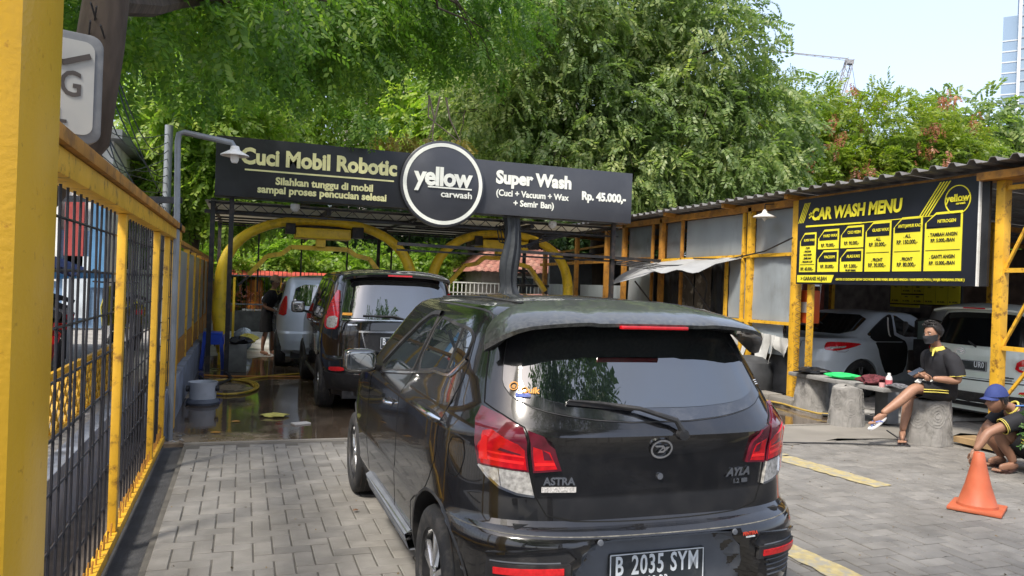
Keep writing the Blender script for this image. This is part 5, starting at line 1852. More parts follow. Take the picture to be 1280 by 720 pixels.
ribbon(HA, 'bumper_crease', [(-70, .602), (-40, .592), (0, .586), (40, .592), (70, .602)], .006, M('dust_line', (.12, .115, .10), .8, var=.5, scale=40), ha, .001)
patch(HA, 'lower_diffuser', [(-70, .30), (70, .30), (66, .19), (-66, .19)], BPLAS, ha, .014, .02, .08)

# ------------------------------------------------------------ black people carrier
VA = Shell(W=[(.2, .76), (.3, .80), (.6, .83), (.9, .83), (1.0, .815), (1.06, .80), (1.5, .69), (1.58, .655), (1.62, .61)],
           R=[(.25, -.60), (.33, -.72), (.5, -.76), (.62, -.76), (.66, -.715), (.95, -.71), (1.05, -.70), (1.5, -.54), (1.58, -.50), (1.62, -.40)],
           F=[(.2, 3.2), (.5, 3.38), (.8, 3.34), (.95, 3.2), (1.02, 2.55), (1.06, 2.3), (1.5, 1.72), (1.58, 1.62), (1.62, 1.5)], p=3.6, q=4.2, yc=.2, yf=2.4)


def van_features(root, car, paint, glassm, plate_txt, badge, chrome_strip=True, lamps='tall'):
    g_ = [(0, 1.085), (-38, 1.10), (-45, 1.16), (-42, 1.50), (0, 1.535), (42, 1.50), (45, 1.16), (38, 1.10)]
    patch(car, 'rear_window', g_, glassm, root, .005, .01, .06, 1)
    ribbon(car, 'window_seal', g_, .012, BPLAS, root, .003, 1, True)
    for mir in (False, True):
        if lamps == 'tall':
            lm = patch(car, 'tail_lamp', [(47, 1.13), (44, .96), (66, .955), (74, 1.04), (70, 1.22), (60, 1.40), (55, 1.40)], REDL, root, .018, .03, .04, 1, mir)
            patch(car, 'clear_lens', [(47, 1.11), (45.5, .975), (64, .97), (67, 1.09)], CLEAR, lm, .0205, .01, .03, 1, mir)
            for k in range(3):
                ribbon(car, 'lens_line', [(48, 1.17 + .05 * k), (66, 1.15 + .05 * k)], .004, REDD, lm, .0195, mirror=mir)
        else:
            lm = patch(car, 'tail_lamp', [(30, .93), (28, .80), (48, .76), (76, .82), (80, .93), (60, 1.03), (52, 1.02)], REDL, root, .018, .03, .04, 1, mir)
            patch(car, 'clear_lens', [(32, .87), (32, .82), (48, .79), (66, .83), (66, .88)], CLEAR, lm, .021, .01, .03, 1, mir)
        patch(car, 'reflector', [(34, .50), (58, .49), (58, .535), (36, .545)], REFL, root, .010, .014, .04, 1, mir)
        w1 = [(75, 1.12), (72, 1.35), (76, 1.49), (100, 1.53), (112, 1.53), (112, 1.10)]
        w2 = [(120, 1.09), (121, 1.53), (190, 1.535), (192, 1.07)]
        w3 = [(200, 1.06), (198, 1.535), (245, 1.52), (285, 1.30), (300, 1.10), (296, 1.05)]
        for w_ in (w1, w2, w3):
            wi = patch(car, 'side_window', w_, glassm, root, .002, .006, .08, 1, mir)
            ribbon(car, 'window_trim', w_, .016, BPLAS, wi, .004, 1, True, mir)
        ribbon(car, 'door_gap', [(116, 1.54), (116, .95), (108, .75), (112, .45), (118, .36), (195, .34)], .008, SEAM, root, .0012, 1, mirror=mir)
        ribbon(car, 'door_gap', [(196, 1.54), (197, .9), (195, .34)], .008, SEAM, root, .0012, mirror=mir)
        ribbon(car, 'door_gap', [(300, 1.1), (303, .9), (296, .5), (285, .34), (195, .34)], .008, SEAM, root, .0012, 1, mirror=mir)
        ribbon(car, 'tailgate_gap', [(52, 1.56), (46, 1.15), (42, .95), (38, .70), (30, .66), (0, .655)], .008, SEAM, root, .0012, mirror=mir)
        handle(root, car, 125, .98, CHROME if chrome_strip else paint, -1 if mir else 1)
        handle(root, car, 205, .97, CHROME if chrome_strip else paint, -1 if mir else 1)
        ribbon(car, 'roof_gutter', [(58, 1.58), (90, 1.59), (230, 1.585)], .014, BPLAS, root, .004, mirror=mir)
        mirror_box(root, -1 if mir else 1, (-1 if mir else 1) * .95, 1.98, 1.12, BPLAS if chrome_strip else paint, .19, .17)
        ribbon(car, 'sill_trim', [(118, .30), (285, .30)], .06, BPLAS, root, .012, mirror=mir)
    # spoiler lip
    rows = []
    for i in range(17):
        x = -.62 + 1.24 * i / 16
        u = abs(x) / .62
        yl = -.66 + .10 * u ** 3
        zl = 1.60 - .05 * u ** 3
        rows.append([(x * .95, -.30, 1.665 - .045 * u ** 2.5), (x, yl + .05, zl + .02), (x, yl, zl + .002), (x, yl + .005, zl - .025), (x * .97, -.50, zl - .03)])
    MB().grid(rows).build('roof_spoiler', paint, root, smooth=True, world=False, sharp=50)
    MB().box(-.14, .14, -.662, -.64, 1.582, 1.600).build('brake_light', REDL, root, world=False)
    wo = MB().tube([car.D(1, 1.065, .015), car.D(-.5, 1.13, .03)] if not chrome_strip else [car.D(2, 1.07, .015), car.D(-.5, 1.115, .03), car.D(-18, 1.12, .015)], .011, 8).build('wiper_arm', BPLAS, root, smooth=True, world=False)
    round_emblem(root, local_frame(car, 1.0 if chrome_strip else -3, 1.0, .004), .042)
    patch(car, 'plate_recess', [(-16, .93), (16, .93), (13, .72), (-13, .72)], BPLAS if chrome_strip else paint, root, .004, .01, .05, 1)
    ribbon(car, 'plate_frame_edge', [(-17, .935), (-13, .72), (13, .72), (17, .935)], .016, CHROME if chrome_strip else paint, root, .012)
    if chrome_strip:
        ribbon(car, 'chrome_strip', [(-20, .945), (20, .945)], .026, CHROME, root, .018)
        ribbon(car, 'chrome_strip', [(-40, 1.075), (40, 1.075)], .014, CHROME, root, .010)
    plate(root, frame_m(tuple(car.D(0, .82, .012)), (1, 0, 0), (0, .02, 1)), plate_txt, '')
    if badge:
        for (s, z, t, sz) in badge:
            text('badge_text', t, CHROME if chrome_strip else BPLAS, root, local_frame(car, s, z, .004), sz, .002, .0015, 1.1, world=False)
    patch(car, 'lower_bumper', [(-72, .47), (72, .47), (66, .27), (-66, .27)], BPLAS, root, .012, .02, .08, 0)
    ribbon(car, 'bumper_step', [(-60, .635), (0, .63), (60, .635)], .02, BPLAS, root, .006)


va = root_of('black_people_carrier', 'wet glossy black people carrier in the wash lane ahead of the hatchback', 'car', (1.71, 9.45, 0))
PAINTV = M('wet_black_paint', (.012, .012, .014), .08, var=.2, coat=1.)
car_shell(va, VA, PAINTV, PAINTV, (0., 2.62), .36, .06, low=.65, gate_s=42)
for y in (0., 2.62):
    arch_lip(va, VA, y, .36, PAINTV)
    for sx_ in (-1, 1):
        wheel(va, sx_ * .745, y, R=.315, rr=.20, w=.185, side=sx_, spokes=7, split=False)
van_features(va, VA, PAINTV, GLASS, 'B  18  _', None)
prism(rrect(.12, .03, .004), 0, .001, local_frame(VA, -35, 1.135, .010)).build('window_sticker', OR_, va, world=False)
for k, (s0, w0, h0) in enumerate(((-30, .05, .018), (-25, .065, .014))):
    prism(rrect(w0, h0, .004), 0, .002, local_frame(VA, s0, 1.02, .003)).build('badge', CHROME, va, world=False)
for i in range(3):
    o_ = ribbon(VA, 'step_plate', [(-24, .50 - .03 * i), (24, .50 - .03 * i)], .010, ALLOY if i == 1 else BPLAS, va, .022)

# ------------------------------------------------------------ silver car ahead of it
sc_ = root_of('silver_hatchback', 'silver car standing just ahead of the black people carrier', 'car', (1.38, 13.95, 0))
SCS = Shell(W=[(z, w - .02) for z, w in VA.W], R=[(z * .95, r + .12) for z, r in VA.R], F=[(z * .95, r - .2) for z, r in VA.F], p=3.2, q=4., yc=.25, yf=2.2)
SCS.W = [(z * .95, w) for z, w in SCS.W]
SCS.zr = SCS.W[-1][0]
car_shell(sc_, SCS, PAINTS, PAINTS, (0., 2.5), .34, .05, low=.62)
for mir in (False, True):
    for w_ in ([(78, 1.06), (76, 1.3), (84, 1.45), (150, 1.46), (150, 1.03)], [(158, 1.03), (158, 1.46), (200, 1.43), (250, 1.15), (262, 1.03)]):
        patch(SCS, 'side_window', w_, GLASSC, sc_, .002, .006, .08, 1, mir)
    patch(SCS, 'tail_lamp', [(50, 1.05), (48, .88), (74, .9), (72, 1.08), (60, 1.25)], REDL, sc_, .015, .03, .04, 1, mir)
    ribbon(SCS, 'door_gap', [(154, 1.46), (154, .9), (150, .36)], .008, SEAM, sc_, .0012, mirror=mir)
    handle(sc_, SCS, 90, .95, PAINTS, -1 if mir else 1)
    handle(sc_, SCS, 168, .95, PAINTS, -1 if mir else 1)
    mirror_box(sc_, -1 if mir else 1, (-1 if mir else 1) * .93, 1.75, 1.08, PAINTS, .19, .15)
patch(SCS, 'rear_window', [(-40, 1.06), (40, 1.06), (40, 1.42), (-40, 1.42)], GLASSC, sc_, .005, .01, .08, 1)
for y in (0., 2.5):
    for sx_ in (-1, 1):
        wheel(sc_, sx_ * .735, y, R=.30, rr=.19, side=sx_, split=False)

# ------------------------------------------------------------ white people carrier in the shed
WA = Shell(W=VA.W, R=[(z, r + .02) for z, r in VA.R], F=VA.F, p=3.2, q=3.8, yc=.2, yf=2.4)
wa = root_of('white_people_carrier', 'white people carrier parked in the shed with its dark rear window to the yard', 'car', (9.35, 7.28, -.02), radians(-84))
wa.scale = (1.0, 1.0, .93)
car_shell(wa, WA, PAINTW, PAINTW, (0., 2.62), .36, .05, low=.65, gate_s=42)
for y in (0., 2.62):
    arch_lip(wa, WA, y, .36, BPLAS)
    for sx_ in (-1, 1):
        wheel(wa, sx_ * .745, y, R=.315, rr=.20, w=.185, side=sx_)
van_features(wa, WA, PAINTW, M('very_dark_glass', (.006, .007, .008), .12, spec=.35), '_  _  UR0', None, chrome_strip=False, lamps='wide')
for k, (s0, z0, w0, h0) in enumerate(((16, .705, .05, .018), (20.5, .703, .07, .020), (25.5, .70, .05, .016), (22, .672, .10, .009))):
    prism(rrect(w0, h0, .003), 0, .002, local_frame(WA, s0, z0, .003)).build('badge', BPLAS, wa, world=False)
MB().tube([(.45, -.80, .30), (.45, -.55, .30)], .035, 14).build('exhaust_pipe', CHROME, wa, smooth=True, world=False)

# ------------------------------------------------------------ silver sedan with its rear door open
SD = Shell(W=[(.2, .78), (.3, .85), (.6, .88), (.8, .88), (.92, .85), (.98, .80), (1.3, .64), (1.36, .60), (1.385, .55)],
           R=[(.2, -.88), (.35, -1.0), (.6, -1.02), (.75, -.99), (.90, -.94), (.96, -.90), (.985, -.30), (1.0, -.18), (1.30, .32), (1.36, .42), (1.385, .52)],
           F=[(.2, 3.4), (.6, 3.52), (.8, 3.4), (.9, 3.0), (.97, 2.25), (1.0, 2.15), (1.3, 1.6), (1.36, 1.5), (1.385, 1.4)], p=2.6, q=3.0, yc=.1, yf=2.4)
sd = root_of('silver_sedan', 'silver sedan parked nose in under the shed with its rear door wide open', 'car', (8.85, 10.12, -.02), radians(-86))
sd.scale = (1., 1., .97)
car_shell(sd, SD, PAINTS, PAINTS, (0., 2.75), .36, .035, low=.45, gate_s=30)
for y in (0., 2.75):
    arch_lip(sd, SD, y, .36, PAINTS)
    for sx_ in (-1, 1):
        wheel(sd, sx_ * .79, y, R=.32, rr=.22, w=.2, side=sx_)
for mir in (False, True):
    lm = patch(SD, 'tail_lamp', [(56, .90), (54, .79), (66, .77), (82, .83), (89, .89), (76, .91), (62, .91)], REDL, sd, .014, .03, .04, 1, mir)
    patch(SD, 'clear_lens', [(60, .83), (60, .80), (74, .82), (76, .85)], CLEAR, lm, .017, .01, .03, 0, mir)
    q_ = [(100, 1.0), (104, 1.15), (118, 1.28), (150, 1.345), (176, 1.345), (172, 1.0)]
    wi = patch(SD, 'side_window', q_, GLASSC, sd, .002, .006, .06, 1, mir)
    ribbon(SD, 'window_trim', q_, .02, BPLAS, wi, .005, 1, True, mir)
    patch(SD, 'side_window', [(184, 1.0), (188, 1.345), (220, 1.33), (262, 1.15), (285, 1.0)], GLASSC, sd, .002, .006, .08, 1, mir)
    mirror_box(sd, -1 if mir else 1, (-1 if mir else 1) * .98, 1.85, 1.02, PAINTS, .2, .14)
    ribbon(SD, 'boot_gap', [(42, .97), (38, .92), (30, .91), (28, .73), (26, .60), (0, .59)], .008, SEAM, sd, .0015, mirror=mir)
patch(SD, 'rear_window', [(-60, 1.02), (60, 1.02), (62, 1.33), (-62, 1.33)], GLASS, sd, .005, .01, .06, 1)
ribbon(SD, 'fuel_door_gap', [(66, .88), (66, .76), (78, .76), (78, .88)], .006, SEAM, sd, .0012, 1, True)
# open doorway on the right: dark cabin, seat, inner trim
CAB = M('dark_cabin', (.012, .012, .014), .8, var=.4)
dw = patch(SD, 'doorway', [(108, .95), (104, 1.12), (118, 1.26), (150, 1.325), (176, 1.325), (176, .95), (172, .45), (150, .38), (132, .40), (118, .62)], CAB, sd, .006, .02, .06, 1)
MB().box(.70, .905, .95, 1.35, .45, .80).build('rear_seat', M('seat_leather', (.06, .055, .05), .6), sd, bevel=.04, world=False)
MB().bar((.80, .80, .72), (.66, 1.15, 1.22), .10, .13).build('seat_back', M('seat_leather2', (.09, .085, .08), .6), sd, bevel=.03, world=False)
ribbon(SD, 'seat_belt', [(150, 1.30), (163, 1.0)], .03, WHITE, sd, .010)
# the door: swung square out of the side, inner panel facing back
DR = root_of
m = MB()
hy, hx = 1.06, .88
prof = [(0, .40), (0, 1.0), (-.0, 1.02)]
door = MB().box(hx, hx + .80, hy, hy + .09, .38, .98).build('open_door', BPLAS, sd, bevel=.02, world=False)
MB().box(hx + .02, hx + .79, hy + .092, hy + .11, .38, .97).build('door_skin', PAINTS, door, bevel=.01, world=False)
fr_ = MB()
for a, b in (((hx + .02, 1.0), (hx + .02, 1.27)), ((hx + .02, 1.27), (hx + .18, 1.315)), ((hx + .18, 1.315), (hx + .42, 1.28)), ((hx + .42, 1.28), (hx + .76, .99)), ((hx + .50, .99), (hx + .44, 1.26))):
    fr_.bar((a[0], hy + .04, a[1]), (b[0], hy + .04, b[1]), .035, .04, up=(0, 1, 0))
fr_.build('window_frame', BPLAS, door, world=False)
MB().add([(hx + .03, hy + .05, .98), (hx + .74, hy + .05, .98), (hx + .42, hy + .05, 1.27), (hx + .18, hy + .05, 1.30), (hx + .03, hy + .05, 1.26)], [(0, 1, 2, 3, 4)]).build('door_glass', M('door_glass', (.16, .22, .21), .1, spec=.8), door, world=False)
MB().box(hx + .15, hx + .62, hy - .035, hy - .002, .70, .76).build('arm_rest', M('arm_rest_grey', (.05, .05, .05), .6), door, bevel=.01, world=False)
MB().lathe([(0, -.02), (.03, -.02), (.035, 0), (0, 0)], (hx + .55, hy - .003, .85), 14, 'y').build('inner_handle', CHROME, door, world=False)
# white car behind, only its roof shows
wc = root_of('white_hatchback', 'white car far inside the shed, only its roof showing behind the sedan', 'car', (12.6, 10.5, -.02), radians(-80))
wc.scale = (1, 1, .94)
PW2 = M('bright_white_paint', (.78, .79, .80), .3, var=.04, coat=1.)
car_shell(wc, SCS, PW2, PW2, (0., 2.5), .34, .05, low=.62)
for mir in (False, True):
    for w_ in ([(78, 1.06), (76, 1.3), (84, 1.45), (150, 1.46), (150, 1.03)], [(158, 1.03), (158, 1.46), (200, 1.43), (250, 1.15), (262, 1.03)]):
        patch(SCS, 'side_window', w_, GLASSC, wc, .002, .006, .08, 1, mir)
    patch(SCS, 'tail_lamp', [(50, 1.05), (48, .88), (74, .9), (72, 1.08), (60, 1.25)], REDL, wc, .015, .03, .04, 1, mir)
for y in (0., 2.5):
    for sx_ in (-1, 1):
        wheel(wc, sx_ * .735, y, R=.30, rr=.19, side=sx_, split=False)

# ============================================================ people
def skin_mesh(name, chains, mat, parent, level=2, join=None, smooth=True):
    """chains: list of (points, radii, parent_key); connected by shared coordinates. grows one surface with the Skin modifier"""
    out = MB()
    for group in chains:
        me = bpy.data.meshes.new(name)
        bm = bmesh.new()
        lay = bm.verts.layers.skin.verify()
        idx = {}
        first = None
        for pts in group:
            prev = None
            for (p, r) in pts:
                key = tuple(round(c, 4) for c in p)
                if key not in idx:
                    v = bm.verts.new(p)
                    rr = r if isinstance(r, tuple) else (r, r)
                    v[lay].radius = rr
                    v[lay].use_root = first is None
                    if first is None:
                        first = v
                    idx[key] = v
                v = idx[key]
                if prev is not None and prev is not v and bm.edges.get((prev, v)) is None:
                    bm.edges.new((prev, v))
                prev = v
        bm.to_mesh(me)
        bm.free()
        o = bpy.data.objects.new(name, me)
        COL.objects.link(o)
        sk = o.modifiers.new('skin', 'SKIN')
        sk.use_smooth_shade = True
        sub = o.modifiers.new('sub', 'SUBSURF')
        sub.levels = level
        bpy.context.view_layer.update()
        dg = bpy.context.evaluated_depsgraph_get()
        m2 = bpy.data.meshes.new_from_object(o.evaluated_get(dg))
        out.add([tuple(v.co) for v in m2.vertices], [tuple(p.vertices) for p in m2.polygons])
        bpy.data.objects.remove(o)
        bpy.data.meshes.remove(me)
        bpy.data.meshes.remove(m2)
    if join:
        for j in join:
            out.add(j.v, j.f)
    return out.build(name, mat, parent, smooth=True, world=False, sharp=80)


def garment(name, tubes, mat, parent, seed=1):
    """cloth made of open sleeves of oval section with soft folds; tubes: list of ([(point, half width, half depth)], width axis)"""
    rr = random.Random(seed)
    m = MB()
    for stations, axis in tubes:
        ax = Vector(axis).normalized()
        P = []
        n = len(stations)
        for i in range(n - 1):
            (a, w0, d0), (b, w1, d1) = stations[i], stations[i + 1]
            k = 4
            for j in range(k):
                t = j / k
                P.append((Vector(a).lerp(Vector(b), t), w0 + (w1 - w0) * t, d0 + (d1 - d0) * t))
        a, w0, d0 = stations[-1]
        P.append((Vector(a), w0, d0))
        # smooth the run
        for _ in range(3):
            P = [P[0]] + [((P[i - 1][0] + P[i][0] * 2 + P[i + 1][0]) / 4, (P[i - 1][1] + P[i][1] * 2 + P[i + 1][1]) / 4, (P[i - 1][2] + P[i][2] * 2 + P[i + 1][2]) / 4) for i in range(1, len(P) - 1)] + [P[-1]]
        ph = [rr.uniform(0, 6) for _ in range(4)]
        rows = []
        for i, (p, w, d) in enumerate(P):
            t = (P[min(i + 1, len(P) - 1)][0] - P[max(i - 1, 0)][0]).normalized()
            u = (ax - t * ax.dot(t)).normalized()
            v = t.cross(u)
            row = []
            for k in range(41):
                a = 2 * pi * (k % 40) / 40
                f = 1 + .022 * sin(3 * a + ph[0] + i * .8) + .020 * sin(7 * a + ph[1] - i * .5) * sin(i * .9 + ph[2]) + .012 * sin(i * 1.7 + 2 * a + ph[3])
                e = 2.4
                ca, sa = cos(a), sin(a)
                q = (abs(ca) ** e + abs(sa) ** e) ** (-1 / e)
                row.append(p + u * w * f * q * ca + v * d * f * q * sa)
            rows.append(row)
        m.grid(rows)
    return m.build(name, mat, parent, smooth=True, world=False, sharp=80, solid=.004)


def V3(*a):
    return Vector(a)


def head_mesh(c, fwd, up, s=1.0):
    """a head: skull, brow, nose, lips, chin, ears; fwd = where it looks; returns MB and the frame"""
    f = Vector(fwd).normalized()
    u = Vector(up).normalized()
    r = f.cross(u).normalized()
    u = r.cross(f)
    c = Vector(c)

    def T(x, y, z):
        return c + r * x * s + f * y * s + u * z * s
    rows = []
    NJ, NI = 26, 36
    for j in range(NJ + 1):
        t = pi * j / NJ
        z = .118 * cos(t)
        row = []
        for i in range(NI + 1):
            a = 2 * pi * i / NI
            rad = sin(t)
            x = .073 * rad * cos(a)
            y = .092 * rad * sin(a)
            front = max(sin(a), 0)
            if z < 0:
                k = 1 + z / .118 * .30
                x *= k
                if y < 0:
                    y *= 1 + z / .118 * .45
                y += .014 * front * (-z / .118)
            # nose, brow, eye hollow, lips, chin
            g = lambda cz, wz, cx, wx: exp(-((z - cz) / wz) ** 2) * exp(-((x - cx) / wx) ** 2) * (1 if y > 0 else 0)
            y += .026 * g(-.028, .014, 0, .012) + .014 * g(-.008, .022, 0, .009) + .006 * g(.024, .012, 0, .05)
            y -= .008 * (g(.004, .012, .030, .016) + g(.004, .012, -.030, .016))
            y += .009 * g(-.062, .010, 0, .022) + .009 * g(-.098, .016, 0, .022)
            row.append(T(x, y, z))
        rows.append(row)
    m = MB().grid(rows)
    for sg in (-1, 1):
        rr = []
        for j in range(7):
            t = pi * j / 6
            rr.append([T(sg * (.070 + .012 * sin(t) * (.6 + .4 * cos(a))), -.008 + .018 * sin(t) * cos(a), -.010 + .032 * cos(t) + .0 * a) for a in [2 * pi * k / 8 for k in range(9)]])
        m.grid(rr)
    return m, T


def cap_top(T, z0=.03, k=1.09, back=True, fr_=-1.0):
    """rounded cover over the skull above z0"""
    rows = []
    for j in range(13):
        t = (pi / 2) * j / 12
        zz = z0 + (.122 * k - z0) * cos(t)
        rad = sqrt(max(0, 1 - ((zz) / (.1235 * k)) ** 2))
        rows.append([T(.073 * k * rad * cos(a), .094 * k * rad * sin(a), zz) for a in [2 * pi * i / 32 for i in range(33)]])
    return MB().grid(rows)


def hair_cap(T, seed, thick=.012, low=-.045, frontz=.07):
    rr = random.Random(seed)
    ph = [rr.uniform(0, 6) for _ in range(4)]
    rows = []
    NI = 64
    for j in range(15):
        u = j / 14
        row = []
        for i in range(NI + 1):
            a = 2 * pi * (i % NI) / NI
            fr = sin(a)
            if fr > .62:
                zlow = frontz
            elif fr > .18:
                zlow = .0 + (frontz - .0) * ((fr - .18) / .44)
            else:
                zlow = low + (.0 - low) * max(0, (fr + .3) / .48) if fr > -.3 else low
            zz = zlow + (.120 + thick - zlow) * sin(u * pi / 2)
            th = thick * (.25 + .75 * min(u * 5, 1)) * (1 + .22 * sin(9 * a + ph[0] + 4 * u) * sin(5 * a + ph[1]) + .15 * sin(23 * a + ph[2] + 7 * u)) + .003
            q = min(abs(zz) / (.118 + thick), 1)
            rad = sqrt(max(0, 1 - q * q))
            y = (.094 + th) * rad * fr
            if zz < 0 and fr < 0:
                y *= 1 + zz / .118 * .40
            row.append(T((.074 + th) * rad * cos(a), y, zz))
        rows.append(row)
    return MB().grid(rows)


def hand(wrist, d, n, thumb_side, s=1.0, curl=.6):
    """palm and five separate, unequal bent fingers. d: finger direction, n: palm normal (fingers curl towards it)"""
    w = Vector(wrist)
    d = Vector(d).normalized()
    n = Vector(n).normalized()
    side = d.cross(n).normalized() * thumb_side
    n = side.cross(d).normalized() * (1 if side.cross(d).dot(n) > 0 else -1)
    groups = []
    pc = w + d * .045 * s
    groups.append([[(tuple(w), (.021 * s, .026 * s)), (tuple(pc), (.017 * s, .036 * s)), (tuple(w + d * .085 * s), (.013 * s, .036 * s))]])
    for k, (off, ln) in enumerate(((.030, .070), (.010, .080), (-.010, .074), (-.029, .058))):
        b = w + d * .078 * s + side * off * s
        p = [(tuple(b), .0085 * s)]
        dd = d.copy()
        q = b.copy()
        for m_, (frac, bend) in enumerate(((.45, curl * .6), (.32, curl), (.23, curl * .8))):
            dd = (dd * cos(bend * (1 + .1 * k)) + n * sin(bend * (1 + .1 * k))).normalized()
            # rotate the normal too
            q = q + dd * ln * frac * s
            p.append((tuple(q), (.0082 - .0009 * m_) * s))
            n2 = side.cross(dd)
            n_ = n2 if n2.dot(n) > 0 else -n2
        groups.append([p])
    b = w + d * .028 * s + side * .024 * s
    t1 = b + (d * .5 + side * .8 + n * .3).normalized() * .032 * s
    t2 = t1 + (d * .85 + side * .35 + n * .35).normalized() * .028 * s
    t3 = t2 + (d * .95 + side * .05 + n * .4).normalized() * .020 * s
    groups.append([[(tuple(b), .0125 * s), (tuple(t1), .0100 * s), (tuple(t2), .0090 * s), (tuple(t3), .0075 * s)]])
    return groups


def foot(ankle, toe, up=(0, 0, 1), w=.040):
    """foot with toes; returns skin groups"""
    a = Vector(ankle)
    t = Vector(toe)
    d = (t - a)
    d.z = 0 if abs(d.z) < .02 else d.z
    dn = (t - a).normalized()
    u = Vector(up).normalized()
    sd = dn.cross(u).normalized()
    heel = a - dn * .045 - u * .035
    mid = a.lerp(t, .5) - u * .012
    g = [[[(tuple(a), .036), (tuple(a - u * .03 + dn * .02), (.036, .040)), (tuple(mid), (.026, .042)), (tuple(a.lerp(t, .84) - u * .012), (.017, .046))],
          [(tuple(a - u * .03 + dn * .02), (.036, .040)), (tuple(heel), (.026, .030))]]]
    base = a.lerp(t, .86) - u * .012
    for k, (o, l) in enumerate(((.032, .045), (.012, .042), (-.004, .038), (-.019, .033), (-.032, .027))):
        p = base + sd * o
        g.append([[(tuple(p), .011), (tuple(p + dn * l * .6), (.0105 if k else .013)), (tuple(p + dn * l - u * .003), .008 if k else .011)]])
    return g


def flipflop(root, ankle, toe, up, sole, strap, name='sandal'):
    a, t, u = Vector(ankle), Vector(toe), Vector(up).normalized()
    dn = (t - a).normalized()
    u = (u - dn * u.dot(dn)).normalized()
    sd = dn.cross(u)
    c = a.lerp(t, .52) - u * .052 + dn * .02
    L_ = (t - a).length * 1.0 + .10
    M4 = frame_m(c, dn, sd)
    poly = []
    for k in range(28):
        q = 2 * pi * k / 28
        x = cos(q)
        poly.append((x * L_ / 2, (.045 + .010 * x) * sin(q) * 1.1))
    s = prism(poly, -.008, .008, M4).build(name, sole, root, world=False)
    m = MB()
    p0 = c + dn * L_ * .30
    for sg in (-1, 1):
        m.tube([p0 + u * .012, p0 - dn * .03 + sd * sg * .022 + u * .040, p0 - dn * .085 + sd * sg * .044 + u * .026, p0 - dn * .11 + sd * sg * .046 + u * .0], .007, 6)
    m.build('strap', strap, s, smooth=True, world=False)
    return s


def eyes(root, T, hd):
    W_ = M('eye_white', (.6, .58, .55), .3)
    K_ = M('eye_dark', (.02, .012, .01), .2)
    for sg in (-1, 1):
        c = T(sg * .030, .078, .004)
        m = MB()
        rows = []
        for j in range(7):
            t = pi * j / 6
            rows.append([tuple(Vector(c) + (T(1, 0, 0) - T(0, 0, 0)) * (.013 * sin(t) * cos(a)) + (T(0, 0, 1) - T(0, 0, 0)) * (.006 * cos(t)) + (T(0, 1, 0) - T(0, 0, 0)) * (.008 * sin(t) * sin(a))) for a in [2 * pi * k / 10 for k in range(11)]])
        e = m.grid(rows).build('eye', W_, hd, smooth=True, world=False)
        m = MB()
        rows = []
        c2 = T(sg * .030, .0835, .004)
        for j in range(5):
            t = pi * j / 4
            rows.append([tuple(Vector(c2) + (T(1, 0, 0) - T(0, 0, 0)) * (.0055 * sin(t) * cos(a)) + (T(0, 0, 1) - T(0, 0, 0)) * (.0055 * cos(t)) + (T(0, 1, 0) - T(0, 0, 0)) * (.004 * sin(t) * sin(a))) for a in [2 * pi * k / 8 for k in range(9)]])
        m.grid(rows).build('iris', K_, e, smooth=True, world=False)
        MB().tube([T(sg * .045, .074, .022), T(sg * .032, .086, .028), T(sg * .014, .089, .024)], [.0025, .004, .003], 6).build('eyebrow', HAIR, hd, world=False)


def person_root(lab, a0, d0, z0=0):
    x, y = camxy(a0, d0)
    return root_of('person', lab, 'person', (x, y, z0), -YAW)


# ---- man on the stump, masked, holding a phone. local axes: x = right in the picture, y = away, z = up
A0, D0 = 4.6, 8.25
pm = person_root('young man in black polo and shorts with a face mask sitting on a stump', A0, D0)
L_ = lambda a, d, z: (a - A0, d - D0, z)
hip = L_(4.62, 8.27, .575)
waist = L_(4.645, 8.27, .70)
chest = L_(4.635, 8.24, .86)
upch = L_(4.60, 8.22, .955)
neck0 = L_(4.575, 8.215, 1.015)
neck1 = L_(4.545, 8.21, 1.075)
shN, shF = L_(4.635, 8.05, .935), L_(4.57, 8.40, .94)
elN, elF = L_(4.675, 7.99, .70), L_(4.62, 8.44, .72)
wrN, wrF = L_(4.41, 8.01, .72), L_(4.40, 8.25, .725)
hN, hF = L_(4.60, 8.17, .575), L_(4.60, 8.37, .575)
knN, knF = L_(4.275, 8.10, .605), L_(4.335, 8.30, .49)
cfN, cfF = L_(4.12, 8.07, .47), L_(4.30, 8.28, .33)
anN, anF = L_(3.925, 8.06, .325), L_(4.245, 8.25, .115)
toN, toF = L_(3.80, 8.02, .245), L_(4.165, 8.09, .045)
headc = L_(4.505, 8.20, 1.185)
hm, T = head_mesh(headc, (-.93, -.30, -.13), (-.1, 0, 1), 1.0)
body = [[
    [(hip, (.135, .105)), (waist, (.10, .075)), (chest, (.085, .065)), (upch, (.065, .05)), (neck0, .05), (neck1, .05), (L_(4.525, 8.205, 1.13), .05)],
    [(upch, (.075, .06)), (shN, .042), (L_(4.66, 8.0, .82), .046), (elN, .043), (L_(4.54, 8.0, .715), .041), (wrN, .027)],
    [(upch, (.075, .06)), (shF, .042), (L_(4.60, 8.43, .83), .046), (elF, .043), (L_(4.51, 8.35, .72), .040), (wrF, .027)],
    [(hip, (.135, .105)), (hN, .085), (L_(4.44, 8.12, .60), .080), (knN, .060), (cfN, .058), (L_(4.0, 8.065, .38), .042), (anN, .034)],
    [(hip, (.135, .105)), (hF, .085), (L_(4.46, 8.33, .55), .078), (knF, .058), (cfF, .056), (L_(4.265, 8.26, .21), .041), (anF, .034)]]]
body += hand(wrN, (-1, .15, .12), (0, .25, 1), -1, 1.0, .45)
body += hand(wrF, (-1, -.35, .05), (0, -.2, 1), 1, 1.0, .5)
body += foot(anN, toN, (-.45, 0, .9))
body += foot(anF, toF)
bo = skin_mesh('body', body, SKIN, pm, 2, join=[hm])
eyes(pm, T, bo)
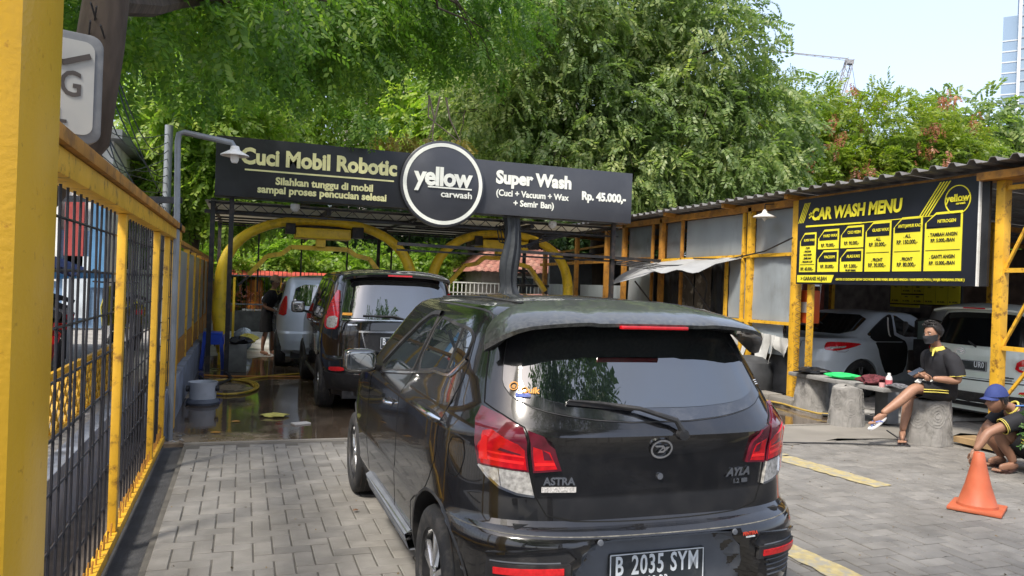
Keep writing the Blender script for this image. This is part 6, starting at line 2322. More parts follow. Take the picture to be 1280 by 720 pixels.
hair_cap(T, 4, .018, -.04, .078).build('hair', HAIR, bo, smooth=True, world=False, sharp=90)
# quiff of thick hair
m = MB()
rr = random.Random(5)
for k in range(70):
    a = rr.uniform(0, 2 * pi)
    q = rr.uniform(.15, 1)
    x, y = .07 * q * cos(a), .085 * q * sin(a) + .01
    z = .118 * sqrt(max(0, 1 - q * q * .92))
    if z < .075 and y > 0:
        continue
    m.tube([T(x, y, z), T(x * 1.15, y * 1.15 + .008, z + .020), T(x * 1.2 + rr.uniform(-.01, .01), y * 1.2 + .022, z + .028)], [.014, .011, .003], 5)
m.build('hair_tufts', HAIR, bo, smooth=True, world=False, sharp=90)
# face mask
rows = []
for j in range(9):
    z = -.012 - .088 * j / 8
    row = []
    for i in range(17):
        a = radians(8 + 164 * i / 16)
        k = 1 + z / .118 * .26
        x = .079 * cos(a) * k
        y = .098 * sin(a) + (.022 * exp(-((z + .035) / .03) ** 2) + .012) * sin(a) ** 6
        row.append(T(x, y, z * (1 if sin(a) > .5 else .8)))
    rows.append(row)
MB().grid(rows).build('face_mask', M('mask_black', (.025, .026, .03), .8, var=.2), bo, smooth=True, world=False, solid=.003)
for sg in (-1, 1):
    MB().tube([T(sg * .074, .03, -.02), T(sg * .079, .005, .004), T(sg * .082, -.018, .010), T(sg * .08, -.02, -.02), T(sg * .07, .02, -.06)], .0018, 5).build('mask_loop', BPLAS, bo, world=False)
# polo shirt
SA = Vector(shF) - Vector(shN)
so = garment('polo_shirt', [
    ([(L_(4.64, 8.27, .53), .185, .135), (L_(4.65, 8.27, .66), .170, .125), (L_(4.64, 8.245, .80), .178, .125), (L_(4.615, 8.225, .92), .195, .112), (L_(4.598, 8.22, .985), .150, .085), (L_(4.585, 8.217, 1.02), .075, .070)], SA),
    ([(L_(4.61, 8.14, .955), .05, .05), (L_(4.63, 8.06, .935), .078, .080), (L_(4.652, 8.02, .85), .076, .078), (L_(4.668, 8.0, .755), .075, .078)], (1, 0, 0)),
    ([(L_(4.58, 8.32, .955), .05, .05), (L_(4.572, 8.40, .935), .076, .078), (L_(4.59, 8.42, .86), .074, .074), (L_(4.605, 8.44, .775), .074, .074)], (1, 0, 0))], SHIRT, pm, 2)
def ring(c, d, r, th, mat, nm, par, flat=1.):
    c = Vector(c)
    d = Vector(d).normalized()
    a = d.cross(Vector((0, 0, 1)))
    a = a.normalized() if a.length > 1e-4 else Vector((1, 0, 0))
    b = a.cross(d)
    return MB().tube([c + a * r * cos(t) + b * r * flat * sin(t) for t in [2 * pi * k / 20 for k in range(21)]], th, 6, caps=False).build(nm, mat, par, smooth=True, world=False)


rows = []
for j, (dz, rr_) in enumerate(((-.012, .072), (.012, .066), (.038, .058), (.030, .064), (.0, .076))):
    rows.append([Vector(neck0) + Vector((-.004 + rr_ * 1.0 * cos(a) - .012 * (dz * 20), rr_ * .95 * sin(a), dz + .012 * cos(a) - .006)) for a in [2 * pi * k / 24 for k in range(25)]])
MB().grid(rows).build('collar', COLLAR, so, smooth=True, world=False)
MB().grid([[Vector(neck0) + Vector((-.082 + .0 * t, -.02, .012 - .0 * t)), Vector(neck0) + Vector((-.072, -.052, .012))], [Vector(neck0) + Vector((-.128, -.02, -.085)), Vector(neck0) + Vector((-.118, -.042, -.085))]] if False else [[Vector(neck0) + Vector((-.075, -.035, .005)), Vector(neck0) + Vector((-.060, -.060, .005))], [Vector(neck0) + Vector((-.095, -.060, -.07)), Vector(neck0) + Vector((-.088, -.066, -.07))]]).build('placket', COLLAR, so, world=False, solid=.004)
ring(L_(4.668, 8.0, .757), (.1, -.1, -1), .079, .005, COLLAR, 'sleeve_trim', so, .9)
ring(L_(4.605, 8.44, .778), (.05, .05, -1), .076, .005, COLLAR, 'sleeve_trim', so, .9)
Mb = frame_m(L_(4.60, 8.045, .895), (1, -.15, 0), (0, 0, 1))
m = MB()
for k in range(20):
    a, b = 2 * pi * k / 20 + .6, 2 * pi * (k + 1) / 20 + .6
    if k > 15:
        continue
    m.bar(Mb @ Vector((.024 * cos(a), .024 * sin(a), .002)), Mb @ Vector((.024 * cos(b), .024 * sin(b), .002)), .004, .004)
m.bar(Mb @ Vector((-.014, .002, .002)), Mb @ Vector((.014, .004, .002)), .004, .006)
m.build('chest_emblem', COLLAR, so, world=False)
sr = garment('shorts', [
    ([(L_(4.66, 8.27, .66), .165, .12), (L_(4.655, 8.27, .58), .19, .135), (L_(4.64, 8.27, .50), .18, .13)], (0, 1, 0)),
    ([(L_(4.68, 8.18, .56), .10, .10), (L_(4.58, 8.16, .585), .120, .112), (L_(4.44, 8.125, .598), .112, .102), (L_(4.32, 8.105, .602), .098, .090)], (0, 1, 0)),
    ([(L_(4.68, 8.37, .55), .10, .10), (L_(4.58, 8.355, .565), .115, .110), (L_(4.46, 8.33, .54), .105, .100), (L_(4.365, 8.31, .495), .094, .088)], (0, 1, 0))], SHORT, pm, 5)
for dz in (-.005, -.030):
    MB().tube([L_(4.60, 8.038, .600 + dz), L_(4.52, 8.020, .606 + dz), L_(4.45, 8.008, .610 + dz), L_(4.37, 8.004, .610 + dz), L_(4.325, 8.006, .610 + dz)], .006, 6).build('side_stripe', COLLAR, sr, world=False)
flipflop(pm, anN, toN, (-.45, 0, .9), M('sole_white', (.6, .6, .6), .6), M('strap_blue', (.15, .2, .45), .5))
flipflop(pm, anF, toF, (0, 0, 1), M('sole_dark', (.09, .07, .07), .7), BPLAS)
ph_ = root_of('mobile_phone', 'dark mobile phone in the hands of the seated masked man', 'phone', (*camxy(4.285, 8.10), .775), -YAW)
Mp = Matrix.Rotation(radians(-28), 4, 'Y') @ Matrix.Rotation(radians(18), 4, 'X')
prism(rrect(.15, .073, .01), -.004, .004, Mp).build('case', BPLAS, ph_, world=False)
prism(rrect(.142, .066, .008), .004, .005, Mp).build('screen', M('phone_screen', (.04, .05, .07), .1), ph_, world=False)
wp = root_of('paper_tissue', 'crumpled white tissue on the lap of the seated masked man', 'tissue', (*camxy(4.375, 8.09), .655), -YAW)
for k in range(3):
    crumple(-.06 + .06 * k, 0, 0, .035, .03, .04, 60 + k, .4, 14, 8).build('tissue_fold', WHITE, wp, smooth=True, world=False)

# ---- squatting man in a blue cap by the cone
A1, D1 = 4.65, 7.05
ps = person_root('man in navy cap and black polo squatting beside the orange cone', A1, D1)
Q = lambda a, d, z: (a - A1, d - D1, z)
hip = Q(4.88, 7.06, .20)
waist = Q(4.89, 7.06, .32)
chest = Q(4.80, 7.05, .45)
upch = Q(4.70, 7.05, .53)
nk = Q(4.62, 7.05, .575)
shN, shF = Q(4.60, 6.88, .50), Q(4.64, 7.22, .50)
elN, elF = Q(4.285, 6.85, .37), Q(4.52, 7.27, .33)
wrN, wrF = Q(4.170, 6.84, .205), Q(4.42, 7.22, .16)
knN, knF = Q(4.445, 6.96, .375), Q(4.47, 7.18, .385)
anN, anF = Q(4.60, 6.96, .085), Q(4.66, 7.22, .085)
toN, toF = Q(4.42, 6.93, .035), Q(4.49, 7.20, .035)
hc = Q(4.475, 7.04, .645)
hm, T = head_mesh(hc, (-.96, -.12, -.10), (-.12, 0, 1), 1.0)
body = [[
    [(hip, (.13, .12)), (waist, (.10, .08)), (chest, (.085, .07)), (upch, (.065, .05)), (nk, .05), (Q(4.545, 7.045, .595), .048), (Q(4.51, 7.045, .615), .05)],
    [(upch, (.075, .06)), (shN, .042), (Q(4.44, 6.86, .435), .050), (elN, .043), (Q(4.235, 6.845, .295), .041), (wrN, .027)],
    [(upch, (.075, .06)), (shF, .042), (Q(4.58, 7.25, .42), .050), (elF, .043), (Q(4.47, 7.25, .25), .041), (wrF, .027)],
    [(hip, (.13, .12)), (Q(4.80, 6.97, .21), .085), (Q(4.62, 6.96, .295), .084), (knN, .062), (Q(4.505, 6.96, .26), .062), (Q(4.565, 6.96, .16), .044), (anN, .034)],
    [(hip, (.13, .12)), (Q(4.82, 7.16, .21), .085), (Q(4.64, 7.17, .30), .082), (knF, .062), (Q(4.53, 7.19, .26), .060), (Q(4.61, 7.21, .16), .042), (anF, .034)]]]
body += hand(wrN, (-.25, 0, -1), (.8, .3, -.1), -1, 1., .6)
body += hand(wrF, (-.6, -.1, -.8), (.8, -.3, -.1), 1, 1., .6)
body += foot(anN, toN)
body += foot(anF, toF)
bo = skin_mesh('body', body, SKIN2, ps, 2, join=[hm])
eyes(ps, T, bo)
hair_cap(T, 9, .004, -.040, .05).build('hair', HAIR, bo, smooth=True, world=False, sharp=90)
NAVY = M('navy_cap_cloth', (.025, .04, .15), .8, var=.2)
cp = cap_top(T, .035, 1.16).build('cap', NAVY, bo, smooth=True, world=False, solid=.003)
rows = []
for j in range(6):
    t = j / 5
    rows.append([T(.072 * cos(a) * (1 - .12 * t), .075 * sin(a) ** .8 + .085 * t * sin(a) + .004, .040 - .018 * t - .020 * abs(cos(a)) ** 2) for a in [radians(12 + 156 * k / 14) for k in range(15)]])
MB().grid(rows).build('cap_brim', NAVY, cp, smooth=True, world=False, solid=.004)
MB().lathe([(0, -.003), (.007, 0), (0, .006)], tuple(T(0, 0, .143)), 8).build('cap_button', NAVY, cp, world=False)
SA = Vector(shF) - Vector(shN)
so = garment('polo_shirt', [
    ([(Q(4.915, 7.06, .14), .19, .14), (Q(4.90, 7.06, .28), .185, .14), (Q(4.83, 7.055, .41), .185, .13), (Q(4.745, 7.05, .50), .185, .110), (Q(4.69, 7.05, .545), .14, .085), (Q(4.645, 7.05, .57), .072, .070)], SA),
    ([(Q(4.68, 6.95, .53), .05, .05), (Q(4.60, 6.88, .495), .076, .076), (Q(4.51, 6.865, .465), .070, .070), (Q(4.42, 6.858, .428), .069, .069)], (0, 1, 0)),
    ([(Q(4.70, 7.15, .53), .05, .05), (Q(4.64, 7.22, .49), .074, .074), (Q(4.60, 7.245, .44), .070, .070), (Q(4.565, 7.255, .40), .068, .068)], (0, 1, 0))], SHIRT, ps, 7)
for dd, rr_ in ((-.004, .073), (.010, .073)):
    ring(Vector(Q(4.424, 6.858, .430)) + Vector((dd, 0, dd * .5)), (-.9, 0, -.38), rr_ - .003, .004, COLLAR, 'sleeve_trim', so)
ring(Q(4.628, 7.05, .578), (-.8, 0, .45), .064, .009, COLLAR, 'collar', so)
MB().tube([Q(4.615, 6.99, .602), Q(4.70, 6.955, .612), Q(4.80, 6.95, .575)], .008, 6).build('shoulder_stripe', M('blue_trim', (.06, .15, .4), .8), so, world=False)
sr = garment('shorts', [
    ([(Q(4.915, 7.06, .28), .17, .13), (Q(4.90, 7.06, .18), .19, .14), (Q(4.89, 7.06, .09), .17, .12)], (0, 1, 0)),
    ([(Q(4.90, 6.97, .18), .11, .11), (Q(4.80, 6.965, .215), .122, .118), (Q(4.69, 6.96, .262), .114, .108), (Q(4.55, 6.96, .33), .100, .096)], (0, 1, 0)),
    ([(Q(4.90, 7.16, .18), .11, .11), (Q(4.80, 7.165, .215), .118, .114), (Q(4.70, 7.17, .265), .110, .104), (Q(4.60, 7.175, .315), .098, .094)], (0, 1, 0))], SHORT, ps, 9)
for dz in (0., -.028):
    MB().tube([Q(4.59, 6.852, .325 + dz), Q(4.64, 6.845, .298 + dz), Q(4.72, 6.838, .258 + dz), Q(4.80, 6.836, .225 + dz)], .0055, 6).build('side_stripe', COLLAR, sr, world=False)
flipflop(ps, anN, toN, (0, 0, 1), M('sandal_brown', (.05, .025, .02), .6), M('strap_brown', (.045, .02, .018), .6))
flipflop(ps, anF, toF, (0, 0, 1), M('sandal_brown', (.05, .025, .02), .6), M('strap_brown', (.045, .02, .018), .6))

# ---- standing man washing the silver car
A2, D2 = -4.70, 15.0
pw = person_root('man in tan cap, black polo and long shorts reaching for the silver car', A2, D2)
U = lambda a, d, z: (a - A2, d - D2, z)
hip = U(-4.72, 15, .84)
waist = U(-4.71, 15, .95)
chest = U(-4.67, 15, 1.12)
upch = U(-4.655, 15, 1.22)
shN, shF = U(-4.68, 14.83, 1.19), U(-4.66, 15.17, 1.20)
elN, elF = U(-4.74, 14.78, .95), U(-4.46, 15.16, 1.19)
wrN, wrF = U(-4.52, 14.82, .87), U(-4.27, 15.1, 1.26)
anN, anF = U(-4.80, 14.93, .085), U(-4.66, 15.08, .085)
hm, T = head_mesh(U(-4.625, 15, 1.435), (1, -.35, -.12), (0, 0, 1), 1.0)
body = [[
    [(hip, (.12, .13)), (waist, (.11, .12)), (chest, (.10, .115)), (upch, (.065, .08)), (U(-4.645, 15, 1.28), .052), (U(-4.64, 15, 1.33), .048), (U(-4.635, 15, 1.38), .05)],
    [(upch, (.065, .08)), (shN, .042), (U(-4.73, 14.79, 1.08), .042), (elN, .036), (U(-4.63, 14.8, .91), .033), (wrN, .023)],
    [(upch, (.065, .08)), (shF, .042), (U(-4.56, 15.18, 1.18), .042), (elF, .036), (U(-4.37, 15.13, 1.22), .032), (wrF, .023)],
    [(hip, (.12, .13)), (U(-4.74, 14.92, .78), .082), (U(-4.75, 14.92, .60), .07), (U(-4.745, 14.92, .46), .050), (U(-4.78, 14.92, .32), .050), (U(-4.80, 14.925, .18), .034), (anN, .030)],
    [(hip, (.12, .13)), (U(-4.70, 15.08, .78), .082), (U(-4.67, 15.08, .60), .07), (U(-4.645, 15.08, .46), .050), (U(-4.66, 15.08, .32), .050), (U(-4.665, 15.08, .18), .034), (anF, .030)]]]
body += hand(wrN, (1, .1, -.2), (0, .5, -1), 1, 1., .4)
body += hand(wrF, (.85, 0, .5), (.2, 0, -1), -1, 1., .3)
body += foot(anN, U(-4.64, 14.86, .03))
body += foot(anF, U(-4.50, 15.0, .03))
bo = skin_mesh('body', body, SKIN2, pw, 2, join=[hm])
eyes(pw, T, bo)
hair_cap(T, 9, .006, -.05, .05).build('hair', HAIR, bo, smooth=True, world=False, sharp=90)
TAN = M('tan_cap_cloth', (.30, .20, .12), .8, var=.2)
cp = cap_top(T, .03, 1.16).build('cap', TAN, bo, smooth=True, world=False, solid=.003)
rows = []
for j in range(6):
    t = j / 5
    rows.append([T(.072 * cos(a) * (1 - .12 * t), .075 * sin(a) ** .8 + .08 * t * sin(a) + .004, .036 - .015 * t - .02 * abs(cos(a)) ** 2) for a in [radians(12 + 156 * k / 14) for k in range(15)]])
MB().grid(rows).build('cap_brim', TAN, cp, smooth=True, world=False, solid=.004)
so = garment('polo_shirt', [
    ([(U(-4.72, 15, .80), .165, .13), (U(-4.715, 15, .95), .16, .12), (U(-4.675, 15, 1.12), .17, .125), (U(-4.658, 15, 1.20), .18, .11), (U(-4.652, 15, 1.25), .13, .085), (U(-4.648, 15, 1.28), .07, .068)], (0, 1, 0)),
    ([(U(-4.66, 14.92, 1.22), .05, .05), (U(-4.68, 14.84, 1.19), .074, .074), (U(-4.71, 14.80, 1.12), .072, .072), (U(-4.735, 14.79, 1.03), .072, .072)], (1, 0, 0)),
    ([(U(-4.66, 15.08, 1.22), .05, .05), (U(-4.655, 15.16, 1.20), .072, .072), (U(-4.60, 15.18, 1.18), .070, .070), (U(-4.52, 15.17, 1.175), .070, .070)], (0, 1, 0))], SHIRT, pw, 3)
ring(U(-4.645, 15, 1.285), (.1, 0, 1), .060, .014, COLLAR, 'collar', so)
MB().tube([U(-4.585, 14.95, 1.28), U(-4.54, 14.93, 1.20)], .009, 6).build('placket', COLLAR, so, world=False)
garment('shorts', [
    ([(U(-4.715, 15, .93), .15, .12), (U(-4.72, 15, .84), .17, .135), (U(-4.72, 15, .74), .17, .13)], (0, 1, 0)),
    ([(U(-4.73, 14.93, .84), .10, .11), (U(-4.745, 14.92, .72), .112, .112), (U(-4.755, 14.915, .60), .108, .108), (U(-4.755, 14.915, .46), .104, .104)], (1, 0, 0)),
    ([(U(-4.70, 15.07, .84), .10, .11), (U(-4.69, 15.08, .72), .110, .110), (U(-4.68, 15.085, .60), .106, .106), (U(-4.665, 15.085, .47), .10, .10)], (1, 0, 0))], SHORT, pw, 4)
flipflop(pw, anN, U(-4.64, 14.86, .03), (0, 0, 1), M('sole_pale', (.4, .4, .42), .6), BPLAS)
flipflop(pw, anF, U(-4.50, 15.0, .03), (0, 0, 1), M('sole_pale', (.4, .4, .42), .6), BPLAS)

# ============================================================ vegetation
def spray_template(n, L, lw, ll, droop, rr, two=True):
    """a drooping twig with pairs of leaves: arrays (quads, 4, 3), running along +x"""
    q = []
    for i in range(n):
        t = (i + .7) / n
        x = L * t * (1 - .15 * t * droop)
        z = -droop * L * t * t * .55
        for sd in ((-1, 1) if two else (rr.choice((-1, 1)),)):
            a = rr.uniform(.75, 1.25) * sd
            d = np.array([cos(a), sin(a), -.25 - .4 * rr.random()])
            d /= np.linalg.norm(d)
            up = np.array([rr.uniform(-.5, .5), rr.uniform(-.5, .5), 1.0])
            s_ = np.cross(d, up)
            s_ /= np.linalg.norm(s_)
            l = ll * rr.uniform(.75, 1.2)
            w = lw * rr.uniform(.8, 1.15)
            b = np.array([x, .006 * sd, z])
            q.append([b, b + d * l * .45 + s_ * w, b + d * l, b + d * l * .45 - s_ * w])
    return np.array(q)


def leaves(name, mat, parent, pos, dirs, scale, temps, kind_stuff=False, roll=.5):
    N = len(pos)
    base = np.array(base_of(parent)) if parent else np.zeros(3)
    allv = []
    pick = rng.integers(0, len(temps), N)
    up = np.tile(np.array([0, 0, 1.0]), (N, 1)) + rng.normal(0, roll, (N, 3))
    X = dirs / np.linalg.norm(dirs, axis=1, keepdims=True)
    Y = np.cross(up, X)
    Y /= np.linalg.norm(Y, axis=1, keepdims=True)
    Zz = np.cross(X, Y)
    for k, t in enumerate(temps):
        m = pick == k
        if not m.any():
            continue
        tv = t.reshape(-1, 3)
        v = (pos[m][:, None, :] - base + scale[m][:, None, None] *
             (tv[None, :, 0:1] * X[m][:, None, :] + tv[None, :, 1:2] * Y[m][:, None, :] + tv[None, :, 2:3] * Zz[m][:, None, :]))
        allv.append(v.reshape(-1, 3))
    v = np.concatenate(allv).astype(np.float32)
    nf = len(v) // 4
    me = bpy.data.meshes.new(name)
    me.vertices.add(len(v))
    me.vertices.foreach_set('co', v.ravel())
    me.loops.add(len(v))
    me.loops.foreach_set('vertex_index', np.arange(len(v), dtype=np.int32))
    me.polygons.add(nf)
    me.polygons.foreach_set('loop_start', np.arange(0, len(v), 4, dtype=np.int32))
    me.update(calc_edges=True)
    me.materials.append(mat)
    o = bpy.data.objects.new(name, me)
    COL.objects.link(o)
    o.parent = parent
    return o


def blob_points(blobs, n, shell=.55, bottom=-1.):
    """points in ellipsoids, more of them near the skin; returns position and outward direction"""
    vol = np.array([b[3] * b[4] * b[5] for b in blobs]) ** .75
    pr = vol / vol.sum()
    k = rng.choice(len(blobs), n, p=pr)
    B = np.array(blobs)[k]
    d = rng.normal(0, 1, (n, 3))
    d /= np.linalg.norm(d, axis=1, keepdims=True)
    r = shell + (1 - shell) * rng.random((n, 1)) ** .6
    # lumpy outline
    lump = 1 + .16 * np.sin(d[:, 0:1] * 7 + B[:, 0:1]) * np.sin(d[:, 1:2] * 6 + B[:, 1:2]) + .10 * np.sin(d[:, 2:3] * 11 + B[:, 2:3] * 3 + d[:, 0:1] * 5)
    p = B[:, :3] + d * B[:, 3:6] * r * lump
    return p, d


def limb(m, a, b, r0, r1, rr, n=7, wob=.12):
    a, b = Vector(a), Vector(b)
    L = (b - a).length
    pts = []
    for i in range(n + 1):
        t = i / n
        w = sin(pi * t) * wob * L
        pts.append(a.lerp(b, t) + Vector((rr.uniform(-1, 1), rr.uniform(-1, 1), rr.uniform(-.5, .8) + .3)) * w * .35)
    m.tube(pts, [r0 + (r1 - r0) * i / n for i in range(n + 1)], 8 if r0 > .06 else 6, caps=False)
    return pts


def tree(lab, cat, base, trunk_pts, trunk_r, blobs, n, tmp, mat, seed, scale=(.8, 1.25), droop=.7, group=None, shell=.5, twig=True, name='broadleaf_tree'):
    rr = random.Random(seed)
    r = root_of(name, lab, 'tree', base, 0, group)
    m = MB()
    npt = len(trunk_pts)
    m.tube(trunk_pts, [trunk_r * (1 - .45 * i / (npt - 1)) for i in range(npt)], 14, caps=False)
    top = trunk_pts[-1]
    for b in blobs:
        st = Vector(trunk_pts[-1]).lerp(Vector(trunk_pts[-2]), rr.uniform(0, .8))
        pts = limb(m, st, (b[0], b[1], b[2] - b[5] * .15), trunk_r * .42, trunk_r * .12, rr, 7)
        for k in range(5):
            s_ = pts[rr.randint(3, 7)]
            e = Vector((b[0] + rr.uniform(-.75, .75) * b[3], b[1] + rr.uniform(-.75, .75) * b[4], b[2] + rr.uniform(-.6, .7) * b[5]))
            p2 = limb(m, s_, e, trunk_r * .13, trunk_r * .035, rr, 5)
            if twig:
                for q in range(3):
                    limb(m, p2[rr.randint(2, 5)], e + Vector((rr.uniform(-.5, .5), rr.uniform(-.5, .5), rr.uniform(-.9, .1))), trunk_r * .05, .006, rr, 4)
    m.build('trunk', BARK, r, smooth=True, fix=False)
    pos, d = blob_points(blobs, n, shell)
    dirs = d * np.array([1, 1, .5]) + rng.normal(0, .5, (n, 3)) + np.array([0, 0, -droop])
    sc = rng.uniform(scale[0], scale[1], n)
    leaves('crown', mat, r, pos, dirs, sc, tmp)
    return r


rt = random.Random(2)
T_small = [spray_template(6, .36, .022, .085, .5, rt) for _ in range(5)]
T_weep = [spray_template(7, .50, .036, .135, .6, rt) for _ in range(5)]
T_feather = [spray_template(9, .52, .026, .15, .35, rt) for _ in range(4)]
T_far = [spray_template(6, .55, .050, .17, .5, rt) for _ in range(4)]
LM_near = leaf_mat('leaf_dark_green', (.05, .115, .022), (.125, .225, .038), (.27, .36, .06), .55, .8)
LM_weep = leaf_mat('leaf_olive_green', (.08, .135, .05), (.18, .25, .085), (.38, .41, .16), .48, .45)
LM_yel = leaf_mat('leaf_yellow_green', (.09, .155, .025), (.19, .26, .03), (.36, .36, .05), .45, .5)
LM_far = leaf_mat('leaf_far_green', (.045, .10, .035), (.09, .155, .05), (.16, .22, .065), .35, .3)
LM_light = leaf_mat('leaf_bright_green', (.10, .18, .03), (.21, .31, .05), (.38, .42, .09), .55, .5)
LM_red = leaf_mat('seed_pod_red_brown', (.22, .07, .04), (.34, .12, .07), (.42, .20, .09), .3, 2.)

# big street tree whose crown hangs over the lane and shades the yard
tree('huge street tree on the left whose leafy boughs hang over the wash lane', 'tree', (-2.9, 7.0, .36),
     [(-2.9, 7.0, .2), (-2.6, 6.95, 1.0), (-1.75, 6.9, 1.9), (-1.22, 6.85, 2.6), (-1.12, 6.8, 3.3), (-1.05, 6.9, 4.3)], .27,
     [(-3.2, 7.0, 5.6, 2.4, 2.6, 1.3), (-1.2, 10.2, 5.0, 2.0, 2.0, 1.25), (1.1, 14.6, 6.5, 2.2, 1.8, 1.5), (-2.7, 11.6, 5.4, 1.5, 1.8, 1.1), (3.6, 14.8, 7.2, 2.2, 1.8, 1.5),
      (.3, 13.3, 5.9, 2.4, 1.5, 1.2)],
     8800, T_small, LM_near, 11, (.9, 1.5), .75, shell=.25)
tree('second street tree behind the camera side of the fence shading the front yard', 'tree', (-3.0, -3.5, .36),
     [(-3.0, -3.5, .2), (-2.9, -3.4, 2.0), (-2.4, -3.2, 4.2)], .28,
     [(-2.6, -3.4, 6.2, 2.6, 2.4, 1.6), (-.6, -4.6, 6.0, 1.8, 1.6, 1.2)],
     1700, T_weep, LM_near, 12, (.8, 1.3), .7, shell=.2)
# weeping tree in the middle
tree('tall weeping tree with pale dusty leaves behind the right half of the black sign', 'tree', (9.0, 18.9, 0),
     [(9.3, 19.2, 0), (9.2, 19.1, 2.4), (9.4, 19.2, 5.0), (9.3, 19.2, 7.0)], .36,
     [(9.6, 18.8, 9.6, 2.9, 2.6, 2.3), (7.2, 18.4, 8.2, 2.6, 2.4, 2.2), (11.3, 17.9, 7.9, 2.1, 2.0, 1.9), (8.4, 18.2, 6.2, 2.2, 2.0, 1.7), (10.7, 17.8, 6.0, 2.2, 1.8, 1.8),
      (12.9, 17.4, 6.0, 1.7, 1.6, 1.7), (6.0, 18.6, 6.3, 1.8, 2.0, 1.7), (9.4, 17.6, 4.5, 2.4, 1.6, 1.2), (12.1, 17.0, 4.5, 1.9, 1.5, 1.2), (7.2, 18.0, 4.6, 1.6, 1.5, 1.0)],
     14000, T_weep, LM_weep, 21, (.55, 1.15), .65, shell=.35)
tree('leafy tree behind the left half of the black sign with brighter leaves', 'tree', (2.4, 31, 0),
     [(2.4, 31, 0), (2.4, 30.8, 2.6), (2.0, 30.3, 5.0)], .22,
     [(2.0, 29.5, 9.3, 3.5, 2.6, 2.9), (5.7, 30.0, 9.6, 3.3, 2.4, 2.8), (-1.5, 29.8, 7.9, 2.9, 2.4, 2.4), (3.7, 29.6, 6.8, 3.1, 2.0, 1.6), (7.6, 29.2, 7.0, 2.1, 1.8, 1.8), (0.3, 29.4, 6.3, 2.6, 1.8, 1.4), (4.5, 31.0, 12.1, 3.8, 2.8, 2.5)],
     6500, T_weep, LM_light, 22, (.9, 1.4), .55, shell=.35)
tree('bright green tree along the street behind the grey lamp post', 'tree', (-1.3, 20.5, .36),
     [(-1.3, 20.5, .3), (-1.2, 20.5, 2.2), (-1.0, 20.4, 4.2)], .2,
     [(-.9, 20.2, 5.4, 1.9, 2.2, 1.7), (-.2, 19.6, 3.6, 1.0, 1.1, 1.1), (-1.5, 19.8, 3.6, .9, 1.0, .9)],
     3600, T_weep, LM_light, 23, (.8, 1.2), .6, shell=.35)
# feathery tree with red-brown pods
fb = [(20.0, 25.5, 8.2, 3.0, 2.6, 1.7), (23.0, 23.8, 8.0, 2.7, 2.6, 1.6), (17.6, 25.5, 7.2, 2.2, 2.2, 1.6), (21.4, 23.5, 6.4, 3.0, 2.0, 1.6), (18.5, 24.5, 5.4, 2.6, 2.0, 1.6), (24.8, 22.4, 6.7, 2.2, 2.0, 1.7), (22.5, 22.8, 4.8, 3.0, 2.0, 1.4)]
ft = tree('feathery yellow green tree with reddish brown seed pods beyond the shed roof', 'tree', (21, 26, 0), [(21, 26, 0), (21, 26, 3), (21, 25.5, 5.5)], .3, fb,
          8500, T_feather, LM_yel, 31, (.8, 1.3), .15, shell=.5, twig=False, name='feathery_tree')
pp, pd = blob_points(fb, 60, .92)
pp = pp[pp[:, 2] > 5.2]
cl = np.repeat(pp, 14, axis=0) + rng.normal(0, .17, (len(pp) * 14, 3)) + np.array([-.3, -.35, .1])
leaves('seed_pods', LM_red, ft, cl, np.tile(np.array([0., 0, -1]), (len(cl), 1)) + rng.normal(0, .3, (len(cl), 3)), rng.uniform(.7, 1.2, len(cl)), [spray_template(4, .32, .028, .15, .1, rt)])
for i, (x, y, z, rx, rz, mt, n, lb) in enumerate(((17.0, 30.5, 6.3, 3.2, 2.6, LM_far, 2200, 'dark green tree between the weeping tree and the feathery tree'),
                                                 (27.5, 23.5, 7.6, 2.6, 2.4, LM_weep, 2200, 'greyish green tree right of the feathery tree below the glass tower'),
                                                 (31.0, 24.0, 7.0, 3.0, 2.2, LM_far, 2200, 'tall dark tree standing at the right edge beyond the shed'),
                                                 (15.4, 32.0, 5.0, 3.0, 2.6, LM_far, 1500, 'low dark tree under the middle crowns behind the shed roof'),
                                                 (24.0, 31.0, 7.6, 3.5, 2.2, LM_far, 2000, 'broad green tree showing just over the feathery tree'),
                                                 (-6.5, 30.0, 3.2, 2.8, 1.9, LM_far, 1800, 'round green tree far down the street on the left'),
                                                 (-1.0, 33.0, 5.0, 3.6, 3.2, LM_light, 2400, 'light green tree behind the back railing on the left'),
                                                 (5.0, 34.0, 4.6, 4.0, 3.4, LM_far, 2400, 'dense green tree behind the tiled hut'),
                                                 (11.5, 35.0, 5.0, 4.0, 3.4, LM_far, 2400, 'dense green tree behind the open end of the shed'),
                                                 (7.6, 27.0, 7.6, 2.6, 2.6, LM_light, 2000, 'bright crown filling the gap between the two middle trees'),
                                                 (20.5, 15.5, 2.6, 1.5, 1.5, LM_light, 900, 'sunlit green shrub tree behind the truss column'))):
    tree(lb, 'tree', (x, y, 0), [(x, y, 0), (x + .2, y, z * .4), (x, y, z * .75)], .22,
         [(x, y, z, rx, rx * .8, rz), (x - rx * .6, y - .5, z - rz * .4, rx * .6, rx * .6, rz * .7), (x + rx * .6, y - .3, z - rz * .3, rx * .6, rx * .6, rz * .7), (x, y - .8, z - rz * .9, rx * .8, rx * .6, rz * .6)],
         int(n * 1.0), T_far, mt, 40 + i, (1.0, 1.7), .4, shell=.45, twig=False)
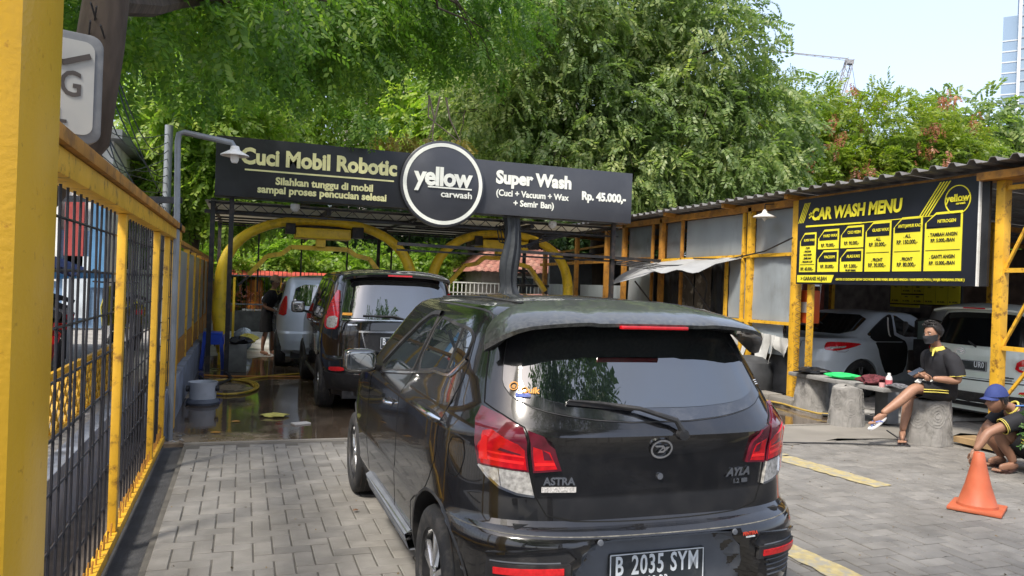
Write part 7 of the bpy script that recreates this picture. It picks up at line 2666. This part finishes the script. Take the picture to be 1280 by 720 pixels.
for i, (x, y, w, z, lb) in enumerate(((-1.2, 25.6, 1.5, 2.2, 'sunlit bush left of the red awning behind the back railing'), (1.0, 26.6, 1.8, 2.6, 'tall sunlit bush behind the red awning'),
                                      (3.8, 26.0, 1.7, 2.4, 'rounded bush between the red awning and the tiled hut'), (6.2, 27.2, 1.5, 2.6, 'bush right beside the left end of the tiled hut'), (13.0, 24.5, 2.0, 2.2, 'bush behind the far end of the open shed'))):
    tree(lb, 'bush', (x, y, 0), [(x, y, 0), (x, y, .8), (x + .1, y, 1.4)], .07, [(x, y, z * .62, w, w * .6, z * .42), (x + .5, y - .3, z * .8, w * .6, w * .5, z * .3)], 1100, T_far, LM_light, 80 + i, (.6, 1.0), .3, shell=.5, twig=False, name='leafy_bush')
# trees behind the viewer that the rear windows mirror
for i, (x, y, z, r_, lb) in enumerate(((.8, -4.5, 8.0, 2.0, 'broad tree behind the viewer mirrored in the rear window of the hatchback'),
                                      (-4.5, -12, 6.0, 3.2, 'second broad tree behind the viewer on the street side'))):
    tree(lb, 'tree', (x, y, 0), [(x, y, 0), (x, y, 2.5), (x + .3, y + .3, z * .7)], .25, [(x + 1.9, y + 2.7, z - .6, r_ * .9, r_ * .8, r_ * .6), (x - .3, y + 2.6, z - .5, 1.7, 1.6, 1.1), (x + .9, y, z, r_, 1.8, 1.6)], 2600, T_weep, LM_far, 60 + i, (.8, 1.2), .4, twig=False)

# bare bent twigs and dry yellow leaves over the emblem
m = MB()
rr = random.Random(3)
for k in range(4):
    x0 = 3.25 + rr.uniform(-.15, .4)
    m.tube([(x0 - .1, 14.0, 5.0), (x0 + rr.uniform(-.2, .2), 14.0, 4.6), (x0 + rr.uniform(-.3, .5), 14.0, 4.2), (x0 + rr.uniform(-.3, .7), 14.0, 3.85)], [.02, .016, .012, .006], 6)
tw = root_of('dry_branch', 'pale bare dry branch with a few yellow leaves hanging above the round emblem', 'branch', (3.1, 14, 3.8))
m.build('twigs', TWIG, tw, smooth=True)
pos = np.array([[1.75 + rr.gauss(0, .30), 12.3 + rr.gauss(0, .12), 4.12 + rr.gauss(0, .12)] for k in range(60)])
leaves('drooping_leaves', LM_near, tw, pos, np.tile(np.array([.1, -.1, -1.]), (60, 1)) + rng.normal(0, .4, (60, 3)), rng.uniform(.7, 1.0, 60), T_small)
pos = np.array([[3.0 + .9 * rr.random() - (.9 if k % 3 == 0 else 0), 13.9 + .3 * rr.random(), 3.75 + .55 * rr.random()] for k in range(150)])
leaves('dry_leaves', leaf_mat('leaf_dry_yellow', (.18, .17, .04), (.34, .27, .06), (.42, .25, .05), .3, 3.), tw, pos, np.tile(np.array([.3, 0, -1.]), (150, 1)) + rng.normal(0, .5, (150, 3)), rng.uniform(.5, .8, 150), T_weep)

# potted shrub at the right edge
ex, ey = camxy(4.66, 6.55)
psb = root_of('small_shrub', 'small leafy shrub cut by the right edge next to the squatting man', 'plant', (ex, ey, 0))
MB().lathe([(0, 0), (.12, 0), (.15, .22), (.14, .22), (.12, .18), (0, .18)], (ex, ey, 0), 18).build('pot', M('clay_pot', (.22, .1, .06), .8), psb, smooth=True)
m = MB()
for k in range(8):
    m.tube([(ex, ey, .15), (ex + rr.uniform(-.1, .1), ey + rr.uniform(-.1, .1), .4), (ex + rr.uniform(-.15, .15), ey + rr.uniform(-.15, .15), .75)], .006, 5)
m.build('stem', BARK, psb)
pos = np.array([[ex + rr.gauss(0, .07), ey + rr.gauss(0, .08), rr.uniform(.30, .74)] for k in range(260)])
leaves('foliage', leaf_mat('leaf_shrub', (.03, .09, .02), (.06, .14, .03), (.10, .18, .03), .3, 4.), psb, pos, pos - np.array([ex, ey, .45]) + rng.normal(0, .05, (260, 3)) + np.array([0, 0, .05]), rng.uniform(.14, .24, 260), T_weep)

# ============================================================ far things
# back railing, red awning, planter, hut
bf = root_of('back_railing', 'dark upright bar railing across the back of the wash lane', 'railing', (1.2, 22.8, 0))
MB().bar((-1.6, 22.8, 1.55), (4.2, 22.8, 1.55), .04).bar((-1.6, 22.8, .75), (4.2, 22.8, .75), .04).build('rail', GREYM, bf)
for i in range(49):
    x = -1.58 + i * .12
    MB().box(x - .008, x + .008, 22.79, 22.81, .55, 1.72).build('bar', BLKM if i % 8 else YEL, bf)
tag(MB().box(-1.6, 4.2, 22.9, 23.3, 0, .55).build('planter_wall', M('planter_grey', (.16, .16, .155), .8, var=.3), bevel=.02), 'low grey planter wall behind the back railing', 'planter wall')
fl = random.Random(8)
pos = np.array([[fl.uniform(-1.5, 4), 23.1 + fl.uniform(-.15, .15), fl.uniform(.55, 1.1)] for k in range(420)])
o = leaves('flower_bed', leaf_mat('flower_mix', (.10, .14, .02), (.45, .12, .05), (.5, .16, .14), .3, 1.5), None, pos, rng.normal(0, 1, (420, 3)) + np.array([0, 0, .6]), rng.uniform(.3, .5, 420), T_weep)
o['kind'] = 'stuff'
ra_ = root_of('red_awning', 'long faded red awning strip behind the back railing', 'awning', (1, 24.5, 0))
MB().grid([[(-.4 + .23 * i, 24.2, 1.55 + .03 * sin(i * 2.)) for i in range(14)], [(-.4 + .23 * i, 25.2, 1.72) for i in range(14)]]).build('cloth', M('faded_red', (.45, .07, .05), .7, var=.25), ra_, solid=.01)
for x in (-.35, 1.1, 2.5):
    MB().box(x - .03, x + .03, 24.25, 24.31, 0, 1.54).build('pole', YEL, ra_)
for i, (x, c, lb) in enumerate(((-.9, (.03, .12, .45), 'blue drum under the red awning at the back'), (.35, (.62, .2, .03), 'orange drum under the red awning at the back'), (2.2, (.5, .5, .48), 'white drum under the red awning at the back'))):
    tag(MB().lathe([(0, 0), (.22, 0), (.24, .05), (.23, .3), (.24, .35), (.23, .6), (.24, .65), (.23, .88), (0, .9)], (x, 24.8, .55), 20).build('drum', M('drum_%d' % i, c, .5, var=.2), smooth=True), lb, 'drum')
    tag(MB().box(x - .35, x + .35, 24.5, 25.1, 0, .55).build('low_table', PANELD, bevel=.02), ('left', 'middle', 'right')[i] + 'most of the low grey tables under the red awning', 'table')
wr = root_of('white_railing', 'pale white bar railing between the black people carrier and the tiled hut', 'railing', (7, 21, 0))
MB().bar((4.4, 20.6, 1.58), (9.6, 20.6, 1.58), .035).bar((4.4, 20.6, .35), (9.6, 20.6, .35), .035).bar((4.4, 20.6, 1.30), (9.6, 20.6, 1.30), .02).build('rail', WHITE, wr)
for i in range(44):
    x = 4.42 + i * .12
    MB().box(x - .011, x + .011, 20.59, 20.61, .36, 1.57).build('bar', WHITE, wr)
ht = root_of('tiled_hut', 'small hut with a red clay tile roof behind the wash bays', 'hut', (9.0, 25, 0))
MB().box(7.4, 11.2, 24.2, 27.5, 0, 2.1).build('wall', M('hut_wall', (.35, .30, .26), .85, var=.2), ht)
w_ = MB().box(8.3, 9.2, 24.15, 24.25, 1.0, 1.8).build('window', GLASSC, ht)
MB().box(8.22, 9.28, 24.12, 24.149, .92, .99).box(8.22, 9.28, 24.12, 24.149, 1.81, 1.88).build('frame', WHITE, w_)
TILE = [M('clay_tile_a', (.30, .13, .10), .8, var=.3, scale=4), M('clay_tile_b', (.25, .105, .08), .8, var=.3, scale=4), M('clay_tile_c', (.34, .17, .13), .8, var=.3, scale=4)]
MB().add([(6.9, 23.7, 1.96), (11.7, 23.7, 1.96), (10.6, 25.8, 2.98), (8.3, 25.8, 2.98), (6.9, 28, 1.96), (11.7, 28, 1.96)], [(0, 1, 2, 3), (0, 3, 4), (1, 5, 2), (3, 2, 5, 4)]).build('roof', TILE[1], ht)
tm = [bpy.data.meshes.new('roof_tile') for _ in range(3)]
for k, me in enumerate(tm):
    me.from_pydata([(0, 0, 0), (.11, 0, .03), (.22, 0, 0), (0, .26, .0), (.11, .26, .03), (.22, .26, 0), (0, 0, -.015), (.22, 0, -.015)], [], [(0, 1, 4, 3), (1, 2, 5, 4), (6, 0, 1), (6, 1, 7), (7, 1, 2)])
    me.materials.append(TILE[k])
nt = 0
dirv = Vector((0, 2.1, 1.02)).normalized()
for j in range(9):
    t = j / 9
    x0, x1 = 6.9 + 1.4 * t, 11.7 - 1.1 * t
    n = int((x1 - x0) / .225)
    for i in range(n):
        o = bpy.data.objects.new('roof_tile', tm[rr.randint(0, 2)])
        COL.objects.link(o)
        o.parent = ht
        p = Vector((x0 + i * .225, 23.66, 1.975)) + dirv * (j * .25)
        o.location = p - ht.location
        o.rotation_euler = (atan2(1.02, 2.1) + .03, rr.uniform(-.03, .03), 0)
        nt += 1
tag(MB().box(-12, 26, 38, 38.3, 0, 3.2).build('boundary_wall', M('far_wall', (.30, .28, .25), .9, var=.25, dirt=(.15, .14, .12), damt=.5)), 'long beige boundary wall closing off the back of the lot', 'wall')
# back building glimpsed between crowns
bb = root_of('pink_building', 'pale pinkish building glimpsed between the tree crowns', 'building', (13, 48, 0))
MB().box(6, 22, 46, 56, 0, 13.5).build('wall', M('pinkish_wall', (.5, .42, .38), .9, var=.1), bb)
for i in range(6):
    for j in range(4):
        MB().box(7 + i * 2.5, 8.4 + i * 2.5, 45.9, 46.02, 2 + j * 3, 3.6 + j * 3).build('window', GLASSC, bb)

# glass tower: floors and fins
tx_, ty_ = camxy(139.5, 220)
tw_ = root_of('glass_tower', 'tall pale blue glass tower block at the right edge of the sky', 'tower', (tx_, ty_, 0), -YAW - radians(32))
TG = M('tower_glass', (.22, .30, .38), .6, var=.1, scale=.05)
TF = M('tower_fin', (.55, .58, .60), .5, var=.08, scale=.1)
MB().box(-1.6, 2.2, -6, 12, 0, 82).build('low_wing', M('tower_side', (.22, .31, .42), .6, var=.1, scale=.05), tw_, world=False)
MB().box(2.0, 30, -8, 16, 0, 130).build('main_block', TG, tw_, world=False)
for k in range(13):
    MB().box(1.98 + k * 2.1, 2.75 + k * 2.1, -8.35, -8.001, 0, 130.5).build('fin', TF, tw_, world=False)
m = MB()
for k in range(42):
    m.box(1.9, 30, -8.2, -8.01, 3 * k, 3 * k + .5)
m.build('floor_band', M('floor_band_grey', (.30, .35, .40), .5), tw_, world=False)
m = MB()
for k in range(26):
    m.box(-1.7, 1.97, -6.1, -6.001, 3 * k, 3 * k + .35)
m.build('wing_band', TF, tw_, world=False)

# crane
cx_, cy_ = camxy(62.9, 150)
cr_ = root_of('luffing_crane', 'white lattice building crane leaning over the tree tops', 'crane', (cx_, cy_, 0), -YAW)
CW = M('crane_white', (.30, .30, .30), .5, var=.1, scale=.3)


def lattice_bar(m, p, q, w, n):
    p, q = Vector(p), Vector(q)
    d = (q - p).normalized()
    s_ = d.cross(Vector((0, 1, 0))).normalized() * w / 2
    t_ = Vector((0, 1, 0)) * w / 2
    cs = [s_ + t_, s_ - t_, -s_ - t_, -s_ + t_]
    for c in cs:
        m.bar(p + c, q + c, .16)
    for i in range(n):
        a, b = p.lerp(q, i / n), p.lerp(q, (i + 1) / n)
        for k in range(4):
            m.bar(a + cs[k], b + cs[(k + 1) % 4], .09)


m = MB()
lattice_bar(m, (0, 0, 0), (-.3, 0, 36), 1.3, 22)
m.build('mast', CW, cr_, world=False)
m = MB()
lattice_bar(m, (-1.6, 0, 36.0), (1.3, 0, 48.2), 1.2, 10)
m.build('tower_head', CW, cr_, world=False)
m = MB()
m.bar((1.0, 0, 48.3), (-13.8, 0, 49.3), .18).bar((1.0, 0, 47.9), (-13.8, 0, 49.2), .08)
for k in range(9):
    m.bar((1.0 - 1.6 * k, 0, 48.0 + .13 * k), (.2 - 1.6 * k, 0, 48.45 + .1 * k), .07)
m.build('jib', CW, cr_, world=False)
MB().box(.6, 1.9, -.6, .6, 47.2, 48.0).build('cab', CW, cr_, world=False)
MB().bar((1.2, 0, 48.2), (-4.2, 0, 40.0), .06).bar((1.5, 0, 48.2), (4.0, 0, 36), .06).build('stay_cable', BPLAS, cr_, world=False)

ub = root_of('utility_pole', 'grey utility pole with a tangle of black cables behind the lamp post', 'pole', (-1.35, 15.2, .36))
MB().tube([(-1.35, 15.2, .3), (-1.35, 15.2, 4.2)], .07, 12).build('pole', GREYM, ub, smooth=True)
MB().bar((-2.8, 13.6, 2.62), (-.9, 12.2, 2.60), .09).build('arm', BLKM, ub)
m = MB()
for k in range(26):
    a = rr.uniform(0, 6)
    z = rr.uniform(1.7, 3.0)
    m.tube([(-1.35 + .12 * cos(a), 15.2 + .12 * sin(a), z), (-1.35 + .28 * cos(a + 1), 15.2 + .3 * sin(a + 1), z - .3), (-1.35 + .2 * cos(a + 2), 15.2 + .2 * sin(a + 2), z - .7), (-1.3 + .1 * cos(a + 3), 15.2, z - .2)], .014, 5)
m.build('cable_tangle', BPLAS, ub, smooth=True)
for k in range(12):
    a = Vector((-1.15 + .1 * rr.random(), 6.4, 2.5 + 1.0 * rr.random()))
    b = Vector((-1.35, 15.2, 2.4 + .15 * k))
    pts = []
    for i in range(9):
        t = i / 8
        p = a.lerp(b, t)
        p.z -= (.2 + .05 * k) * 2.4 * t * (1 - t)
        p.x -= .5 * sin(pi * t) * (k % 3) * .5
        pts.append(p)
    MB().tube(pts, .007, 5).build('wire', BPLAS, ub)

# small leaf litter scattered over the paving
pos = np.array([[rr.uniform(-.4, 6.5), rr.uniform(2.0, 7.3), .006] for k in range(260)])
o = leaves('leaf_litter', leaf_mat('leaf_litter_brown', (.06, .04, .02), (.14, .09, .03), (.25, .17, .05), .1, 3.), None, pos, rng.normal(0, 1, (260, 3)) * np.array([1, 1, .05]), rng.uniform(.12, .3, 260), [spray_template(1, .05, .03, .10, 0., rt, False)], roll=.05)
o['kind'] = 'stuff'
